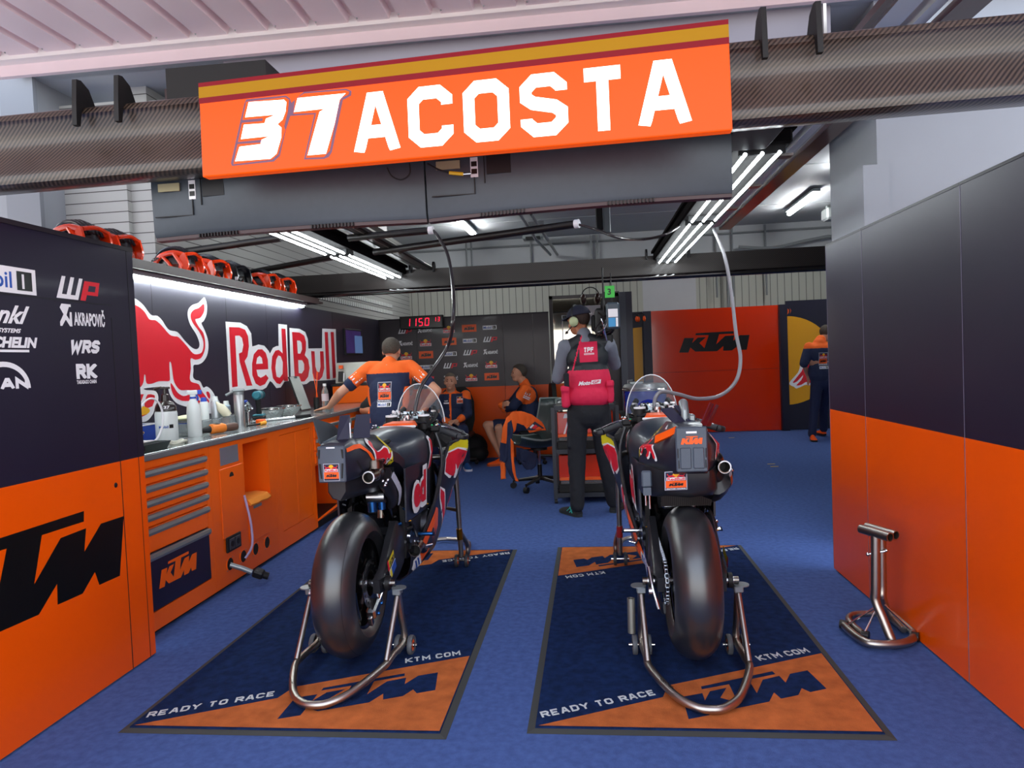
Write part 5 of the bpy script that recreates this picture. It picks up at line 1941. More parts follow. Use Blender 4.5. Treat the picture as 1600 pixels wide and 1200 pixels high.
# orange cabinet with the blue drum
t = thing('low_cabinet', 'orange cabinet under the blue drum', 'cabinet', (.60, 7.05, 0))
MB().use(M_CABO).bb(.335, .86, 6.75, 7.35, .01, .80).build('body', parent=t, W=True, smooth=0)
MB().use(M_BLK).bb(.33, .865, 6.74, 7.36, .80, .815).build('top', parent=t, W=True, smooth=0)
MB().use(M_CABO).bb(.36, .835, 6.742, 6.75, .06, .77, bev=.003).build('door', parent=t, W=True, smooth=0)
t = thing('fuel_drum', 'blue drum with a silver lid ring on the orange cabinet', 'drum', (.585, 7.0, .816))
M_DRUM = mat('drum blue', '#1a2fa0', .15, coat=.6)
MB().use(M_DRUM).lathe([(0, 0), (.205, 0), (.21, .01), (.21, .10), (.206, .11), (.21, .12), (.21, .24), (0, .24)], n=40).build('body', parent=t)
MB().use(M_ALU).lathe([(.211, .225), (.219, .23), (.219, .262), (.213, .27), (.20, .29), (.03, .292), (0, .292)], n=40).build('lid', parent=t)
MB().use(M_HND).bb(-.15, -.02, -.05, .03, .292, .315, bev=.004).tube([(-.17, -.05, .294), (-.17, -.05, .33), (-.12, .0, .33)], .006, 6).build('lid_fitting', parent=t)
MB().use(M_CHR).lathe([(.220, .235), (.223, .24), (.220, .245)], n=40).bb(.10, .17, -.216, -.20, .232, .25, bev=.003).build('clamp_ring', parent=t)

# ---------------------------------------------------------------- shell chair with a jacket over it
t = thing('shell_chair', 'dark grey green shell office chair with a team jacket thrown over it', 'chair', (-.53, 7.42, 0))
M_SH = mat('shell grey green', '#2d3a3a', .35, coat=.2)
M_SHE = mat('shell rim', '#7e8a88', .35, metal=.2)
rings = []
prof = []
for i in range(13):
    f = i / 12
    # from front lip of the seat back and up the backrest
    if f < .5:
        g = f / .5
        y, z, w = -.27 + .42 * g, .50 - .05 * math.sin(PI * g * .8), .23 + .05 * math.sin(PI * g)
    else:
        g = (f - .5) / .5
        y, z, w = .15 + .12 * math.sin(g * PI / 2 * .9), .46 + .50 * g ** 1.1, .26 - .06 * g * g
    prof.append((y, z, w))
for (y, z, w) in prof:
    rings.append([(w * math.cos(a), y - .14 * (abs(math.cos(a)) ** 3) * (1 if z > .5 else .2), z + .10 * abs(math.cos(a)) ** 3 * (0 if z > .62 else 1) + 0) for a in [PI * k / 14 for k in range(15)]])
ry = rad(-62)
b = MB().use(M_SH).loft(rings, closed=False, caps=False)
b.tf(Matrix.Rotation(ry, 4, 'Z'))
o = b.build('shell', parent=t, smooth=60, solid=.014)
edge = [r_[0] for r_ in rings] + [p for p in rings[-1]] + [r_[-1] for r_ in rings[::-1]]
b = MB().use(M_SHE).tube(edge, .011, 8, closed=False)
b.tf(Matrix.Rotation(ry, 4, 'Z'))
b.build('rim', parent=t, smooth=60)
MB().use(M_DKMET).cyl((0, 0, .09), (0, 0, .26), .024).use(M_CHR).cyl((0, 0, .26), (0, 0, .43), .014).use(M_BLK).cyl((0, 0, .42), (0, 0, .445), .09).tube([(0, 0, .42), (-.18, .05, .415)], .008, 6).build('pole', parent=t)
for k in range(5):
    a = rad(72 * k + 100)
    c, s_ = math.cos(a), math.sin(a)
    MB().use(M_DKMET).tube([(.02 * c, .02 * s_, .115), (.30 * c, .30 * s_, .085)], [.024, .014], 8).build('leg', parent=t)
    MB().use(M_BLK).cyl((.30 * c - .022 * s_, .30 * s_ + .022 * c, .032), (.30 * c + .022 * s_, .30 * s_ - .022 * c, .032), .032, n=14).cyl((.30 * c, .30 * s_, .04), (.30 * c, .30 * s_, .085), .008).build('caster', parent=t)

# backpack on the floor by the wall
b = MB().use(mat('bag black', '#0e0e12', .7, bump=.4, bscale=20)).ball((0, 0, .20), (.22, .14, .20), 20, 14).ball((.06, -.06, .12), (.18, .12, .12), 16, 10)
o = b.build('backpack')
o.location = (-1.62, 9.55, 0.0)
tag(o, 'black backpack on the carpet between the two seated people', 'bag')
# ================================================================= racing motorcycles on stands
M_TYRE = mat('slick tyre rubber', '#202124', .34, spec=.9, coat=.55, vary=.12, vscale=5)
MATS['slick tyre rubber'].node_tree.nodes['Principled BSDF'].inputs['Coat Roughness'].default_value = .30
M_RIM = mat('rim gloss black', '#0b0b0d', .18, coat=.5)
M_CARB = carbon('fairing carbon', '#101013', '#222429', 300, .42, .15)
M_CARBG = carbon('tail carbon', '#2a323c', '#566270', 280, .4, .2)
M_FAIR = mat('fairing matte navy', '#1d1f2c', .34, coat=.15, spec=.6)
M_TANK = mat('tank matte slate', '#252c38', .36, coat=.2, spec=.6)
M_TI = mat('titanium exhaust', '#77706a', .25, metal=1.0, vary=.12, vscale=12)
M_GOLD = mat('gold anodised', '#c98a30', .25, metal=1)
M_ENG = mat('engine casing', '#2b2d33', .35, metal=.7)
M_SIL = mat('machined silver', '#c6c8cc', .22, metal=1)
M_BLUA = mat('blue anodised', '#2a5f9c', .25, metal=.9)
M_SCR = mat('screen plastic', '#cdd8dc', .03, alpha=.22, spec=.8, coat=.6)
M_FINM = mat('matte slate fin', '#343a40', .75)
M_GRIP = mat('grip rubber', '#2e3034', .6)
M_STK = mat('sticker grey frame', '#a5a7b5', .4)
PIT = rad(1.7)


class Surf:
    """closest hit of a fairing mesh along a direction, for stickers that follow the surface"""

    def __init__(s, mb):
        s.t = BVHTree.FromPolygons([tuple(p) for p in mb.v], [list(f) for f in mb.f])

    def drop(s, p, d, lift=.0015, mx=.5):
        h = s.t.ray_cast(V(p) - V(d) * mx, V(d), mx * 2)
        if h[0] is None:
            n = s.t.find_nearest(V(p))
            return n[0] - V(d) * lift
        return h[0] - V(d) * lift


def wrap_polys(b, m, polys, surf, o, u, v, d, lift=.0015, cell=.02, bend=None):
    """tessellate, refine and drop polygons (in u,v from o) along d on a surface"""
    b.use(m)
    o, u, v = V(o), V(u), V(v)
    for P in polys:
        if not isinstance(P[0][0], (list, tuple)):
            P = [P]
        loops = [[V((q[0], q[1], 0)) for q in l] for l in P]
        pts = [q for l in P for q in l]
        bm = bmesh.new()
        vs = [bm.verts.new((q[0], q[1], 0)) for q in pts]
        for t_ in tessellate_polygon(loops):
            try:
                bm.faces.new([vs[i] for i in t_])
            except ValueError:
                pass
        for _ in range(3):
            es = [e for e in bm.edges if e.calc_length() > cell]
            if not es:
                break
            bmesh.ops.subdivide_edges(bm, edges=es, cuts=1)
            bmesh.ops.triangulate(bm, faces=bm.faces)
        bm.verts.index_update()
        W_ = [surf.drop(o + u * q.co.x + v * q.co.y, d, lift) for q in bm.verts]
        b.add(W_, [[q.index for q in f.verts] for f in bm.faces])
        bm.free()


def ring_side(y, P):
    """full cross-section from a right-hand half profile (x, z), bottom to top"""
    return [V((x, y, z)) for x, z in P] + [V((-x, y, z)) for x, z in P[::-1]]


def wheel(par, y, z, R_, W_, rim_r, rear):
    w_ = W_ / 2
    prof = []
    # rounded slick profile
    for k in range(-12, 13):
        a = k / 12 * rad(82)
        prof.append((R_ - (1 - math.cos(a)) * w_ * 1.05, w_ * math.sin(a) * 1.0))
    full = [(rim_r - .005, -w_ * .70), (rim_r + .004, -w_ * .80), (rim_r + .03, -w_ * .95)] + prof + [(rim_r + .03, w_ * .95), (rim_r + .004, w_ * .80), (rim_r - .005, w_ * .70)]
    b = MB().use(M_TYRE).lathe(full, (0, y, z), 'X', 72)
    b.use(M_GREY if False else mat('tyre mould line', '#232326', .45)).lathe([(R_ - .018, w_ * .62), (R_ - .0165, w_ * .615)], (0, y, z), 'X', 72)
    b.build('tyre', parent=par, smooth=60)
    b = MB().use(M_RIM)
    b.lathe([(rim_r - .002, -w_ * .72), (rim_r + .006, -w_ * .78), (rim_r + .006, -w_ * .70), (rim_r - .020, -w_ * .62), (rim_r - .030, -w_ * .2), (rim_r - .030, w_ * .2), (rim_r - .020, w_ * .62),
             (rim_r + .006, w_ * .70), (rim_r + .006, w_ * .78), (rim_r - .002, w_ * .72)], (0, y, z), 'X', 60)
    b.lathe([(.0, -.06), (.035, -.06), (.045, -.03), (.045, .03), (.035, .06), (.0, .06)], (0, y, z), 'X', 24)
    for k in range(7):
        a = 2 * PI * k / 7 + .3
        d = V((0, math.cos(a), math.sin(a)))
        b.tube([V((0, y, z)) + d * .04, V((.012, y, z)) + d * (rim_r * .6), V((.02, y, z)) + d * (rim_r - .025)], [.018, .012, .016], 8, squash=(1.4, .8))
    b.build('rim', parent=par)


def sticker_team(b, fn, text='FACTORY RACING', foot=True):
    """square team sticker: bulls over orange lettering box; 1 wide, 1.25 high"""
    b.use(M_STK).flat([rect(-.05, -.05, 1.05, 1.3)], lay(fn, 0))
    b.use(C_NAVY).flat([rect(0, 0 if foot else .0, 1, 1.25)], lay(fn, 1))
    logo_rb(b, sub(fn, .04, .66, .92, k0=2))
    logo_ktm(b, sub(fn, 0, .14, 1.0, k0=2))
    if foot:
        b.use(C_WHITE)
        put_font(b, text, lay(fn, 2), h=.075, width=.92, bold=.06, x=.04, y=.03)


def make_bike(loc, rz, label, kind):
    t = thing('racing_motorcycle', label, 'motorcycle', loc, rz, 'racing motorcycles on paddock stands')
    right_tail = kind == 'L'
    # ---- rear wheel, disc, caliper
    AZ = .372
    wheel(t, 0, AZ, .335, .205, .213, True)
    wheel(t, 1.44, .41, .300, .125, .210, False)
    b = MB().use(M_SIL).lathe([(.060, .086), (.112, .086), (.112, .091), (.060, .091)], (0, 0, AZ), 'X', 40, closed=True)
    b.use(M_BLK)
    for k in range(18):
        a = 2 * PI * k / 18
        b.cyl((.0915, .093 * math.cos(a), AZ + .093 * math.sin(a)), (.0925, .093 * math.cos(a), AZ + .093 * math.sin(a)), .006, n=8)
    b.build('brake_disc', parent=t)
    b = MB().use(M_SIL).box((.105, -.02, AZ - .115), (.045, .10, .055), rot=(.35, 0, 0), bev=.01).box((.118, .03, AZ - .06), (.018, .04, .13), rot=(.3, 0, 0), bev=.006)
    b.use(M_BLUA).ball((.135, -.04, AZ - .13), .009, 8, 6).ball((.135, .01, AZ - .10), .009, 8, 6)
    b.use(M_SIL).tube(catmull([(.12, .02, AZ - .09), (.14, .05, AZ - .03), (.13, .10, AZ + .02)], 4), .005, 6).box((.10, -.05, AZ - .16), (.02, .03, .05), rot=(.4, 0, 0), bev=.004)
    b.build('brake_caliper', parent=t)
    # ---- swingarm: two deep tapered plates and a bridge
    for s in (-1, 1):
        P = [(-.05, AZ - .035), (-.055, AZ + .03), (.03, AZ + .055), (.16, AZ + .17), (.26, AZ + .235), (.36, AZ + .21), (.47, AZ + .16), (.50, AZ + .06), (.42, AZ - .03), (.25, AZ - .045), (.10, AZ - .06)]
        b = MB().use(M_CARB)
        xo = s * .150
        outer = [V((xo + (-s * .02 if y > .3 else 0), y, z)) for y, z in P]
        inner = [V((s * .118, y, z)) for y, z in P]
        c = V((xo, .2, AZ + .06))
        n = len(P)
        mid = [p.lerp(V((xo + s * .012, .2, AZ + .05)), .18) + V((s * .010, 0, 0)) for p in outer]
        b.loft([inner, outer, mid])
        if s > 0:
            f = plane_fn((.168, .06, AZ + .012), (0, 1, .35), (0, -.35, 1), .0016)
            b.use(C_YEL2).flat([rect(.0, .045, .085, .085)], lay(f, 2)).use(C_RED).flat([[(-.02, .04), (0, .04), (0, .09), (-.02, .09)]], lay(f, 2))
            b.use(C_BLACK)
            put_font(b, 'RCMX', lay(f, 4), h=.022, width=.075, bold=.04, x=.005, y=.053)
            b.use(C_WHITE).flat([rect(-.01, -.01, .09, .036)], lay(f, 2)).use(C_BLUE).flat([rect(.02, -.008, .088, .033)], lay(f, 3)).use(C_YEL2).flat([rect(-.005, -.006, .018, .032)], lay(f, 3))
        else:
            f = plane_fn((-.168, .33, AZ + .02), (0, -1, -.1), (0, .0, 1), .0016)
            b.use(C_BLUE).flat([[(0, .0), (.16, -.05), (.16, .0), (0, .055)]], lay(f, 3)).use(C_WHITE)
            put_font(b, 'MICHELIN', lambda u, v: f(u, v - u * .31, 4), h=.03, width=.14, bold=.05, shear=.2, x=.01, y=.012)
            b.use(C_YEL2).flat([[(.16, -.06), (.22, -.09), (.22, -.08), (.16, -.045)]], lay(f, 3))
        b.build('swingarm', parent=t, smooth=45)
    b = MB().use(M_CARB).bb(-.12, .12, .36, .48, AZ + .05, AZ + .17, bev=.03)
    b.use(M_ENG).cyl((-.17, .46, AZ + .10), (.17, .46, AZ + .10), .035)
    b.build('swingarm_bridge', parent=t)
    # axle, spools, chain adjuster
    b = MB().use(M_SIL).cyl((-.19, 0, AZ), (.19, 0, AZ), .018)
    b.use(M_TI).cyl((.19, 0, AZ), (.212, 0, AZ), .017, n=20).cyl((-.19, 0, AZ), (-.212, 0, AZ), .017, n=20)
    b.use(M_BLK).cyl((-.165, 0, AZ), (-.185, 0, AZ), .034).cyl((.165, 0, AZ), (.185, 0, AZ), .034)
    b.build('rear_axle', parent=t)
    # sprocket and chain on the left
    b = MB().use(M_ENG).lathe([(.05, -.108), (.098, -.108), (.098, -.114), (.05, -.114)], (0, 0, AZ), 'X', 40, closed=True)
    b.build('sprocket', parent=t)
    b = MB().use(M_SIL)
    path = [V((-.112, .10 * math.cos(a), AZ + .10 * math.sin(a))) for a in [rad(100) + rad(170) * k / 15 for k in range(16)]]
    path += [V((-.112, .46, AZ + .06)), V((-.112, .50, AZ + .10)), V((-.112, .46, AZ + .15))]
    path = path[::-1] if False else path
    dense = []
    pc = path + [path[0]]
    for a_, c_ in zip(pc[:-1], pc[1:]):
        L = (c_ - a_).length
        n = max(1, int(L / .0127))
        for k in range(n):
            dense.append(a_.lerp(c_, k / n))
    for i in range(0, len(dense)):
        p, q_ = dense[i], dense[(i + 1) % len(dense)]
        d = q_ - p
        ang = math.atan2(d.z, d.y)
        off = .006 if i % 2 else .0085
        for sx in (-1, 1):
            b.box(p.lerp(q_, .5) + V((sx * off, 0, 0)), (.002, .016, .011), rot=(ang, 0, 0))
        b.cyl(p - V((.006, 0, 0)), p + V((.006, 0, 0)), .0045, n=6)
    b.build('chain', parent=t, smooth=0)
    b = MB().use(M_CARB).tube(catmull([(-.125, -.07, AZ - .10), (-.13, .02, AZ - .13), (-.13, .10, AZ - .11)], 4), .012, 8, squash=(.5, 2.2)).use(M_SIL).tube(catmull([(-.18, .01, AZ + .06), (-.17, -.06, AZ - .02), (-.15, -.08, AZ - .10)], 4), .007, 8).lathe([(0, -.19), (.018, -.19), (.018, -.175), (0, -.175)], (0, -.05, AZ - .03), 'X', 14)
    b.build('chain_guard', parent=t)

    # ---- engine, frame, dark innards
    b = MB().use(M_ENG).bb(-.16, .16, .50, .95, .33, .58, bev=.04).bb(-.13, .13, .80, 1.02, .45, .72, bev=.04).bb(-.12, .12, .52, .78, .55, .78, bev=.04)
    b.lathe([(0, .19), (.085, .19), (.095, .165), (.10, .15)], (0, .80, .46), 'X', 28).lathe([(0, -.19), (.075, -.19), (.085, -.165), (.09, -.15)], (0, .82, .46), 'X', 28)
    b.use(M_BLK).bb(-.15, .15, 1.06, 1.10, .42, .80, bev=.01)
    b.build('engine', parent=t)
    for s in (-1, 1):
        b = MB().use(M_BLK).loft([[(s * .13, y, z0), (s * .155, y, z0 + .02), (s * .155, y, z1 - .02), (s * .13, y, z1)] for y, z0, z1 in ((.40, .36, .66), (.52, .48, .78), (.72, .66, .88), (.95, .76, .94), (1.15, .86, 1.00))])
        b.build('frame_spar', parent=t)
    b = MB().use(M_DKMET).cyl((0, 1.10, .88), (0, 1.16, 1.03), .04).build('steering_head', parent=t)
    # rear shock, lines, fittings seen between tyre and body
    b = MB().use(M_GOLD if False else M_TI).cyl((.04, .36, .60), (.04, .40, .80), .022).use(M_ENG).lathe([(.030, .0), (.038, .01), (.030, .02), (.038, .03), (.030, .04), (.038, .05), (.030, .06), (.038, .07), (.030, .08)], (.04, .38, .64), 'Z', 16)
    b.build('rear_shock', parent=t)
    b = MB().use(M_SIL).cyl((.03, .20, .745), (.12, .20, .745), .032, n=20).use(M_BLUA).cyl((.05, .20, .72), (.05, .20, .67), .024, n=16).cyl((.10, .20, .72), (.10, .20, .68), .018, n=16)
    b.build('fluid_reservoir', parent=t)
    rnd = random.Random(3 if kind == 'L' else 9)
    hs = []
    for k in range(16):
        s = 1 if k % 2 else -1
        x, y, z = s * (.09 + rnd.random() * .07), .36 + rnd.random() * .40, .42 + rnd.random() * .30
        pts = [V((x, y, z))]
        for j in range(3):
            pts.append(pts[-1] + V((rnd.uniform(-.03, .03), rnd.uniform(-.05, .09), rnd.uniform(-.09, .09))))
        hs.append(pts)
    for pts in hs:
        MB().use(rnd.choice([M_BLK, M_DKMET, M_ENG])).tube(catmull(pts, 4), rnd.choice([.006, .009, .012]), 8).build('hose', parent=t)
    for k in range(34):
        s = 1 if k % 2 else -1
        p = V((s * (.135 + rnd.random() * .05), .30 + rnd.random() * .55, .40 + rnd.random() * .34))
        r_ = rnd.choice([.005, .007, .010])
        MB().use(rnd.choice([M_SIL, M_SIL, M_BLUA, M_GOLD, M_ENG])).cyl(p, p + V((s * .014, rnd.uniform(-.01, .01), rnd.uniform(-.008, .008))), r_, n=8).build('bolt', parent=t)
    # ribbed cooler or cover plate between tail and tyre
    if kind == 'R':
        b = MB()
        mr = stripes('ribbed cover', '#2e2b29', '#0d0c0c', 'X', 1 / .009, .4, .4)
        b.use(mr).loft([[(x, -.02, z0), (x, -.045, z1)] for x, z0, z1 in ((-.12, .715, .765), (-.04, .715, .775), (.05, .715, .765), (.10, .715, .745))], closed=False)
        b.build('ribbed_cover', parent=t)
        MB().use(M_SIL).bb(-.10, .06, .12, .20, .67, .71, bev=.012).build('silver_housing', parent=t)
    # ---- exhausts
    b = MB()
    ex = V((.165, -.02, .885)) if kind == 'R' else V((.118, -.04, .882))
    b.use(M_TI).pipe(ex, ex + V((-.012, .16, -.012)), .0275, .0235)
    b.use(M_TI).tube(catmull([ex + V((-.01, .12, -.01)), ex + V((-.02, .22, .0)), ex + V((-.03, .32, -.06)), ex + V((-.03, .36, -.18)), ex + V((-.05, .45, -.32))], 5), .030, 18)
    b.use(M_BLK).cyl(ex + V((-.006, .07, -.006)), ex + V((-.0065, .075, -.006)), .024, n=24)
    b.use(M_SIL).lathe([(.0235, 0), (.029, 0), (.029, .010), (.0235, .010)], ex, 'Y', 28, closed=True)
    if kind == 'L':
        b.use(M_TI).cyl(ex + V((.0, .10, .030)), ex + V((.0, .10, .064)), .042, n=28).cyl(ex + V((.0, .10, .064)), ex + V((.0, .10, .069)), .036, n=28)
    else:
        b.use(M_TI).ball(ex + V((-.03, .12, .015)), (.050, .05, .045), 20, 12)
    for k in range(3):
        b.use(M_ENG).lathe([(.029, .13 + k * .014), (.034, .134 + k * .014), (.029, .138 + k * .014)], ex + V((-.012, .02, -.012)), 'Y', 24)
    b.use(M_SIL)
    for dx, dz in ((.03, -.04), (.045, -.05), (.055, -.035), (.04, -.06)):
        b.ball(ex + V((dx, .12, dz)), .009, 8, 6)
    b.use(M_CARB).tube(catmull([ex + V((.01, .22, -.04)), ex + V((.02, .30, -.12)), ex + V((.0, .36, -.2))], 4), [.05] * 4 + [.045] * 4 + [.03], 14, squash=(.6, 1.2))
    b.use(M_STK if kind == 'L' else M_SIL).tube(catmull([ex + V((.045, .24, -.03)), ex + V((.055, .32, -.12)), ex + V((.03, .38, -.2))], 4), .012, 8, squash=(.4, 1.6))
    b.build('upper_exhaust', parent=t)
    b = MB().use(M_TI)
    lo = V((.175, .50, .385))
    b.pipe(lo, lo + V((-.01, .12, 0)), .034, .030).tube(catmull([lo + V((-.01, .10, 0)), lo + V((-.02, .25, -.05)), lo + V((-.06, .45, -.03)), lo + V((-.10, .55, .10))], 5), .034, 16)
    b.use(M_BLK).cyl(lo + V((0, .05, 0)), lo + V((0, .055, 0)), .031, n=20)
    b.build('lower_exhaust', parent=t)

    # ---- tail unit, seat and lower tray
    b = MB().use(M_CARB if False else M_FAIR)
    if kind == 'L':
        sec = [(-.172, .064, .056, .890, 1.052), (-.165, .070, .060, .884, 1.060), (-.05, .092, .070, .885, 1.068), (.08, .118, .082, .895, 1.070), (.22, .135, .085, .905, 1.055), (.36, .150, .095, .86, 1.000), (.46, .155, .11, .80, .960)]
    else:
        sec = [(-.165, .060, .052, .895, 1.078), (-.15, .074, .062, .882, 1.090), (-.03, .115, .072, .86, 1.095), (.10, .165, .082, .84, 1.085), (.22, .185, .090, .83, 1.05), (.36, .180, .100, .80, 1.000), (.46, .160, .11, .78, .960)]
    rings = []
    for (y, wb, wt, zb, zt) in sec:
        h = zt - zb
        P = [(0, zb), (wb * .8, zb), (wb, zb + h * .18), (wb * 1.0, zb + h * .55), (wt * 1.05, zb + h * .88), (wt * .85, zt), (0, zt + .004)]
        rings.append(ring_side(y, P))
    b.loft(rings)
    tail = b
    surf_tail = Surf(b)
    b.build('tail_fairing', parent=t, smooth=40)
    y0, wb, wt, zb, zt = sec[0]
    b = MB().use(M_CARBG)
    yf = y0 - .002
    fz = plane_fn((0, yf, 0), (1, 0, 0), (0, 0, 1), .0012)
    if kind == 'L':
        b.bb(-.064, .064, yf - .012, yf, .886, 1.050, bev=.008)
        f2 = sub(fz, 0, 0, 1)
        fz = plane_fn((0, yf - .012, 0), (1, 0, 0), (0, 0, 1), .0012)
        b.use(M_BLK).flat([[(-.058, 1.035), (-.048, 1.035), (-.052, .995), (-.058, .995)], [(.058, 1.035), (.048, 1.035), (.052, .995), (.058, .995)],
                           [(-.057, .972), (-.048, .972), (-.044, .905), (-.051, .905)], [(.057, .972), (.048, .972), (.044, .905), (.051, .905)]], lay(fz, 1))
        b.use(C_WHITE).flat([rect(-.02, 1.040, .02, 1.046)], lay(fz, 1))
        sticker_team(b, sub(fz, -.034, .897, .068, .058, k0=1), foot=False)
    else:
        b.bb(-.066, .066, yf - .012, yf, .893, 1.085, bev=.02)
        fz = plane_fn((0, yf - .012, 0), (1, 0, 0), (0, 0, 1), .0012)
        b.use(C_WHITE).flat([rect(-.022, 1.058, .022, 1.067)], lay(fz, 1))
        b.use(C_ORANGE)
        b.flat([[(-.046 + p[0] * .092, 1.012 + p[1] * .115) for p in KTM]], lay(fz, 1))
        for sx in (-1, 1):
            b.use(M_CARBG).bb(sx * .027 - .023, sx * .027 + .023, yf - .019, yf - .011, .908, .998, bev=.005)
            b.use(M_BLK).flat([rect(sx * .056 - .002, .91, sx * .056 + .002, .945), rect(sx * .058 - .002, .955, sx * .058 + .002, .995)], lay(fz, 2))
    b.build('tail_cover', parent=t)
    # side stripe and bull stickers
    for s in (-1, 1):
        b = MB()
        d = (-s, 0, 0)
        U = (0, 1, 0)
        if kind == 'L':
            wrap_polys(b, C_ORANGE, [[(-.165, 1.035), (-.09, 1.042), (-.03, 1.040), (.04, .985), (.09, .925), (.095, .90), (.07, .925), (.0, .998), (-.04, 1.020), (-.09, 1.022), (-.165, 1.018)]], surf_tail, (s * .2, 0, 0), (0, 1, 0), (0, 0, 1), d, .002)
            wrap_polys(b, M_BLK, [[(-.10, .97), (-.085, .97), (-.03, .91), (-.045, .905)]], surf_tail, (s * .2, 0, 0), (0, 1, 0), (0, 0, 1), d, .0016)
        by, bz, sc = (.09, .91, .20) if kind == 'L' else (.05, .93, .2)
        # yellow arc, white outline bull, red bull (head towards the front)
        wrap_polys(b, C_YEL2, [[(by + .13, bz + .16), (by + .17, bz + .11), (by + .19, bz + .05), (by + .20, bz - .02), (by + .175, bz - .03), (by + .15, bz + .05), (by + .12, bz + .12)]], surf_tail, (s * .2, 0, 0), (0, 1, 0), (0, 0, 1), d, .0018)
        bp = [(by + .17 - p[0] * .21, bz - .01 + p[1] * .145) for p in BULL]
        cx_ = sum(p[0] for p in bp) / len(bp)
        cz_ = sum(p[1] for p in bp) / len(bp)
        wrap_polys(b, C_WHITE, [sm2([(cx_ + (p[0] - cx_) * 1.14 + (.004 if p[0] > cx_ else -.004), cz_ + (p[1] - cz_) * 1.2) for p in bp][::3], 2)], surf_tail, (s * .2, 0, 0), (0, 1, 0), (0, 0, 1), d, .0022)
        wrap_polys(b, C_RED, [bp], surf_tail, (s * .2, 0, 0), (0, 1, 0), (0, 0, 1), d, .003)
        b.build('tail_sticker', parent=t, smooth=0)
    # undertray
    b = MB().use(M_CARB)
    if kind == 'L':
        us = [(-.10, -.052, .028, .800, .885), (-.09, -.060, .036, .795, .89), (.06, -.09, .08, .785, .89), (.22, -.12, .12, .775, .885), (.34, -.13, .13, .77, .87)]
    else:
        us = [(-.09, -.10, .085, .800, .88), (-.07, -.115, .105, .775, .885), (.06, -.17, .145, .745, .885), (.22, -.195, .175, .72, .88), (.34, -.19, .17, .71, .86)]
    rg = []
    for (y, xa, xb, zb, zt) in us:
        rg.append([V((xa + .02, y, zb)), V((0, y, zb - .012)), V((xb - .02, y, zb)), V((xb, y, zb + .03)), V((xb, y, zt)), V((xa, y, zt)), V((xa, y, zb + .03))])
    b.loft(rg)
    if kind == 'R':
        fs = plane_fn((-.105, -.098, .806), (1, 0, .02), (0, -.12, 1), .0015)
        sticker_team(b, sub(fs, 0, .0, .088, .062, k0=1))
    b.build('undertray', parent=t, smooth=40)
    if kind == 'R':
        MB().use(M_CARBG).bb(-.20, -.155, -.01, .01, .80, .875, bev=.006).bb(-.195, -.160, -.015, .005, .765, .80).use(M_SIL).cyl((-.185, -.015, .765), (-.185, -.015, .72), .004, n=8).cyl((-.168, -.015, .765), (-.168, -.015, .705), .004, n=8).build('tail_bracket', parent=t)
        MB().use(M_CARB).tube(catmull([(.13, .05, .86), (.165, .10, .82), (.155, .20, .76), (.09, .30, .72)], 5), [.03] * 5 + [.075] * 5 + [.07] * 5 + [.04], 16, squash=(.75, 1.2)).build('exhaust_shroud', parent=t)
        MB().use(M_SIL).tube(catmull([(.205, .06, .84), (.215, .10, .79), (.185, .16, .74)], 5), .012, 8, squash=(.5, 1.5)).build('heat_shield', parent=t)
    # winglets on the tail
    def blade(P0, P1, P2, P3, th=.006, m=None, nm='tail_winglet'):
        P = [V(P0), V(P1), V(P2), V(P3)]
        n = (P[1] - P[0]).cross(P[3] - P[0]).normalized() * th
        b = MB().use(m or C_NAVY)
        b.add(P + [p + n for p in P], [(0, 1, 2, 3), (4, 7, 6, 5), (0, 4, 5, 1), (1, 5, 6, 2), (2, 6, 7, 3), (3, 7, 4, 0)])
        b.build(nm, parent=t, smooth=0)
    if kind == 'L':
        blade((-.005, -.10, 1.062), (.040, -.06, 1.066), (.036, -.02, 1.175), (-.018 + .02, -.06, 1.175))
        blade((.054, -.05, 1.066), (.112, .02, 1.060), (.105, .06, 1.170), (.058, -.0, 1.172))
        blade((-.060, -.16, 1.055), (-.050, .12, 1.062), (-.085, .06, 1.125), (-.112, -.10, 1.168), m=M_FINM)
        b = MB().use(C_WHITE).cyl((.046, -.05, 1.07), (.046, -.05, 1.14), .003, n=6)
        for k in range(7):
            b.use(M_CARBG).tube([(-.045 + k * .006, -.16 + k * .02, 1.062), (-.02 + k * .01, .02 + k * .02, 1.085 - k * .003)], .004, 6)
        b.build('tail_strake', parent=t)
        # grey cap beyond the winglets
        MB().use(M_HND).ball((-.01, .06, 1.13), (.022, .04, .032), 14, 10, rot=(.4, 0, 0)).build('camera_pod', parent=t)
    else:
        blade((-.048, -.07, 1.080), (-.002, -.06, 1.090), (-.048, .05, 1.150), (-.098, .05, 1.142))
        blade((.006, -.05, 1.090), (.040, -.04, 1.090), (.000, .05, 1.158), (-.040, .05, 1.156))
        MRD = mat('maroon blade', '#5a1522', .3, coat=.2)
        blade((.050, -.09, 1.082), (.080, -.06, 1.078), (.122, -.02, 1.168), (.100, -.06, 1.178), m=MRD)
        blade((.080, -.05, 1.074), (.104, -.02, 1.070), (.150, .02, 1.158), (.134, -.02, 1.166), m=MRD)
        MB().use(M_HND).tube([(.0, -.02, 1.09), (.0, -.02, 1.14), (-.002, .01, 1.170)], [.017, .017, .02], 14).ball((-.002, .015, 1.172), .021, 14, 10).bb(.014, .042, -.04, .02, 1.085, 1.125, bev=.006).build('camera_pod', parent=t)
        MB().use(C_ORANGE).box((-.005, -.02, 1.095), (.022, .09, .010), rot=(.5, 0, -.35)).build('tail_strake', parent=t)
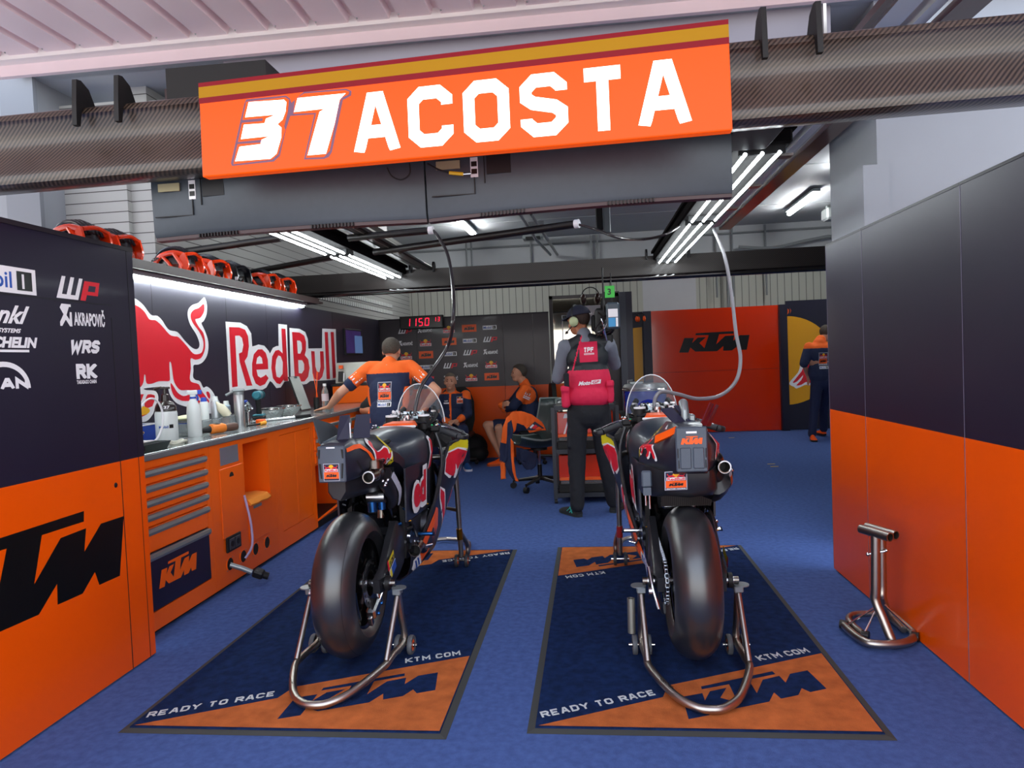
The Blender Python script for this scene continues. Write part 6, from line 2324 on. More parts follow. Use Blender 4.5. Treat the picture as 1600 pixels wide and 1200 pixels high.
        MB().use(C_ORANGE).loft([[(-.066, -.15, 1.055), (-.062, -.155, 1.085), (-.058, -.15, 1.088), (-.058, -.14, 1.05)], [(-.142, -.05, 1.005), (-.138, -.055, 1.038), (-.130, -.04, 1.040), (-.130, -.03, 1.0)]]).build('orange_strip', parent=t)

    # ---- tank
    sec = [(.40, .10, .85, .985), (.46, .150, .80, 1.005), (.58, .195, .76, 1.030), (.72, .212, .74, 1.045), (.86, .205, .74, 1.040), (.98, .180, .76, 1.015), (1.05, .14, .80, .985)]
    rings = []
    for (y, w_, zb, zt) in sec:
        h = zt - zb
        P = [(0, zb), (w_ * .75, zb), (w_ * .92, zb + h * .15), (w_, zb + h * .45), (w_ * .97, zb + h * .68), (w_ * .78, zb + h * .90), (w_ * .42, zt - .004), (0, zt)]
        rings.append(ring_side(y, P))
    b = MB().use(M_TANK).loft(rings)
    surf_tank = Surf(b)
    b.build('tank', parent=t, smooth=60, sub=1)
    for s in (-1, 1):
        b = MB()
        d = (-s, 0, 0)
        wrap_polys(b, C_WHITE, [sm2([(.80, .97), (.90, .965), (.97, .93), (.96, .86), (.92, .80), (.86, .79), (.80, .76), (.76, .73), (.72, .74), (.78, .80), (.80, .88)], 2)], surf_tank, (s * .3, 0, 0), (0, 1, 0), (0, 0, 1), d, .006)
        wrap_polys(b, C_RED, [sm2([(.83, .955), (.90, .95), (.95, .92), (.945, .86), (.91, .815), (.86, .80), (.80, .775), (.765, .745), (.80, .80), (.83, .88)], 2)], surf_tank, (s * .3, 0, 0), (0, 1, 0), (0, 0, 1), d, .008)
        b.build('tank_sticker', parent=t, smooth=0)
    MB().use(C_ORANGE).loft([[(-.11, .90, 1.025), (.11, .90, 1.025), (.085, .90, 1.046), (-.085, .90, 1.046)], [(-.085, 1.03, 1.025), (.085, 1.03, 1.025), (.07, 1.03, 1.05), (-.07, 1.03, 1.05)]]).use(C_WHITE).bb(-.11, .11, .885, .90, 1.020, 1.034, bev=.004).build('tank_cap_cover', parent=t)
    MB().use(M_BLK).bb(-.10, .10, .22, .42, .985, 1.01, bev=.012).build('seat_pad', parent=t)

    # ---- fairing shell (both sides in one moulding, open at the back)
    S = [(.55, [(.0, .205), (.07, .205), (.115, .24), (.13, .275), (.135, .30), (.137, .32), (.138, .335), (.138, .35)]),
         (.68, [(.0, .195), (.09, .20), (.145, .25), (.165, .31), (.172, .36), (.176, .39), (.178, .41), (.178, .43)]),
         (.82, [(.0, .19), (.10, .20), (.17, .27), (.195, .36), (.208, .44), (.215, .50), (.220, .55), (.222, .59)]),
         (.96, [(.0, .19), (.11, .205), (.175, .29), (.200, .40), (.215, .52), (.225, .62), (.235, .70), (.240, .77)]),
         (1.08, [(.0, .21), (.11, .23), (.175, .32), (.212, .45), (.238, .59), (.255, .70), (.265, .80), (.268, .895)]),
         (1.20, [(.06, .28), (.11, .30), (.17, .38), (.215, .50), (.262, .63), (.290, .74), (.303, .82), (.304, .905)]),
         (1.36, [(.10, .42), (.13, .45), (.17, .51), (.22, .60), (.275, .69), (.312, .77), (.334, .84), (.334, .915)]),
         (1.46, [(.11, .52), (.14, .54), (.17, .60), (.22, .67), (.260, .74), (.290, .80), (.300, .86), (.290, .935)]),
         (1.52, [(.12, .60), (.14, .62), (.165, .67), (.19, .73), (.215, .79), (.228, .84), (.228, .89), (.215, .955)]),
         (1.68, [(.08, .74), (.10, .75), (.125, .78), (.14, .81), (.15, .85), (.15, .89), (.14, .93), (.12, .97)]),
         (1.80, [(.02, .83), (.04, .83), (.06, .85), (.07, .87), (.07, .89), (.07, .91), (.06, .93), (.04, .95)])]
    b = MB().use(M_FAIR)
    for s in (-1, 1):
        b.loft([[V((s * x, y, z)) for x, z in P] for y, P in S], closed=False, caps=False)
    surf_f = Surf(b)
    b.build('fairing', parent=t, smooth=60, solid=.004)
    # black edge line of the fairing and duct lip
    b = MB().use(M_CARB)
    for s in (-1, 1):
        b.tube([V((s * P[-1][0], y, P[-1][1])) for y, P in S[:6]], .010, 8)
        b.tube(catmull([(s * .225, .84, .60), (s * .24, .93, .72), (s * .235, 1.0, .86), (s * .20, 1.02, .97)], 4), .010, 8)
    b.build('fairing_edge', parent=t)
    for s in (-1, 1):
        b = MB()
        d, o_ = (-s, 0, 0), (s * .5, 0, 0)
        wp_ = lambda m, P, l: wrap_polys(b, m, P, surf_f, o_, (0, 1, 0), (0, 0, 1), d, l, .03)
        wp_(C_YEL2, [[(1.02, .87), (1.10, .905), (1.32, .912), (1.40, .84), (1.36, .82), (1.18, .85), (1.02, .84)]], .0045)
        wp_(C_WHITE, [[(1.02, .845), (1.18, .86), (1.37, .825), (1.34, .72), (1.2, .66), (1.08, .68), (1.00, .72)]], .005)
        wp_(C_RED, [[(1.02, .835), (1.18, .85), (1.355, .81), (1.33, .73), (1.27, .70), (1.2, .72), (1.15, .68), (1.08, .70), (1.01, .73)]], .0062)
        wp_(C_WHITE, [[(1.16, .76), (1.20, .70), (1.24, .73), (1.28, .78), (1.25, .72), (1.22, .67), (1.17, .69)]], .0075)
        # big vertical wordmark strokes on the side
        wp_(C_WHITE, [[(.92, .66), (1.03, .62), (1.14, .36), (1.10, .33), (1.02, .46), (.93, .58)]], .005)
        wp_(C_RED, [[(.945, .64), (1.02, .605), (1.12, .37), (1.10, .355), (1.02, .49), (.95, .59)]], .0062)
        for k in range(4):
            a0 = 1.18 + k * .07
            wp_(C_WHITE, [[(a0, .60 + k * .05), (a0 + .05, .62 + k * .05), (a0 + .02, .44 + k * .055), (a0 - .03, .42 + k * .055)]], .005)
            wp_(C_RED, [[(a0 + .01, .59 + k * .05), (a0 + .038, .60 + k * .05), (a0 + .01, .45 + k * .055), (a0 - .015, .44 + k * .055)]], .0062)
        # orange lettering wedge low on the belly
        wp_(C_ORANGE, [[(.60, .33), (.84, .55), (.90, .53), (.93, .42), (.82, .33), (.70, .27), (.64, .28)]], .005)
        wp_(M_FAIR, [[(.70, .33), (.80, .44), (.83, .42), (.80, .36), (.86, .42), (.88, .40), (.80, .32)]], .0065)
        wp_(C_WHITE, [[(.57, .31), (.64, .33), (.70, .26), (.62, .235), (.57, .26)]], .0055)
        wp_(C_BLUE, [[(.585, .30), (.60, .305), (.65, .25), (.635, .245)], [(.61, .31), (.625, .315), (.675, .26), (.66, .255)]], .007)
        b.build('fairing_sticker', parent=t, smooth=0)
    # side wordmark on the tank flank seen in the opening
    for s in (-1, 1):
        b = MB()
        b.use(M_FAIR).add([V((s * .185, .34, .58)), V((s * .19, .84, .56)), V((s * .200, .84, .84)), V((s * .190, .34, .86)), V((s * .175, .34, .58)), V((s * .18, .84, .56)), V((s * .190, .84, .84)), V((s * .180, .34, .86))],
                          [(0, 1, 2, 3), (4, 7, 6, 5), (0, 4, 5, 1), (1, 5, 6, 2), (2, 6, 7, 3), (3, 7, 4, 0)])
        f = plane_fn((s * .196, .40 if s > 0 else .76, .625), (0, s, 0), (s * .05, 0, 1), .0016)
        b.use(C_WHITE)
        put_font(b, 'ed', lay(f, 0), h=.185, width=.33, bold=.17, x=.0, y=-.0)
        b.use(C_RED)
        put_font(b, 'ed', lay(f, 2), h=.165, width=.27, bold=.07, x=.032, y=.012)
        b.build('side_panel', parent=t, smooth=0)

    # ---- cockpit
    b = MB().use(M_SCR)
    sc = []
    for (y, z, w_, hh) in ((1.22, .98, .17, .13), (1.34, 1.0, .175, .21), (1.46, 1.0, .165, .265), (1.58, .99, .14, .22), (1.70, .97, .10, .12)):
        sc.append([(w_ * math.cos(a), y - .03 * math.sin(a), z + hh * math.sin(a)) for a in [PI * k / 18 for k in range(19)]])
    b.loft(sc[2:], closed=False, caps=False)
    b.build('windscreen', parent=t, smooth=60, solid=.003)
    MB().use(C_WHITE).tube([V(p) for p in sc[2]], .0035, 6).build('screen_edge', parent=t)
    b = MB().use(M_ENG)
    # triple clamp
    b.bb(-.13, .13, 1.08, 1.15, 1.020, 1.040, bev=.008)
    b.build('top_clamp', parent=t)
    MB().use(M_SIL).bb(-.045, .045, 1.10, 1.19, 1.040, 1.056, bev=.004).cyl((0, 1.12, 1.054), (0, 1.12, 1.078), .028, n=24).cyl((.0, 1.05, 1.04), (.0, 1.05, 1.066), .014).build('clamp_nut', parent=t)
    for s in (-1, 1):
        b = MB().use(M_BLK).cyl((s * .105, 1.12, .99), (s * .105, 1.12, 1.070), .037, n=28).use(C_WHITE).lathe([(.036, .0), (.036, .010), (.019, .012), (.019, 0)], (s * .105, 1.12, 1.070), 'Z', 28, closed=True).use(M_BLK).cyl((s * .105, 1.12, 1.068), (s * .105, 1.12, 1.0815), .021, n=20).use(M_SIL).cyl((s * .105, 1.12, 1.080), (s * .105, 1.12, 1.088), .008)
        b.use(M_BLK).cyl((s * .105, 1.12, 1.0), (s * .105, 1.24, .62), .028, n=16)
        b.use(M_TI).cyl((s * .105, 1.24, .62), (s * .105, 1.40, .42), .024, n=16)
        b.build('fork_leg', parent=t)
        # clip-on
        i0, i1 = V((s * .15, 1.10, 1.0)), V((s * .335, 1.03, .945))
        MB().use(M_BLK).tube([V((s * .11, 1.12, .99)), i0, V((s * .20, 1.085, .985))], .016, 10).build('handlebar', parent=t)
        gs = V((s * .225, 1.075, .98))
        g = MB().use(M_GRIP)
        dd = (i1 - gs)
        g.tube([gs + dd * f for f in (0, .04, .06, .94, 1.0)], [.022, .022, .0175, .0175, .021], 16)
        for k in range(9):
            p = gs + dd * (.12 + k * .085)
            g.lathe([(.0178, 0)] * 2, p, 'X', 4) if False else None
        g.build('grip', parent=t)
        MB().use(M_CARB).tube(catmull([i1 + V((s * .00, 0, 0)), i1 + V((s * .04, .01, -.01)), i1 + V((s * .05, .07, -.012)), i1 + V((s * .0, .13, 0))], 4), .011, 8, squash=(.6, 1.4)).use(M_GRIP).cyl(i1, i1 + V((s * .02, 0, -.004)), .019).build('lever_guard', parent=t)
        MB().use(M_SIL).tube(catmull([V((s * .20, 1.14, 1.0)), V((s * .26, 1.17, .985)), V((s * .34, 1.14, .955))], 4), .006, 8).build('lever', parent=t)
        r2 = random.Random(5 + s)
        b = MB().use(M_BLK).bb(s * .19 - .03, s * .19 + .03, 1.05, 1.12, .975, 1.01, bev=.008)
        b.build('switch_block', parent=t)
        for k in range(8):
            c = V((s * (.16 + r2.random() * .06), 1.035 + r2.random() * .07, 1.005 + r2.random() * .02))
            MB().use([M_BLUA, mat('button green', '#1f9a5a', .4), M_SIL, mat('button yellow', '#d8c02a', .4), C_RED, M_SIL, M_SIL, C_WHITE][k]).ball(c, (.007, .007, .006), 8, 6).build('button', parent=t)
        for k in range(3):
            MB().use(M_BLK).tube(catmull([V((s * (.16 + .02 * k), 1.12, .99)), V((s * .17, 1.22, 1.03 - .02 * k)), V((s * .08, 1.30, .98)), V((s * .05, 1.26, .90))], 5), .006, 6).build('cable', parent=t)
        # cockpit side fill and screen mounts
        MB().use(M_BLK).loft([[(s * .08, 1.22, .86), (s * .25, 1.20, .86), (s * .26, 1.22, .90), (s * .12, 1.22, .97)], [(s * .06, 1.45, .93), (s * .18, 1.45, .90), (s * .19, 1.46, .95), (s * .10, 1.45, 1.02)]]).build('cockpit_panel', parent=t)
        MB().use(M_BLK).tube([(s * .10, 1.30, .99), (s * .13, 1.36, 1.06), (s * .10, 1.42, 1.10)], .018, 8).use(M_SIL).ball((s * .115, 1.31, 1.05), .010, 8, 6).ball((s * .13, 1.35, 1.02), .010, 8, 6).box((s * .12, 1.33, 1.085), (.03, .01, .012)).build('sensor_cluster', parent=t)
        # footpeg and hanger
        MB().use(M_ENG).loft([[(s * .145, .48, .40), (s * .16, .48, .40), (s * .16, .52, .52), (s * .145, .52, .52)], [(s * .16, .60, .42), (s * .175, .60, .42), (s * .175, .60, .46), (s * .16, .60, .46)]]).build('peg_hanger', parent=t)
        MB().use(M_SIL if kind == 'R' else M_BLUA).tube([(s * .17, .60, .452), (s * .255, .60, .452), (s * .262, .60, .455)], [.011, .011, .015], 10).build('footpeg', parent=t)
        MB().use(M_SIL).tube([(s * .18, .56, .42), (s * .185, .68, .36), (s * .22, .72, .36)], .007, 8).build('foot_lever', parent=t)
    # dash
    MB().use(M_BLK).box((0, 1.28, 1.055), (.17, .03, .085), rot=(rad(-50), 0, 0), bev=.008).use(mat('dash display', '#aab7b4', .15, metal=.3)).box((0, 1.267, 1.062), (.14, .012, .066), rot=(rad(-50), 0, 0)).build('dash', parent=t)
    MB().use(M_BLK).ball((0, 1.16, .93), (.16, .09, .08), 18, 12).build('airbox', parent=t)
    for k in range(26):
        s = 1 if k % 2 else -1
        p = V((s * rnd.uniform(.0, .13), 1.15 + rnd.random() * .12, 1.06 + rnd.random() * .035))
        MB().use(rnd.choice([M_SIL, M_SIL, M_BLK, C_WHITE])).box(p, (rnd.uniform(.01, .03), .02, .012), rot=(rnd.random(), rnd.random(), rnd.random()), bev=.002).build('connector', parent=t)
    # front fender, front discs
    MB().use(M_CARB).lathe([(.312, -.072), (.316, -.05), (.318, 0), (.316, .05), (.312, .072)], (0, 1.44, .41), 'X', 30, ang=PI * .8).build('front_fender', parent=t, solid=.004)
    for s in (-1, 1):
        MB().use(mat('carbon disc', '#222226', .5)).lathe([(.10, s * .075), (.165, s * .075), (.165, s * .083), (.10, s * .083)], (0, 1.44, .41), 'X', 36, closed=True).build('front_disc', parent=t)
    return t


XL, XR, YB = -1.140, .433, 3.15
bikeL = make_bike((XL, YB, 0), rad(-.5), 'dark racing motorcycle with flat square tail box, standing nearer the workbench', 'L')
bikeR = make_bike((XR, YB, 0), rad(.4), 'dark racing motorcycle with rounded tail and orange tail lettering, standing nearer the right panels', 'R')


# ---------------------------------------------------------------- paddock stands
def rear_stand(loc, rz, label, socket):
    t = thing('rear_stand', label, 'stand', loc, rz, 'rear paddock stands')
    half = .215
    P = []
    P += [(-half, .0, .345), (-half, .03, .22), (-half, .07, .075)]
    P += [(-half + .005, -.10, .072), (-.205, -.22, .070), (-.13, -.40, .045), (-.06, -.475, .034), (.0, -.492, .032), (.06, -.475, .034), (.13, -.40, .045), (.205, -.22, .070), (half - .005, -.10, .072)]
    P += [(half, .07, .075), (half, .03, .22), (half, .0, .345)]
    pts = catmull(P, 5)
    b = MB().use(M_STEEL).tube(pts, .0165, 14)
    b.build('main_tube', parent=t)
    for s in (-1, 1):
        MB().use(M_STEEL).tube([(s * (half), -.005, .31), (s * (half - .004), -.19, .085)], .0125, 12).build('brace_tube', parent=t)
        MB().use(M_CHR).ball((s * (half + .002), -.115, .175), (.008, .008, .014), 10, 8).build('lock_pin', parent=t)
        MB().use(M_HND).lathe([(0, 0), (.034, 0), (.034, .005), (0, .005)], (s * (half + .012), -.01, .352), 'Z', 18).bb(s * half - .02, s * half + .02, -.022, .022, .320, .350, bev=.004).build('hook_plate', parent=t)
        for o_ in (-.032, .032):
            w = MB().use(mat('wheel rubber grey', '#55585c', .5)).lathe([(.028, -.010), (.043, -.011), (.046, -.006), (.046, .006), (.043, .011), (.028, .010)], (s * half + o_, .075, .047), 'X', 28, closed=True)
            w = w.build('wheel', parent=t)
            b = MB().use(C_ORANGE).lathe([(.012, -.006), (.030, -.007), (.030, .007), (.012, .006)], (s * half + o_, .075, .047), 'X', 24, closed=True)
            b.use(M_CHR).cyl((s * half + o_ - .012, .075, .047), (s * half + o_ + .012, .075, .047), .012, n=14)
            h = b.build('hub', parent=w)
        MB().use(M_CHR).cyl((s * half - .06, .075, .047), (s * half + .06, .075, .047), .006, n=10).build('axle', parent=t)
    if socket:
        MB().use(mat('dull pipe', '#8d8f86', .4, metal=.8)).pipe((-half - .048, -.02, .30), (-half - .050, -.03, .145), .0175, .0135, 20).build('lever_socket', parent=t)
    b = MB().use(mat('engraved black', '#1a1614', .5))
    put_font(b, 'BIKE LIFT', lambda u, v: V((-.085 - .0 + u * .8, -.455 + .0 - u * .55 - .0, .0)) if False else V((-.175 + u * .60, -.335 - u * .80 - .004, .072 - u * .12 + v * 1.0)), h=.012, width=.075, bold=.03)
    b.build('maker_lettering', parent=t, smooth=0)
    return t


rear_stand((XL + .005, YB, 0), rad(-2.0), 'steel rear stand with orange hubbed wheels under the motorcycle nearer the workbench', False)
rear_stand((XR - .005, YB, 0), rad(.4), 'steel rear stand with a side pipe socket under the motorcycle nearer the right panels', True)


def front_stand(loc, rz, label, collar):
    t = thing('front_stand', label, 'stand', loc, rz, 'front paddock stands')
    for s in (-1, 1):
        MB().use(M_STEEL).tube(catmull([(s * .09, 1.30, .78), (s * .19, 1.34, .77), (s * .235, 1.38, .70), (s * .238, 1.40, .58), (s * .240, 1.45, .075)], 5), .017, 14).build('upright_tube', parent=t)
        MB().use(M_STEEL).tube(catmull([(s * .242, 1.45, .24), (s * .262, 1.56, .13), (s * .255, 1.60, .05), (s * .20, 1.95, .034), (s * .12, 2.06, .030), (0, 2.10, .030)], 6), .0155, 12).build('base_tube', parent=t)
        MB().use(collar).cyl((s * .2385, 1.425, .275), (s * .239, 1.433, .20), .021, n=16).build('collar', parent=t)
        for o_ in (-.035, .035):
            w = MB().use(mat('wheel rubber dark', '#2c2e32', .5)).lathe([(.026, -.009), (.042, -.010), (.045, 0), (.042, .010), (.026, .009)], (s * .240 + o_, 1.455, .047), 'X', 26, closed=True).build('wheel', parent=t)
            MB().use(C_ORANGE).lathe([(.010, -.007), (.028, -.007), (.028, .007), (.010, .007)], (s * .240 + o_, 1.455, .047), 'X', 20, closed=True).build('hub', parent=w)
        MB().use(M_CHR).cyl((s * .24 - .06, 1.455, .047), (s * .24 + .06, 1.455, .047), .007, n=10).build('axle', parent=t)
    MB().use(M_STEEL).cyl((-.09, 1.30, .78), (.09, 1.30, .78), .017).cyl((0, 1.30, .78), (0, 1.28, .86), .012).build('head_bar', parent=t)
    MB().use(M_STEEL).tube([(-.24, 1.42, .40), (0, 1.62, .40), (.24, 1.42, .40)], .012, 10).build('cross_tube', parent=t)
    return t


front_stand((XL + .0, YB, 0), rad(-.5), 'steel front stand with gold collars under the motorcycle nearer the workbench', mat('brass collar', '#a8701c', .3, metal=1))
front_stand((XR, YB, 0), rad(.4), 'steel front stand under the motorcycle nearer the right panels', mat('red collar', '#8a1c1c', .35, coat=.3))

# spare front stand beside the right panels
t = thing('spare_stand', 'spare steel stand with twin uprights standing alone beside the right wall panels', 'stand', (1.30, 3.36, 0), rad(0))
o_ = V((1.30, 3.36, 0))
L_ = lambda x, y, z=.03: mz(x, y, z) - o_
loop = [L_(1318, 976), L_(1330, 988), L_(1352, 1003), L_(1375, 1007), L_(1405, 1006), L_(1424, 1000), L_(1428, 990), L_(1420, 981), L_(1398, 962), L_(1385, 957)]
MB().use(M_STEEL).tube(catmull(loop, 5), .019, 14).build('base_tube', parent=t)
loop = [L_(1352, 993), L_(1336, 980), L_(1326, 968), L_(1332, 961), L_(1348, 959), L_(1380, 959), L_(1392, 966), L_(1412, 984)]
MB().use(M_STEEL).tube(catmull(loop, 5), .016, 14).build('base_tube', parent=t)
F1 = L_(1393, 1000, .03)
for k, (bx_, by_, ox) in enumerate(((1368, 938, 0), (1378, 934, .03))):
    foot = F1 if k == 0 else L_(1388, 965, .03)
    knee = my(bx_, by_, 3.38 + ox) - o_
    top = my(1368 + k * 9, 836 - k * 3, 3.38 + ox) - o_
    MB().use(M_STEEL).tube(catmull([foot, foot.lerp(knee, .55), knee, knee.lerp(top, .2), top], 5), .0205, 16).build('upright_tube', parent=t)
    MB().use(M_STEEL).pipe(top + V((-.038, .075, .012)), top + V((.035, -.075, .008)), .0215, .0175, 22).use(M_BLK).cyl(top + V((.0, -.0, .01)), top + V((.002, -.004, .01)), .017).build('cross_socket', parent=t)
MB().use(M_CHR).tube([my(1356, 866, 3.40) - o_, my(1384, 861, 3.38) - o_], .005, 8).ball(my(1356, 866, 3.40) - o_, .009, 8, 6).ball(my(1385, 860, 3.38) - o_, .009, 8, 6).build('lock_pin', parent=t)
MB().use(M_CHR).tube([my(1366, 950, 3.40) - o_, L_(1322, 978, .04)], .005, 8).tube([my(1368, 954, 3.40) - o_, L_(1350, 990, .04)], .005, 8).tube([my(1377, 940, 3.42) - o_, L_(1424, 985, .04)], .005, 8).build('stay_rod', parent=t)
for q in ((1318, 976), (1352, 993), (1430, 995)):
    p = L_(q[0], q[1])
    MB().use(M_DKMET).cyl(p + V((-.012, .01, 0)), p + V((.014, -.008, 0)), .0225, n=18).build('end_cap', parent=t)
# ================================================================= people
M_SKIN = mat('skin', '#c58f74', .5, vary=.05, vscale=12)
M_SKIN2 = mat('skin tanned', '#a96a4c', .5, vary=.05, vscale=12)
M_SKD = mat('lips and eyes', '#5a3228', .5)
M_SO = mat('shirt orange', '#f0661c', .8, bump=.25, bscale=60)
M_SN = mat('shirt navy', '#1e2846', .85, bump=.25, bscale=60)
M_TRN = mat('trouser navy', '#1a2344', .85, bump=.3, bscale=40)
M_TRB = mat('trouser black', '#17191f', .85, bump=.3, bscale=40)
M_TSB = mat('shirt black', '#121215', .85, bump=.3, bscale=40)
M_VB = mat('vest black', '#1d2126', .55, bump=.3, bscale=35)
M_VR = mat('vest magenta red', '#cf1f48', .75, bump=.3, bscale=35)
M_GRY = mat('sleeve grey', '#6f7480', .85, bump=.2, bscale=50)
M_HAIR = mat('hair grey brown', '#4b443c', .8, bump=.8, bscale=220, vary=.3, vscale=120)
M_HAIR2 = mat('hair short grey', '#6e6458', .85, bump=.8, bscale=260, vary=.2, vscale=140)


def cap_(b, p0, p1, r0, r1):
    p0, p1 = V(p0), V(p1)
    b.tube([p0, p0.lerp(p1, .5), p1], [r0, (r0 + r1) / 2, r1], 14)
    b.ball(p0, r0, 14, 8)
    b.ball(p1, r1, 14, 8)
    return b


def melt(name, b, parent, voxel, mats, fn=None, smooth=2, noise_amp=0.0):
    """fuse overlapping volumes into one continuous skin"""
    me = bpy.data.meshes.new('tmp')
    me.from_pydata([tuple(p) for p in b.v], [], b.f)
    o = bpy.data.objects.new('tmp', me)
    COL.objects.link(o)
    m = o.modifiers.new('r', 'REMESH')
    m.mode = 'VOXEL'
    m.voxel_size = voxel
    if smooth:
        q = o.modifiers.new('s', 'SMOOTH')
        q.factor = .6
        q.iterations = smooth
    dg = bpy.context.evaluated_depsgraph_get()
    nm = bpy.data.meshes.new_from_object(o.evaluated_get(dg))
    bpy.data.objects.remove(o)
    nm.name = name
    if noise_amp:
        nn = [v.normal.copy() for v in nm.vertices]
        for v, n_ in zip(nm.vertices, nn):
            v.co += n_ * (noise_amp * noise.noise(V((v.co.x * 9, v.co.y * 9, v.co.z * 5))) + noise_amp * .6 * noise.noise(v.co * 22))
    nm.materials.clear()
    for x in mats:
        nm.materials.append(x)
    for p in nm.polygons:
        p.use_smooth = True
        p.material_index = fn(p.center) if fn else 0
    ob = bpy.data.objects.new(name, nm)
    COL.objects.link(ob)
    ob.parent = parent
    KIDS.setdefault(parent.name, []).append(ob)
    MW[ob.name] = MW[parent.name].copy()
    s_ = Surf.__new__(Surf)
    s_.t = BVHTree.FromPolygons([tuple(v.co) for v in nm.vertices], [list(p.vertices) for p in nm.polygons])
    return s_


def dropf(s_, o, u, v, d, lift=.002):
    o, u, v, d = V(o), V(u), V(v), V(d)
    return lambda a, c, k=0: s_.drop(o + u * a + v * c, d, lift + .0012 * k)


def hand(b, w, d, n, curl=.3, sp=.021, s=1):
    """palm and five fingers from the wrist w along d, palm normal n; s = side of the thumb"""
    w, d, n = V(w), V(d).normalized(), V(n).normalized()
    sd = d.cross(n).normalized() * s
    c = w + d * .05
    b.ball(c, (.001, .001, .001), 4, 3)
    for q in (-1.5, -.5, .5, 1.5):
        cap_(b, w + sd * q * .012 + d * .01, w + d * .088 + sd * q * sp * .9, .016, .0125)
    for i, (q, L) in enumerate(((-1.5, .062), (-.5, .075), (.5, .080), (1.5, .072))):
        a = w + d * .09 + sd * q * sp
        d1 = (d - n * curl * .5 + sd * q * .05).normalized()
        m_ = a + d1 * L * .55
        e = m_ + (d1 - n * curl).normalized() * L * .5
        cap_(b, a, m_, .0088, .0082)
        cap_(b, m_, e, .0082, .007)
    a = w + d * .03 + sd * .028
    m_ = a + (d * .6 + sd * .8).normalized() * .042
    cap_(b, a, m_, .0125, .010)
    cap_(b, m_, m_ + (d * .95 + sd * .3 - n * curl * .4).normalized() * .032, .010, .0085)


def head(b, c, fwd, up=(0, 0, 1), k=1.0):
    """skull, jaw, nose, brow, ears around centre c looking along fwd"""
    c, f, u = V(c), V(fwd).normalized(), V(up).normalized()
    s = f.cross(u).normalized()
    u = s.cross(f).normalized()

    def P(x, y, z):
        return c + s * x * k + f * y * k + u * z * k
    M3 = Matrix((s, f, u)).transposed()

    def E(x, y, z, rx, ry, rz):
        o = len(b.v)
        b.ball((0, 0, 0), (rx * k, ry * k, rz * k), 16, 10)
        for i in range(o, len(b.v)):
            b.v[i] = M3 @ b.v[i] + P(x, y, z)
    E(0, -.012, .030, .076, .094, .088)
    E(0, .022, -.015, .064, .072, .085)
    E(0, .040, -.075, .042, .046, .036)
    E(0, .086, -.012, .012, .018, .026)
    E(0, .096, -.028, .015, .014, .012)
    E(0, .075, .028, .050, .020, .014)
    E(0, .080, -.062, .026, .014, .010)
    for q in (-1, 1):
        E(q * .040, .062, -.028, .022, .024, .020)
        E(q * .078, -.006, -.008, .010, .020, .032)
    return P


def facefn(P, base=0, dark=1):
    eyes = [P(-.031, .080, .006), P(.031, .080, .006)]
    mouth = [P(-.018, .094, -.062), P(0, .097, -.061), P(.018, .094, -.062)]
    brow = [P(-.032, .092, .030), P(.032, .092, .030), P(-.022, .094, .030), P(.022, .094, .030)]

    def fn(c):
        if any((c - e).length < .010 for e in eyes) or any((c - e).length < .0085 for e in mouth) or any((c - e).length < .008 for e in brow):
            return dark
        return base
    return fn


def hair(t, P, c, m, k=1.0, low=-.03, front=.055, thick=.008):
    """close hair cap: shell over the skull, open over the face"""
    b = MB()
    n, mm = 28, 14
    vs, fs = [], []
    for i in range(mm + 1):
        th = i / mm * rad(146)
        for j in range(n):
            a = 2 * PI * j / n
            x, y, z = math.sin(th) * math.cos(a), math.sin(th) * math.sin(a), math.cos(th)
            lim = rad(60) if y > .45 else (rad(138) if y < -.35 else rad(60 + 78 * (max(0, min(1, (.45 - y) / .8)) ** 1.6)))
            th2 = min(th, lim)
            x, y, z = math.sin(th2) * math.cos(a), math.sin(th2) * math.sin(a), math.cos(th2)
            q = .004 * noise.noise(V((x * 9, y * 9, z * 9)))
            vs.append(P(x * (.076 + thick + q), -.012 + y * (.094 + thick + q), .030 + z * (.088 + thick + q)))
    for i in range(mm):
        for j in range(n):
            fs.append((i * n + j, (i + 1) * n + j, (i + 1) * n + (j + 1) % n, i * n + (j + 1) % n))
    b.use(m).add(vs, fs)
    b.build('hair', parent=t, smooth=80, solid=.004)


def shoe(t, heel, fwd, m, sole, k=1.0, z0=0.0):
    f = V((fwd[0], fwd[1], 0)).normalized()
    s = V((f.y, -f.x, 0))
    h = V((heel[0], heel[1], z0))
    R_ = []
    for y, w, zt in ((-.035, .026, .07), (.0, .036, .095), (.06, .038, .090), (.12, .044, .065), (.18, .046, .052), (.225, .036, .042), (.245, .016, .030)):
        R_.append([h + f * y * k + s * (w * k * math.cos(a)) + V((0, 0, .022 + (zt - .022) * max(0, math.sin(a)) * k)) for a in [PI * j / 8 for j in range(9)]])
    b = MB().use(m).loft(R_)
    b.use(sole)
    so = [h + f * y * k + s * w * k for y, w in ((-.04, .02), (0, .040), (.12, .047), (.18, .050), (.23, .040), (.25, .016))]
    so2 = [h + f * y * k - s * w * k for y, w in ((-.04, .02), (0, .040), (.12, .044), (.18, .047), (.23, .038), (.25, .016))]
    base = so + so2[::-1]
    b.loft([[p for p in base], [p + V((0, 0, .026)) for p in base]])
    return b.build('shoe', parent=t, smooth=50)


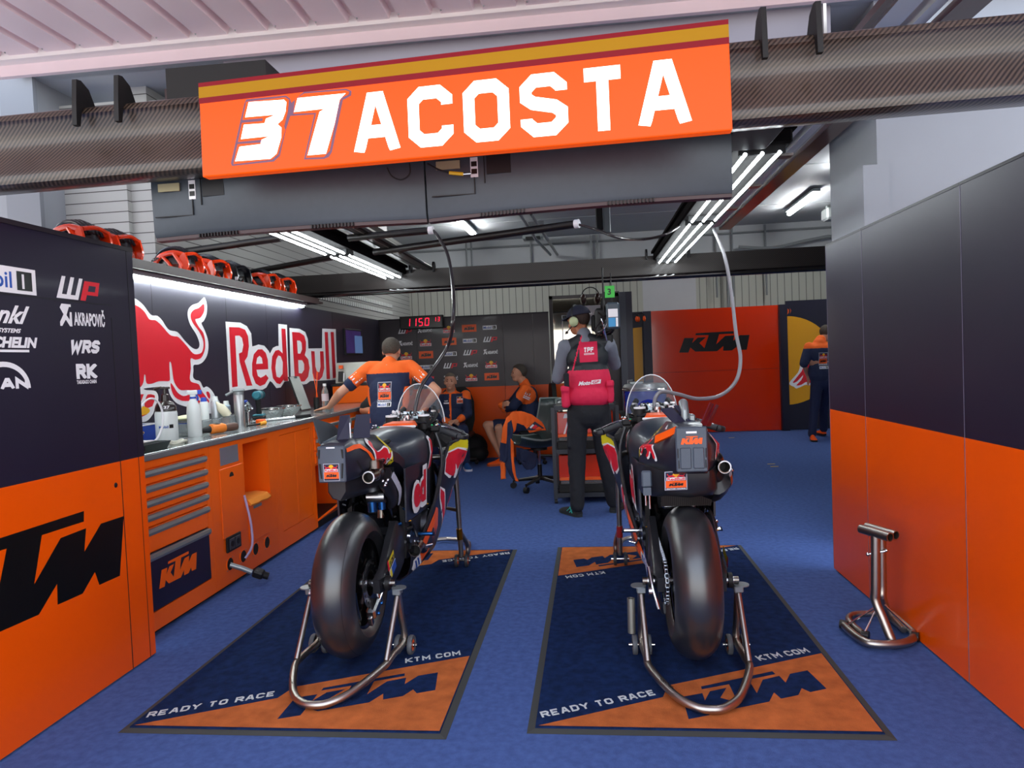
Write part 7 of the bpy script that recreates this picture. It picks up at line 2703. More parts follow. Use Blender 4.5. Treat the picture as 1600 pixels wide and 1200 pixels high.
# ---------------------------------------------------------------- mechanic leaning on the workbench (seen from behind)
O = V((-1.80, 6.2, 0))
t = thing('person', 'person in orange and navy team shirt leaning on the workbench with back turned', 'person', O)
L = lambda x, y, z: V((x, y, z)) - O
hc = L(-1.80, 6.34, 1.530)
shL, shR = L(-1.985, 6.24, 1.385), L(-1.605, 6.24, 1.385)
elL, wrL = L(-2.235, 6.12, 1.165), L(-2.385, 6.22, 1.035)
elR, wrR = L(-1.335, 6.12, 1.150), L(-1.500, 6.20, .965)
b = MB()
P = head(b, hc, (.05, 1, -.25))
cap_(b, L(-1.80, 6.22, 1.36), hc + V((0, -.01, -.06)), .060, .056)
b.ball(L(-1.80, 6.2, 1.22), (.16, .10, .22), 16, 10)
b.ball(L(-1.80, 6.1, .95), (.15, .10, .16), 16, 10)
for s_, e_, w_ in ((shL, elL, wrL), (shR, elR, wrR)):
    cap_(b, s_, e_, .050, .042)
    cap_(b, e_, e_.lerp(w_, .4), .042, .041)
    cap_(b, e_.lerp(w_, .4), w_, .041, .027)
hand(b, wrL, (-1, .35, -.22), (0, 0, 1), .05, .021, 1)
hand(b, wrR, (-.5, -.1, -.7), (1, -.3, .4), .5, .019, 1)
for q in (-1, 1):
    cap_(b, L(-1.80 + q * .10, 6.08, .90), L(-1.80 + q * .12, 6.12, .50), .075, .052)
    cap_(b, L(-1.80 + q * .12, 6.12, .50), L(-1.80 + q * .13, 6.05, .10), .05, .038)
    cap_(b, L(-1.80 + q * .13, 6.05, .06), L(-1.80 + q * .13, 6.15, .05), .035, .03)
melt('body', b, t, .0062, [M_SKIN, M_SKD], facefn(P))
hair(t, P, hc, M_HAIR)
b = MB()
b.ball(L(-1.80, 6.22, 1.27), (.215, .125, .17), 20, 12)
b.ball(L(-1.80, 6.17, 1.12), (.200, .125, .22), 20, 12)
b.ball(L(-1.80, 6.09, .92), (.180, .125, .20), 20, 12)
for s_, e_ in ((shL, elL), (shR, elR)):
    cap_(b, s_.lerp(L(-1.80, 6.24, 1.37), .5), s_, .062, .060)
    cap_(b, s_, s_.lerp(e_, .68), .060, .063)
cap_(b, L(-1.80, 6.23, 1.38), L(-1.80, 6.25, 1.415), .085, .073)


def fshirt(c):
    x, y, z = c.x, c.y, c.z
    if abs(x) > .20:
        for s_, e_ in ((shL, elL), (shR, elR)):
            d = (e_ - s_)
            f = (c - s_).dot(d) / d.length_squared
            if (x < 0) == (s_.x < 0) and f > .60:
                return 0
        return 1
    if z > 1.325:
        return 1
    if z < 1.20 and abs(x) > .165 - (1.20 - z) * .12:
        return 1
    return 0


sf = melt('shirt', b, t, .009, [M_SN, M_SO], fshirt, 3, .006)
b = MB()
b.cell = .022
f = dropf(sf, L(-1.858, 6.0, 1.075), (1, 0, 0), (0, 0, 1), (0, 1, 0), .003)
sticker_team(b, sub(f, 0, .0, .115, .135, k0=1))
logo_mobil(b, sub(f, .0, -.045, .125, .13, k0=1))
b.build('back_print', parent=t, smooth=0)
for s_, e_, sg in ((shL, elL, -1), (shR, elR, 1)):
    c0 = s_.lerp(e_, .38)
    b = MB().use(C_WHITE)
    d = (e_ - s_).normalized()
    u_ = d.cross(V((0, -1, 0))).normalized() * (1 if sg > 0 else -1)
    f = dropf(sf, c0 + V((0, -.10, 0)) - u_ * .04 - d * .03, u_, d, (0, 1, 0), .003)
    b.flat([rect(0, 0, .08, .014), rect(0, .024, .08, .038), rect(0, .048, .012, .075), rect(.03, .048, .04, .075), rect(.068, .048, .08, .075), rect(0, .07, .08, .08)], lay(f, 1))
    b.build('sleeve_print', parent=t, smooth=0)
b = MB().use(M_SO).lathe([(.062, .0), (.064, .035), (.070, .036), (.078, .002), (.07, -.01)], hc + V((0, -.075, -.125)), 'Z', 24)
b.build('collar', parent=t)
b = MB()
b.ball(L(-1.80, 6.09, .86), (.17, .125, .13), 18, 10)
for q in (-1, 1):
    cap_(b, L(-1.80 + q * .09, 6.08, .84), L(-1.80 + q * .12, 6.12, .50), .098, .072)
    cap_(b, L(-1.80 + q * .12, 6.12, .50), L(-1.80 + q * .13, 6.05, .09), .072, .060)
melt('trousers', b, t, .011, [M_TRN], None, 3, .007)
for q in (-1, 1):
    shoe(t, L(-1.80 + q * .13, 6.03, 0), (q * .15, 1), C_ORANGE, C_WHITE)

# ---------------------------------------------------------------- person in black shirt partly behind the mechanic
O = V((-1.98, 6.95, 0))
t = thing('person', 'person in black shirt bent forward, mostly hidden behind the one leaning on the workbench', 'person', O)
L = lambda x, y, z: V((x, y, z)) - O
hc = L(-1.72, 6.95, 1.16)
b = MB()
P = head(b, hc, (.5, .6, -.5))
cap_(b, L(-1.86, 6.95, 1.02), hc, .058, .055)
b.ball(L(-1.98, 6.97, .92), (.15, .11, .17), 14, 10)
eL, wL = L(-2.12, 6.80, .955), L(-1.90, 6.72, .925)
cap_(b, L(-2.02, 6.88, 1.06), eL, .05, .043)
cap_(b, eL, wL, .045, .030)
hand(b, wL, (1, -.2, 0), (0, 0, 1), .2)
for q in (-1, 1):
    cap_(b, L(-2.02 + q * .10, 7.05, .56), L(-1.90 + q * .16, 6.75, .50), .075, .055)
    cap_(b, L(-1.90 + q * .16, 6.75, .50), L(-1.90 + q * .16, 6.80, .08), .05, .036)
melt('body', b, t, .008, [M_SKIN2, M_SKD], facefn(P))
hair(t, P, hc, M_HAIR)
b = MB()
b.ball(L(-1.98, 6.97, .92), (.17, .13, .19), 16, 10)
b.ball(L(-2.03, 7.02, .68), (.17, .14, .18), 16, 10)
cap_(b, L(-2.02, 6.9, 1.07), L(-2.02, 6.88, 1.06).lerp(eL, .75), .075, .066)
melt('shirt', b, t, .012, [M_TSB], None, 3, .006)
b = MB()
for q in (-1, 1):
    cap_(b, L(-2.02 + q * .10, 7.05, .55), L(-1.90 + q * .16, 6.75, .50), .10, .075)
    cap_(b, L(-1.90 + q * .16, 6.75, .50), L(-1.90 + q * .16, 6.80, .08), .07, .055)
melt('trousers', b, t, .013, [M_TRB], None, 3, .006)
for q in (-1, 1):
    shoe(t, L(-1.90 + q * .16, 6.83, 0), (0, -1), C_BLACK, C_WHITE)
t.location.x -= .13
tt = thing('work_stool', 'dark work stool under the bent person behind the motorcycle', 'stool', V((-2.17, 7.10, 0)))
MB().use(M_BLK).cyl((0, 0, .38), (0, 0, .43), .14, n=24).build('seat', parent=tt)
MB().use(M_DKMET).cyl((0, 0, .02), (0, 0, .40), .03).cyl((0, 0, 0), (0, 0, .02), .14, n=24).build('base', parent=tt)

# ---------------------------------------------------------------- camera operator
O = V((.02, 6.08, 0))
t = thing('person', 'camera operator in black and magenta vest and cap seen from behind', 'person', O)
L = lambda x, y, z: V((x, y, z)) - O
hc = L(-.045, 6.17, 1.715)
shL, shR = L(-.165, 6.10, 1.495), L(.205, 6.12, 1.500)
elL, wrL = L(-.245, 6.18, 1.225), L(-.10, 6.40, 1.27)
elR, wrR = L(.265, 6.34, 1.32), L(.17, 6.52, 1.50)
b = MB()
P = head(b, hc, (-.85, .45, -.18))
cap_(b, L(.01, 6.11, 1.52), hc + V((.02, -.01, -.06)), .062, .056)
b.ball(L(.02, 6.10, 1.25), (.16, .10, .22), 16, 10)
b.ball(L(.02, 6.08, .98), (.15, .10, .13), 16, 10)
for s_, e_, w_ in ((shL, elL, wrL), (shR, elR, wrR)):
    cap_(b, s_, e_, .046, .040)
    cap_(b, e_, w_, .040, .028)
hand(b, wrL, (.3, .8, .3), (0, -.3, .9), .6)
hand(b, wrR, (-.2, .5, .8), (-.9, 0, .1), .8)
hip = [L(-.08, 6.08, .92), L(.11, 6.09, .92)]
kn = [L(-.105, 6.10, .50), L(.145, 6.16, .50)]
an = [L(-.115, 6.06, .085), L(.205, 6.20, .085)]
for i in (0, 1):
    cap_(b, hip[i], kn[i], .070, .05)
    cap_(b, kn[i], an[i], .048, .035)
    cap_(b, an[i], an[i] + V((0, .08, -.03)), .033, .03)
melt('body', b, t, .0075, [M_SKIN2, M_SKD], facefn(P))
hair(t, P, hc, mat('hair dark', '#2a1c16', .8, bump=.6, bscale=200))
# grey sleeves and collar
b = MB()
for s_, e_, w_ in ((shL, elL, wrL), (shR, elR, wrR)):
    cap_(b, s_, e_, .070, .058)
    cap_(b, e_, w_, .058, .038)
cap_(b, L(.01, 6.11, 1.53), L(.0, 6.125, 1.595), .078, .066)
b.ball(L(.02, 6.10, 1.44), (.18, .10, .08), 16, 10)
melt('jersey', b, t, .010, [M_GRY], None, 3, .006)
b = MB()
b.ball(L(.02, 6.10, 1.39), (.190, .130, .16), 20, 12)
b.ball(L(.025, 6.09, 1.20), (.195, .135, .22), 20, 12)
b.ball(L(.02, 6.08, 1.06), (.215, .145, .12), 20, 12)
cap_(b, L(-.12, 6.10, 1.51), L(-.02, 6.10, 1.555), .055, .055)
cap_(b, L(.18, 6.11, 1.515), L(.04, 6.10, 1.555), .06, .055)


def fv(c):
    if c.z < 1.285:
        return 1
    if abs(c.x + .125 - (c.z - 1.3) * .30) < .007 and c.y < .02:
        return 1
    return 0


sv = melt('vest', b, t, .010, [M_VB, M_VR], fv, 3, .006)
for (x, y, z, rx, ry, rz) in ((-.178, 6.02, 1.06, .038, .055, .10), (.205, 6.04, 1.09, .034, .055, .10)):
    b = MB()
    b.box(L(x, y, z), (rx * 2, ry * 2, rz * 2), bev=.02)
    b.box(L(x, y - .01, z + rz * .7), (rx * 2.15, ry * 2.15, rz * .6), bev=.012)
    melt('vest_pocket', b, t, .009, [M_VR], None, 3, .006)
MB().use(M_TRB).box(L(-.165, 5.975, 1.20), (.045, .03, .13), bev=.008).build('radio', parent=t)
b = MB()
b.cell = .022
f = dropf(sv, L(-.045, 5.9, 1.352), (1, 0, .02), (0, 0, 1), (0, 1, 0), .003)
b.use(M_VR).flat([rect(0, 0, .155, .175)], lay(f, 1))
b.use(C_WHITE)
GL['^'] = [[(0, 1), (1, 1)], [(.5, 1), (.5, 0)], [(.25, 0), (.75, 0)]]
pp, w_ = stroke_text('^PF', 1, .95, .27, .08, .05)
b.flat([[(.036 + u / w_ * .088, .085 + v * .042) for u, v in p] for p in pp], lay(f, 3))
b.flat([rect(.04, .062, .125, .076)], lay(f, 3))
b.use(M_VR)
put_font(b, 'PRODUCTION', lay(f, 4), h=.008, width=.075, bold=.05, x=.045, y=.065)
f = dropf(sv, L(-.065, 5.9, 1.155), (1, 0, .06), (0, 0, 1), (0, 1, 0), .003)
b.use(C_WHITE)
put_font(b, 'Moto', lay(f, 1), h=.034, width=.105, bold=.06, shear=.35)
b.flat([[(.108, .0), (.19, .0), (.196, .034), (.114, .034)]], lay(f, 1))
b.use(M_VR)
put_font(b, 'GP', lay(f, 3), h=.024, width=.06, bold=.04, shear=.2, x=.122, y=.005)
b.build('vest_print', parent=t, smooth=0)
b = MB()
b.ball(L(.015, 6.08, .91), (.175, .13, .14), 18, 10)
for i in (0, 1):
    cap_(b, hip[i], kn[i], .098, .078)
    cap_(b, kn[i], an[i] + V((0, 0, .01)), .078, .062)
    b.box(hip[i].lerp(kn[i], .55) + V(((-1, 1)[i] * .075, -.01, 0)), (.035, .12, .17), bev=.012)
melt('trousers', b, t, .011, [M_TRB], None, 3, .008)
for i, (fx, m_) in enumerate(((-.85, 0), (.9, 0))):
    a = an[i]
    o = shoe(t, a + V((0 - (-.0), 0, 0)), ((-.55, .8), (.35, .9))[i], mat('shoe black', '#16181a', .7), mat('shoe sole', '#22282a', .7), 1.05)
    d = V(((-.55, .8), (.35, .9))[i] + (0,)).normalized()
    s_ = V((-d.y, d.x, 0)) if i == 0 else V((-d.y, d.x, 0))
    pb = V((a.x, a.y, 0)) + d * .07 + s_ * .040
    MB().use(mat('shoe teal', '#2aa79a', .5)).tube([pb + V((0, 0, .03)) - d * .04, pb + V((0, 0, .075)) + d * .01 - s_ * .012], .005, 6).tube([pb + V((0, 0, .03)), pb + V((0, 0, .07)) - d * .05 - s_ * .010], .005, 6).tube([pb + V((0, 0, .035)) + d * .04, pb + V((0, 0, .07)) + d * .0 - s_ * .012], .005, 6).build('shoe_stripe', parent=t)
# cap and headset
b = MB().use(mat('cap navy', '#14172c', .8))
vs, fs = [], []
n, mm = 28, 8
for i in range(mm + 1):
    th = i / mm * rad(84)
    for j in range(n):
        a = 2 * PI * j / n
        vs.append(P(math.sin(th) * math.cos(a) * .096, -.014 + math.sin(th) * math.sin(a) * .113, .034 + math.cos(th) * .108))
for i in range(mm):
    for j in range(n):
        fs.append((i * n + j, (i + 1) * n + j, (i + 1) * n + (j + 1) % n, i * n + (j + 1) % n))
b.add(vs, fs)
b.build('cap', parent=t, smooth=60, solid=.004)
b = MB().use(mat('cap navy', '#14172c', .8)).loft([[P(-.075, .07, .045), P(-.04, .095, .058), P(0, .102, .062), P(.04, .095, .058), P(.075, .07, .045)],
    [P(-.062, .13, .035), P(-.035, .155, .046), P(0, .165, .05), P(.035, .155, .046), P(.062, .13, .035)]], closed=False, caps=False)
b.build('cap_brim', parent=t, smooth=60, solid=.006)
b = MB().use(M_BLK).tube([P(.098 * math.cos(a), .0, .0 + .15 * math.sin(a)) for a in [PI * k / 14 for k in range(15)]], .009, 8)
b.build('headset_band', parent=t)
for q in (-1, 1):
    MB().use(mat('ear cup green grey', '#a9b58c', .45)).ball(P(q * .100, -.006, -.006), (.040, .040, .046), 18, 12).use(M_BLK).ball(P(q * .088, -.006, -.006), (.034, .046, .050), 18, 12).build('ear_cup', parent=t)
MB().use(M_BLK).tube(catmull([P(-.11, .0, -.03), P(-.105, .06, -.07), P(-.06, .12, -.085), P(-.02, .125, -.07)], 5), .005, 6).ball(P(-.02, .125, -.07), .014, 10, 8).build('microphone', parent=t)
MB().use(C_WHITE).box(P(.03, -.112, .045), (.035, .01, .014)).build('cap_mark', parent=t)
# shoulder camera
O2 = L(.175, 6.13, 1.70) + O
c_ = thing('video_camera', 'black shoulder video camera with grey battery and green numbered card', 'camera', O2)
c_.scale = (1.25, 1.1, 1.25)
MB().use(M_BLK).bb(-.06, .07, -.12, .28, -.085, .09, bev=.015).bb(-.085, -.055, -.02, .18, -.06, .05, bev=.01).tube([(0, .28, .0), (0, .42, .0)], [.05, .06], 18).build('camera_body', parent=c_)
MB().use(M_BLK).tube([(0, -.06, .10), (0, .0, .14), (0, .16, .14), (0, .22, .09)], .014, 8).build('top_handle', parent=c_)
MB().use(M_BLK).bb(-.02, .06, -.06, .10, -.16, -.085, bev=.012).tube([(.0, -.10, -.10), (-.05, -.02, -.14), (.08, .02, -.15)], .010, 6).build('shoulder_pad', parent=c_)
b = MB().use(mat('battery slate', '#3a4550', .4)).bb(.015, .105, -.20, -.12, -.06, .12, bev=.012)
b.use(C_WHITE).bb(.028, .092, -.204, -.199, .02, .075).use(mat('label blue', '#2f8fc8', .4)).bb(.028, .075, -.205, -.200, -.045, .015).use(C_WHITE).bb(.078, .092, -.205, -.2, -.045, .015)
b.build('battery', parent=c_)
MB().use(M_BLK).cyl((-.0, -.15, .06), (-.0, -.15, .36), .006).cyl((.055, -.15, .10), (.055, -.15, .32), .004).build('antenna', parent=c_)
b = MB().use(mat('green card', '#3fb545', .5)).bb(.012, .078, -.157, -.153, .155, .235)
b.use(C_BLACK)
put_font(b, '3', lambda u, v: V((.030 + u, -.158, .175 + v)), h=.042, bold=.04)
b.build('number_card', parent=c_, smooth=0)
for k in range(7):
    r_ = random.Random(k)
    MB().use(M_SIL if k % 3 == 0 else M_DKMET).tube(catmull([(r_.uniform(-.05, .05), -.12, r_.uniform(-.05, .08)), (r_.uniform(-.08, .1), -.17, r_.uniform(-.08, .05)), (r_.uniform(-.06, .06), -.11, r_.uniform(-.14, -.05))], 4), .005, 6).build('cable', parent=c_)


# ---------------------------------------------------------------- seated people
def jacket_fn(seam=True, ox=0.0, zy=1.0):
    def f(c):
        if c.z > zy:
            return 1
        return 0
    return f


O = V((-1.80, 9.05, 0))
t = thing('person', 'seated person in navy and orange team jacket facing the camera', 'person', O)
L = lambda x, y, z: V((x, y, z)) - O
hc = L(-1.785, 9.02, 1.145)
shL, shR = L(-1.98, 9.10, .955), L(-1.60, 9.10, .955)
elL, wrL = L(-2.04, 8.98, .72), L(-1.80, 8.80, .64)
elR, wrR = L(-1.555, 8.98, .72), L(-1.645, 8.80, .655)
b = MB()
P = head(b, hc, (.05, -1, .02), k=.98)
cap_(b, L(-1.79, 9.09, .98), hc + V((0, .01, -.05)), .060, .058)
b.ball(L(-1.79, 9.10, .80), (.16, .11, .20), 16, 10)
for s_, e_, w_ in ((shL, elL, wrL), (shR, elR, wrR)):
    cap_(b, s_, e_, .048, .042)
    cap_(b, e_, w_, .040, .028)
hand(b, wrL, (.9, -.2, -.1), (0, -.3, 1), .5)
hand(b, wrR, (-.8, -.4, -.2), (0, -.3, 1), .5, s=-1)
KN = [L(-1.98, 8.72, .50), L(-1.60, 8.74, .52)]
AN = [L(-2.00, 8.86, .10), L(-1.60, 8.88, .10)]
for i in (0, 1):
    cap_(b, L(-1.79 + (-1, 1)[i] * .10, 9.12, .50), KN[i], .075, .055)
    cap_(b, KN[i], AN[i], .05, .036)
melt('body', b, t, .0075, [M_SKIN, M_SKD], facefn(P))
hair(t, P, hc, M_HAIR2, thick=.002)
b = MB()
b.ball(L(-1.79, 9.10, .86), (.20, .13, .17), 18, 12)
b.ball(L(-1.79, 9.10, .68), (.185, .145, .20), 18, 12)
for s_, e_, w_ in ((shL, elL, wrL), (shR, elR, wrR)):
    cap_(b, s_, e_, .070, .062)
    cap_(b, e_, w_, .060, .042)
cap_(b, L(-1.79, 9.09, .97), L(-1.79, 9.085, 1.03), .082, .070)


def f1(c):
    x, y, z = c.x - .01, c.y, c.z
    if z > .985:
        return 1
    if abs(x) > .16 and z > .93 - (abs(x) - .16) * .3 and z > .9:
        return 1
    if abs(x) < .010 and y < 0:
        return 1
    if (c - wrL).length < .075 or (c - wrR).length < .085:
        return 1
    return 0


sj = melt('jacket', b, t, .009, [M_SN, M_SO], f1, 3, .005)
b = MB()
b.cell = .022
f = dropf(sj, L(-1.70, 8.6, .855), (1, 0, 0), (0, 0, 1), (0, 1, 0), .003)
sticker_team(b, sub(f, 0, 0, .075, .07, k0=1))
f = dropf(sj, L(-1.88, 8.6, .855), (1, 0, 0), (0, 0, 1), (0, 1, 0), .003)
b.use(C_WHITE).flat([rect(0, 0, .075, .018)], lay(f, 1))
put_font(b, 'WP', lay(f, 1), h=.015, width=.05, bold=.05, x=.01, y=.03)
b.build('chest_print', parent=t, smooth=0)
b = MB()
b.ball(L(-1.79, 9.12, .50), (.18, .16, .10), 16, 10)
for i in (0, 1):
    cap_(b, L(-1.79 + (-1, 1)[i] * .10, 9.12, .50), KN[i], .095, .080)
    cap_(b, KN[i], AN[i], .075, .062)
melt('trousers', b, t, .011, [M_TRN], None, 3, .007)
MSH = mat('shoe blue', '#1c4a86', .6)
for i in (0, 1):
    shoe(t, AN[i] + V((0, .02, 0)), ((-.2, -1), (.35, -1))[i], MSH, C_WHITE, 1.05)


def office_chair(label, loc, rz, grp=None):
    t = thing('office_chair', label, 'chair', loc, rz, grp)
    MB().use(M_BLK).box((0, 0, .42), (.48, .46, .08), bev=.03).build('seat', parent=t)
    MB().use(M_BLK).loft([[(x, y, z) for x, y in ((-w_, .24), (w_, .24), (w_ * .9, .30), (-w_ * .9, .30))] for z, w_ in ((.45, .20), (.6, .24), (.85, .24), (1.0, .19), (1.06, .12))]).build('backrest', parent=t)
    MB().use(M_DKMET).cyl((0, 0, .06), (0, 0, .40), .028).build('pole', parent=t)
    for k in range(5):
        a = rad(72 * k + 20)
        MB().use(M_DKMET).tube([(0, 0, .09), (.28 * math.cos(a), .28 * math.sin(a), .07)], .018, 8).ball((.28 * math.cos(a), .28 * math.sin(a), .03), .03, 10, 8).build('leg', parent=t)
    return t


office_chair('black high backed chair under the seated person facing the camera', (-1.78, 9.16, 0), 0)

O = V((-.85, 9.3, 0))
t = thing('person', 'seated person in profile with crossed arms, navy shorts and orange shoes', 'person', O)
L = lambda x, y, z: V((x, y, z)) - O
hc = L(-.895, 9.28, 1.215)
b = MB()
P = head(b, hc, (-1, -.25, .02))
cap_(b, L(-.82, 9.32, 1.03), hc + V((.02, .01, -.05)), .062, .058)
b.ball(L(-.80, 9.32, .82), (.13, .16, .22), 16, 10)
sN, sF = L(-.80, 9.12, 1.00), L(-.84, 9.48, 1.00)
eN, wN = L(-.96, 9.06, .79), L(-1.10, 9.20, .74)
eF, wF = L(-1.02, 9.42, .80), L(-1.13, 9.14, .80)
for s_, e_, w_ in ((sN, eN, wN), (sF, eF, wF)):
    cap_(b, s_, e_, .05, .044)
    cap_(b, e_, w_, .042, .030)
hand(b, wN, (-.2, .9, .1), (-.9, 0, .2), .5, .018)
hand(b, wF, (.5, -.6, .2), (-.6, -.6, .2), .5, .018)
KN = [L(-1.17, 9.08, .50), L(-1.35, 9.24, .53)]
AN = [L(-1.13, 9.14, .09), L(-1.17, 9.20, .11)]
for i in (0, 1):
    cap_(b, L(-.78, 9.22 + .2 * i, .48), KN[i], .082, .060)
    cap_(b, KN[i], KN[i].lerp(AN[i], .35), .056, .056)
    cap_(b, KN[i].lerp(AN[i], .35), AN[i], .056, .036)
melt('body', b, t, .0075, [M_SKIN, M_SKD], facefn(P))
hair(t, P, hc, M_HAIR)
b = MB()
b.ball(L(-.80, 9.30, .90), (.15, .20, .16), 18, 12)
b.ball(L(-.78, 9.30, .70), (.165, .19, .20), 18, 12)
for s_, e_, w_ in ((sN, eN, wN), (sF, eF, wF)):
    cap_(b, s_, e_, .078, .068)
    cap_(b, e_, w_, .066, .050)
cap_(b, L(-.82, 9.31, 1.03), L(-.83, 9.31, 1.08), .085, .072)


def f2(c):
    if c.z > 1.035:
        return 1
    f_ = (c - sN).dot(eN - sN) / (eN - sN).length_squared
    if c.y < -.08 and f_ < .62 and (c - sN).length < .20 and c.x > sN.x - .12:
        return 1
    if (c - wN).length < .08 or (c - wF).length < .08:
        return 1
    return 0


sj = melt('jacket', b, t, .009, [M_SN, M_SO], f2, 3, .005)
b = MB().use(C_WHITE)
f = dropf(sj, L(-.83, 8.9, .90), (.75, 0, -.45), (.45, 0, .75), (0, 1, 0), .003)
b.flat([rect(0, 0, .10, .016), rect(.0, .026, .10, .042), rect(0, .055, .012, .085), rect(.028, .055, .04, .085), rect(.06, .055, .072, .085), rect(0, .085, .075, .095)], lay(f, 1))
b.build('sleeve_print', parent=t, smooth=0)
b = MB()
b.ball(L(-.78, 9.30, .50), (.17, .20, .11), 16, 10)
for i in (0, 1):
    cap_(b, L(-.78, 9.22 + .2 * i, .50), L(-.78, 9.22 + .2 * i, .50).lerp(KN[i], .78), .105, .086)
melt('shorts', b, t, .011, [M_TRN], None, 3, .006)
for i in (0, 1):
    shoe(t, AN[i] + V((.02, 0, 0)), ((-1, -.4), (-1, -.7))[i], C_ORANGE, mat('sole orange', '#c2501c', .6), .95)
office_chair('dark chair under the seated person in profile', (-.72, 9.34, 0), rad(-80))

# ---------------------------------------------------------------- person walking off behind the right panels
O = V((3.42, 10.8, 0))
t = thing('person', 'person in team clothes walking away, half hidden by the right wall panel', 'person', O)
L = lambda x, y, z: V((x, y, z)) - O
hc = L(3.66, 10.98, 1.60)
b = MB()
P = head(b, hc, (.7, .6, -.3))
cap_(b, L(3.56, 10.9, 1.46), hc, .06, .056)
b.ball(L(3.50, 10.85, 1.25), (.17, .11, .22), 16, 10)
sL, eL, wL = L(3.37, 10.85, 1.40), L(3.27, 10.80, 1.16), L(3.36, 10.95, .98)
sR, eR, wR = L(3.70, 10.85, 1.42), L(3.80, 10.9, 1.15), L(3.74, 11.0, .95)
for s_, e_, w_ in ((sL, eL, wL), (sR, eR, wR)):
    cap_(b, s_, e_, .05, .043)
    cap_(b, e_, w_, .04, .028)
hand(b, wL, (.2, .2, -1), (1, 0, 0), .3)
hand(b, wR, (.2, .2, -1), (1, 0, 0), .3)
KN = [L(3.42, 10.85, .48), L(3.62, 11.05, .50)]
AN = [L(3.36, 10.80, .09), L(3.66, 11.20, .12)]
for i in (0, 1):
    cap_(b, L(3.47 + .16 * i, 10.85, .90), KN[i], .07, .052)
    cap_(b, KN[i], AN[i], .05, .036)
melt('body', b, t, .009, [M_SKIN, M_SKD], facefn(P))
hair(t, P, hc, M_HAIR)
b = MB()
b.ball(L(3.51, 10.85, 1.30), (.20, .13, .19), 16, 10)
b.ball(L(3.52, 10.85, 1.02), (.18, .13, .22), 16, 10)
for s_, e_ in ((sL, eL), (sR, eR)):
    cap_(b, s_, e_, .078, .066)
cap_(b, L(3.52, 10.87, 1.44), L(3.55, 10.9, 1.50), .10, .08)
sj = melt('shirt', b, t, .011, [M_SN, M_SO], lambda c: 1 if c.z > 1.38 else 0, 3, .006)
b = MB()
b.cell = .022
f = dropf(sj, L(3.47, 10.5, 1.13), (1, 0, 0), (0, 0, 1), (0, 1, 0), .003)
sticker_team(b, sub(f, 0, 0, .12, .14, k0=1))
logo_mobil(b, sub(f, 0, -.06, .13, k0=1))
b.build('back_print', parent=t, smooth=0)
b = MB()
b.ball(L(3.54, 10.86, .88), (.165, .12, .12), 16, 10)
for i in (0, 1):
    cap_(b, L(3.47 + .16 * i, 10.85, .88), KN[i], .095, .075)
    cap_(b, KN[i], AN[i], .072, .06)
melt('trousers', b, t, .012, [M_TRN], None, 3, .006)
shoe(t, AN[0], (-.15, -1), C_ORANGE, C_BLACK)
shoe(t, AN[1], (-.15, 1), C_ORANGE, C_BLACK, z0=.02)

# ---------------------------------------------------------------- jacket thrown over the shell chair
O = V((-.66, 7.16, 0))
t = thing('team_jacket', 'orange and navy team jacket draped over the shell chair', 'jacket', O)
J = lambda x, y: my(x, y, 7.05) - O
b = MB()
rings = []
for (xl, yl, xr, yr, d0, d1) in ((786, 655, 803, 650, -.02, -.06), (795, 645, 815, 646, -.02, -.05), (808, 641, 828, 648, .02, .0), (822, 645, 842, 655, .03, .0), (835, 655, 845, 672, .02, -.02)):
    pass
out = [(784, 690), (786, 668), (792, 652), (802, 643), (815, 642), (830, 647), (846, 659), (853, 672), (838, 674), (828, 676), (819, 664), (808, 660), (806, 672), (800, 678), (796, 692), (790, 700)]
b.use(M_SO)
pf = [J(x, y) for x, y in out]
tri = tessellate_polygon([[V((x, -y, 0)) for x, y in out]])


def cloth(name, m, px, depth, th=.022, amp=.012):
    bm = bmesh.new()
    vs = [bm.verts.new((x, -y, 0)) for x, y in px]
    for q in tessellate_polygon([[v.co for v in vs]]):
        bm.faces.new([vs[i] for i in q])
    for _ in range(4):
        es = [e for e in bm.edges if e.calc_length() > 3.2]
        if es:
            bmesh.ops.subdivide_edges(bm, edges=es, cuts=1)
            bmesh.ops.triangulate(bm, faces=bm.faces)
    b = MB().use(m)
    bm.verts.index_update()
    P_ = []
    for v in bm.verts:
        x, y = v.co.x, -v.co.y
        p = J(x, y)
        p.y += depth + amp * noise.noise(V((x * .16, y * .05, 0))) * 2 + .0022 * (y - 660) * 0 + .05 * max(0, (x - 815)) / 35
        P_.append(p)
    b.add(P_, [[v.index for v in f.verts] for f in bm.faces])
    bm.free()
    return b.build(name, parent=t, smooth=70, solid=th)


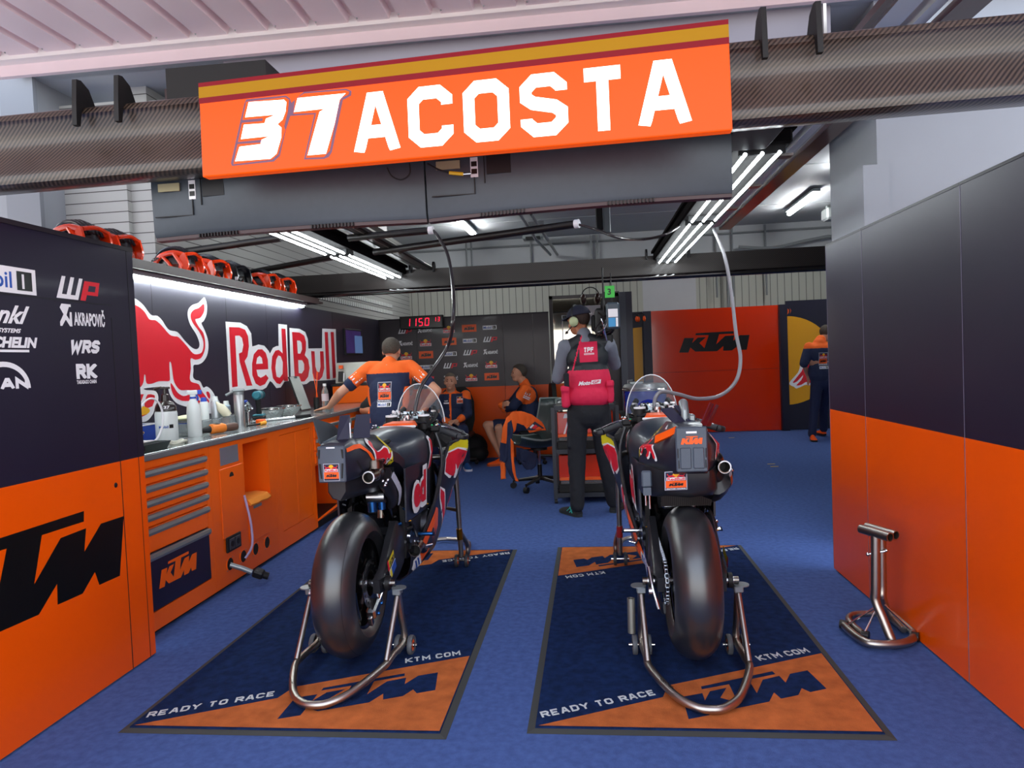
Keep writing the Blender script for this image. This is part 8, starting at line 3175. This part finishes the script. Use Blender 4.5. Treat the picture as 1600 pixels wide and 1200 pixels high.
cloth('yoke', M_SO, out, -.03)
cloth('body_panel', M_SN, [(794, 660), (800, 656), (803, 672), (799, 690), (806, 742), (809, 750), (802, 748), (796, 738), (790, 725), (792, 700)], -.04)
cloth('zip_edge', M_SO, [(799, 684), (803, 690), (804, 720), (807, 742), (811, 751), (806, 750), (802, 735), (799, 710)], -.055, .012)
cloth('sleeve', M_SN, [(783, 690), (795, 694), (793, 718), (790, 722), (782, 720), (782, 705)], -.05)
cloth('cuff', M_SO, [(782, 718), (790, 720), (791, 746), (784, 748)], -.05)
cloth('lining', M_SN, [(806, 700), (822, 704), (838, 712), (836, 730), (830, 735), (822, 736), (812, 722), (806, 718)], .06)
b = MB()
f = lambda u, v, k=0: J(822 + u, 672 - v) + V((0, -.06 - .002 * k + .05 * max(0, (822 + u - 815)) / 35, 0))
b.use(C_NAVY).flat([[(0, 1), (14, 14), (29, 3), (10, 0)]], lay(f, 0)).use(C_RED).flat([[(9, 4), (15, 9), (19, 6), (13, 2)]], lay(f, 1)).use(C_WHITE).flat([[(6, 5), (11, 10), (13, 8), (8, 3)]], lay(f, 1)).use(C_ORANGE).flat([[(14, 2), (20, 6), (25, 3), (19, 1)]], lay(f, 2))
b.build('back_print', parent=t, smooth=0)
# ================================================================= camera, light, output look
cam = bpy.data.cameras.new('camera')
co = bpy.data.objects.new('camera', cam)
COL.objects.link(co)
cam.sensor_width = 36
cam.lens = CAM_F / 1600 * 36
cam.clip_start = .05
R = Matrix((_r, _u, -_f)).transposed()
co.matrix_world = Matrix.Translation((0, 0, CAM_H)) @ R.to_4x4()
SC.camera = co

w = bpy.data.worlds.new('sky')
SC.world = w
w.use_nodes = True
nt = w.node_tree
bg = nt.nodes['Background']
bg.inputs['Strength'].default_value = 1.0
tcw = nt.nodes.new('ShaderNodeTexCoord')
sp = nt.nodes.new('ShaderNodeSeparateXYZ')
nt.links.new(tcw.outputs['Generated'], sp.inputs[0])
cr = nt.nodes.new('ShaderNodeValToRGB')
cr.color_ramp.elements[0].position = .0
cr.color_ramp.elements[0].color = (.62, .60, .58, 1)
cr.color_ramp.elements[1].position = .55
cr.color_ramp.elements[1].color = (.64, .74, .92, 1)
e = cr.color_ramp.elements.new(.06)
e.color = (1.0, .98, .95, 1)
nt.links.new(sp.outputs['Z'], cr.inputs[0])
nt.links.new(cr.outputs[0], bg.inputs['Color'])
bg.inputs['Strength'].default_value = WORLD_S

SC.view_settings.view_transform = 'Standard'
SC.view_settings.look = 'None'
SC.view_settings.gamma = 1.0
SC.view_settings.use_curve_mapping = False
SC.view_settings.exposure = EXPO
SC.cycles.max_bounces = 8
SC.cycles.diffuse_bounces = 4
SC.cycles.glossy_bounces = 4
SC.cycles.transparent_max_bounces = 12
SC.cycles.sample_clamp_indirect = 6.0
SC.cycles.caustics_reflective = False
SC.cycles.caustics_refractive = False
SC.cycles.use_denoising = True
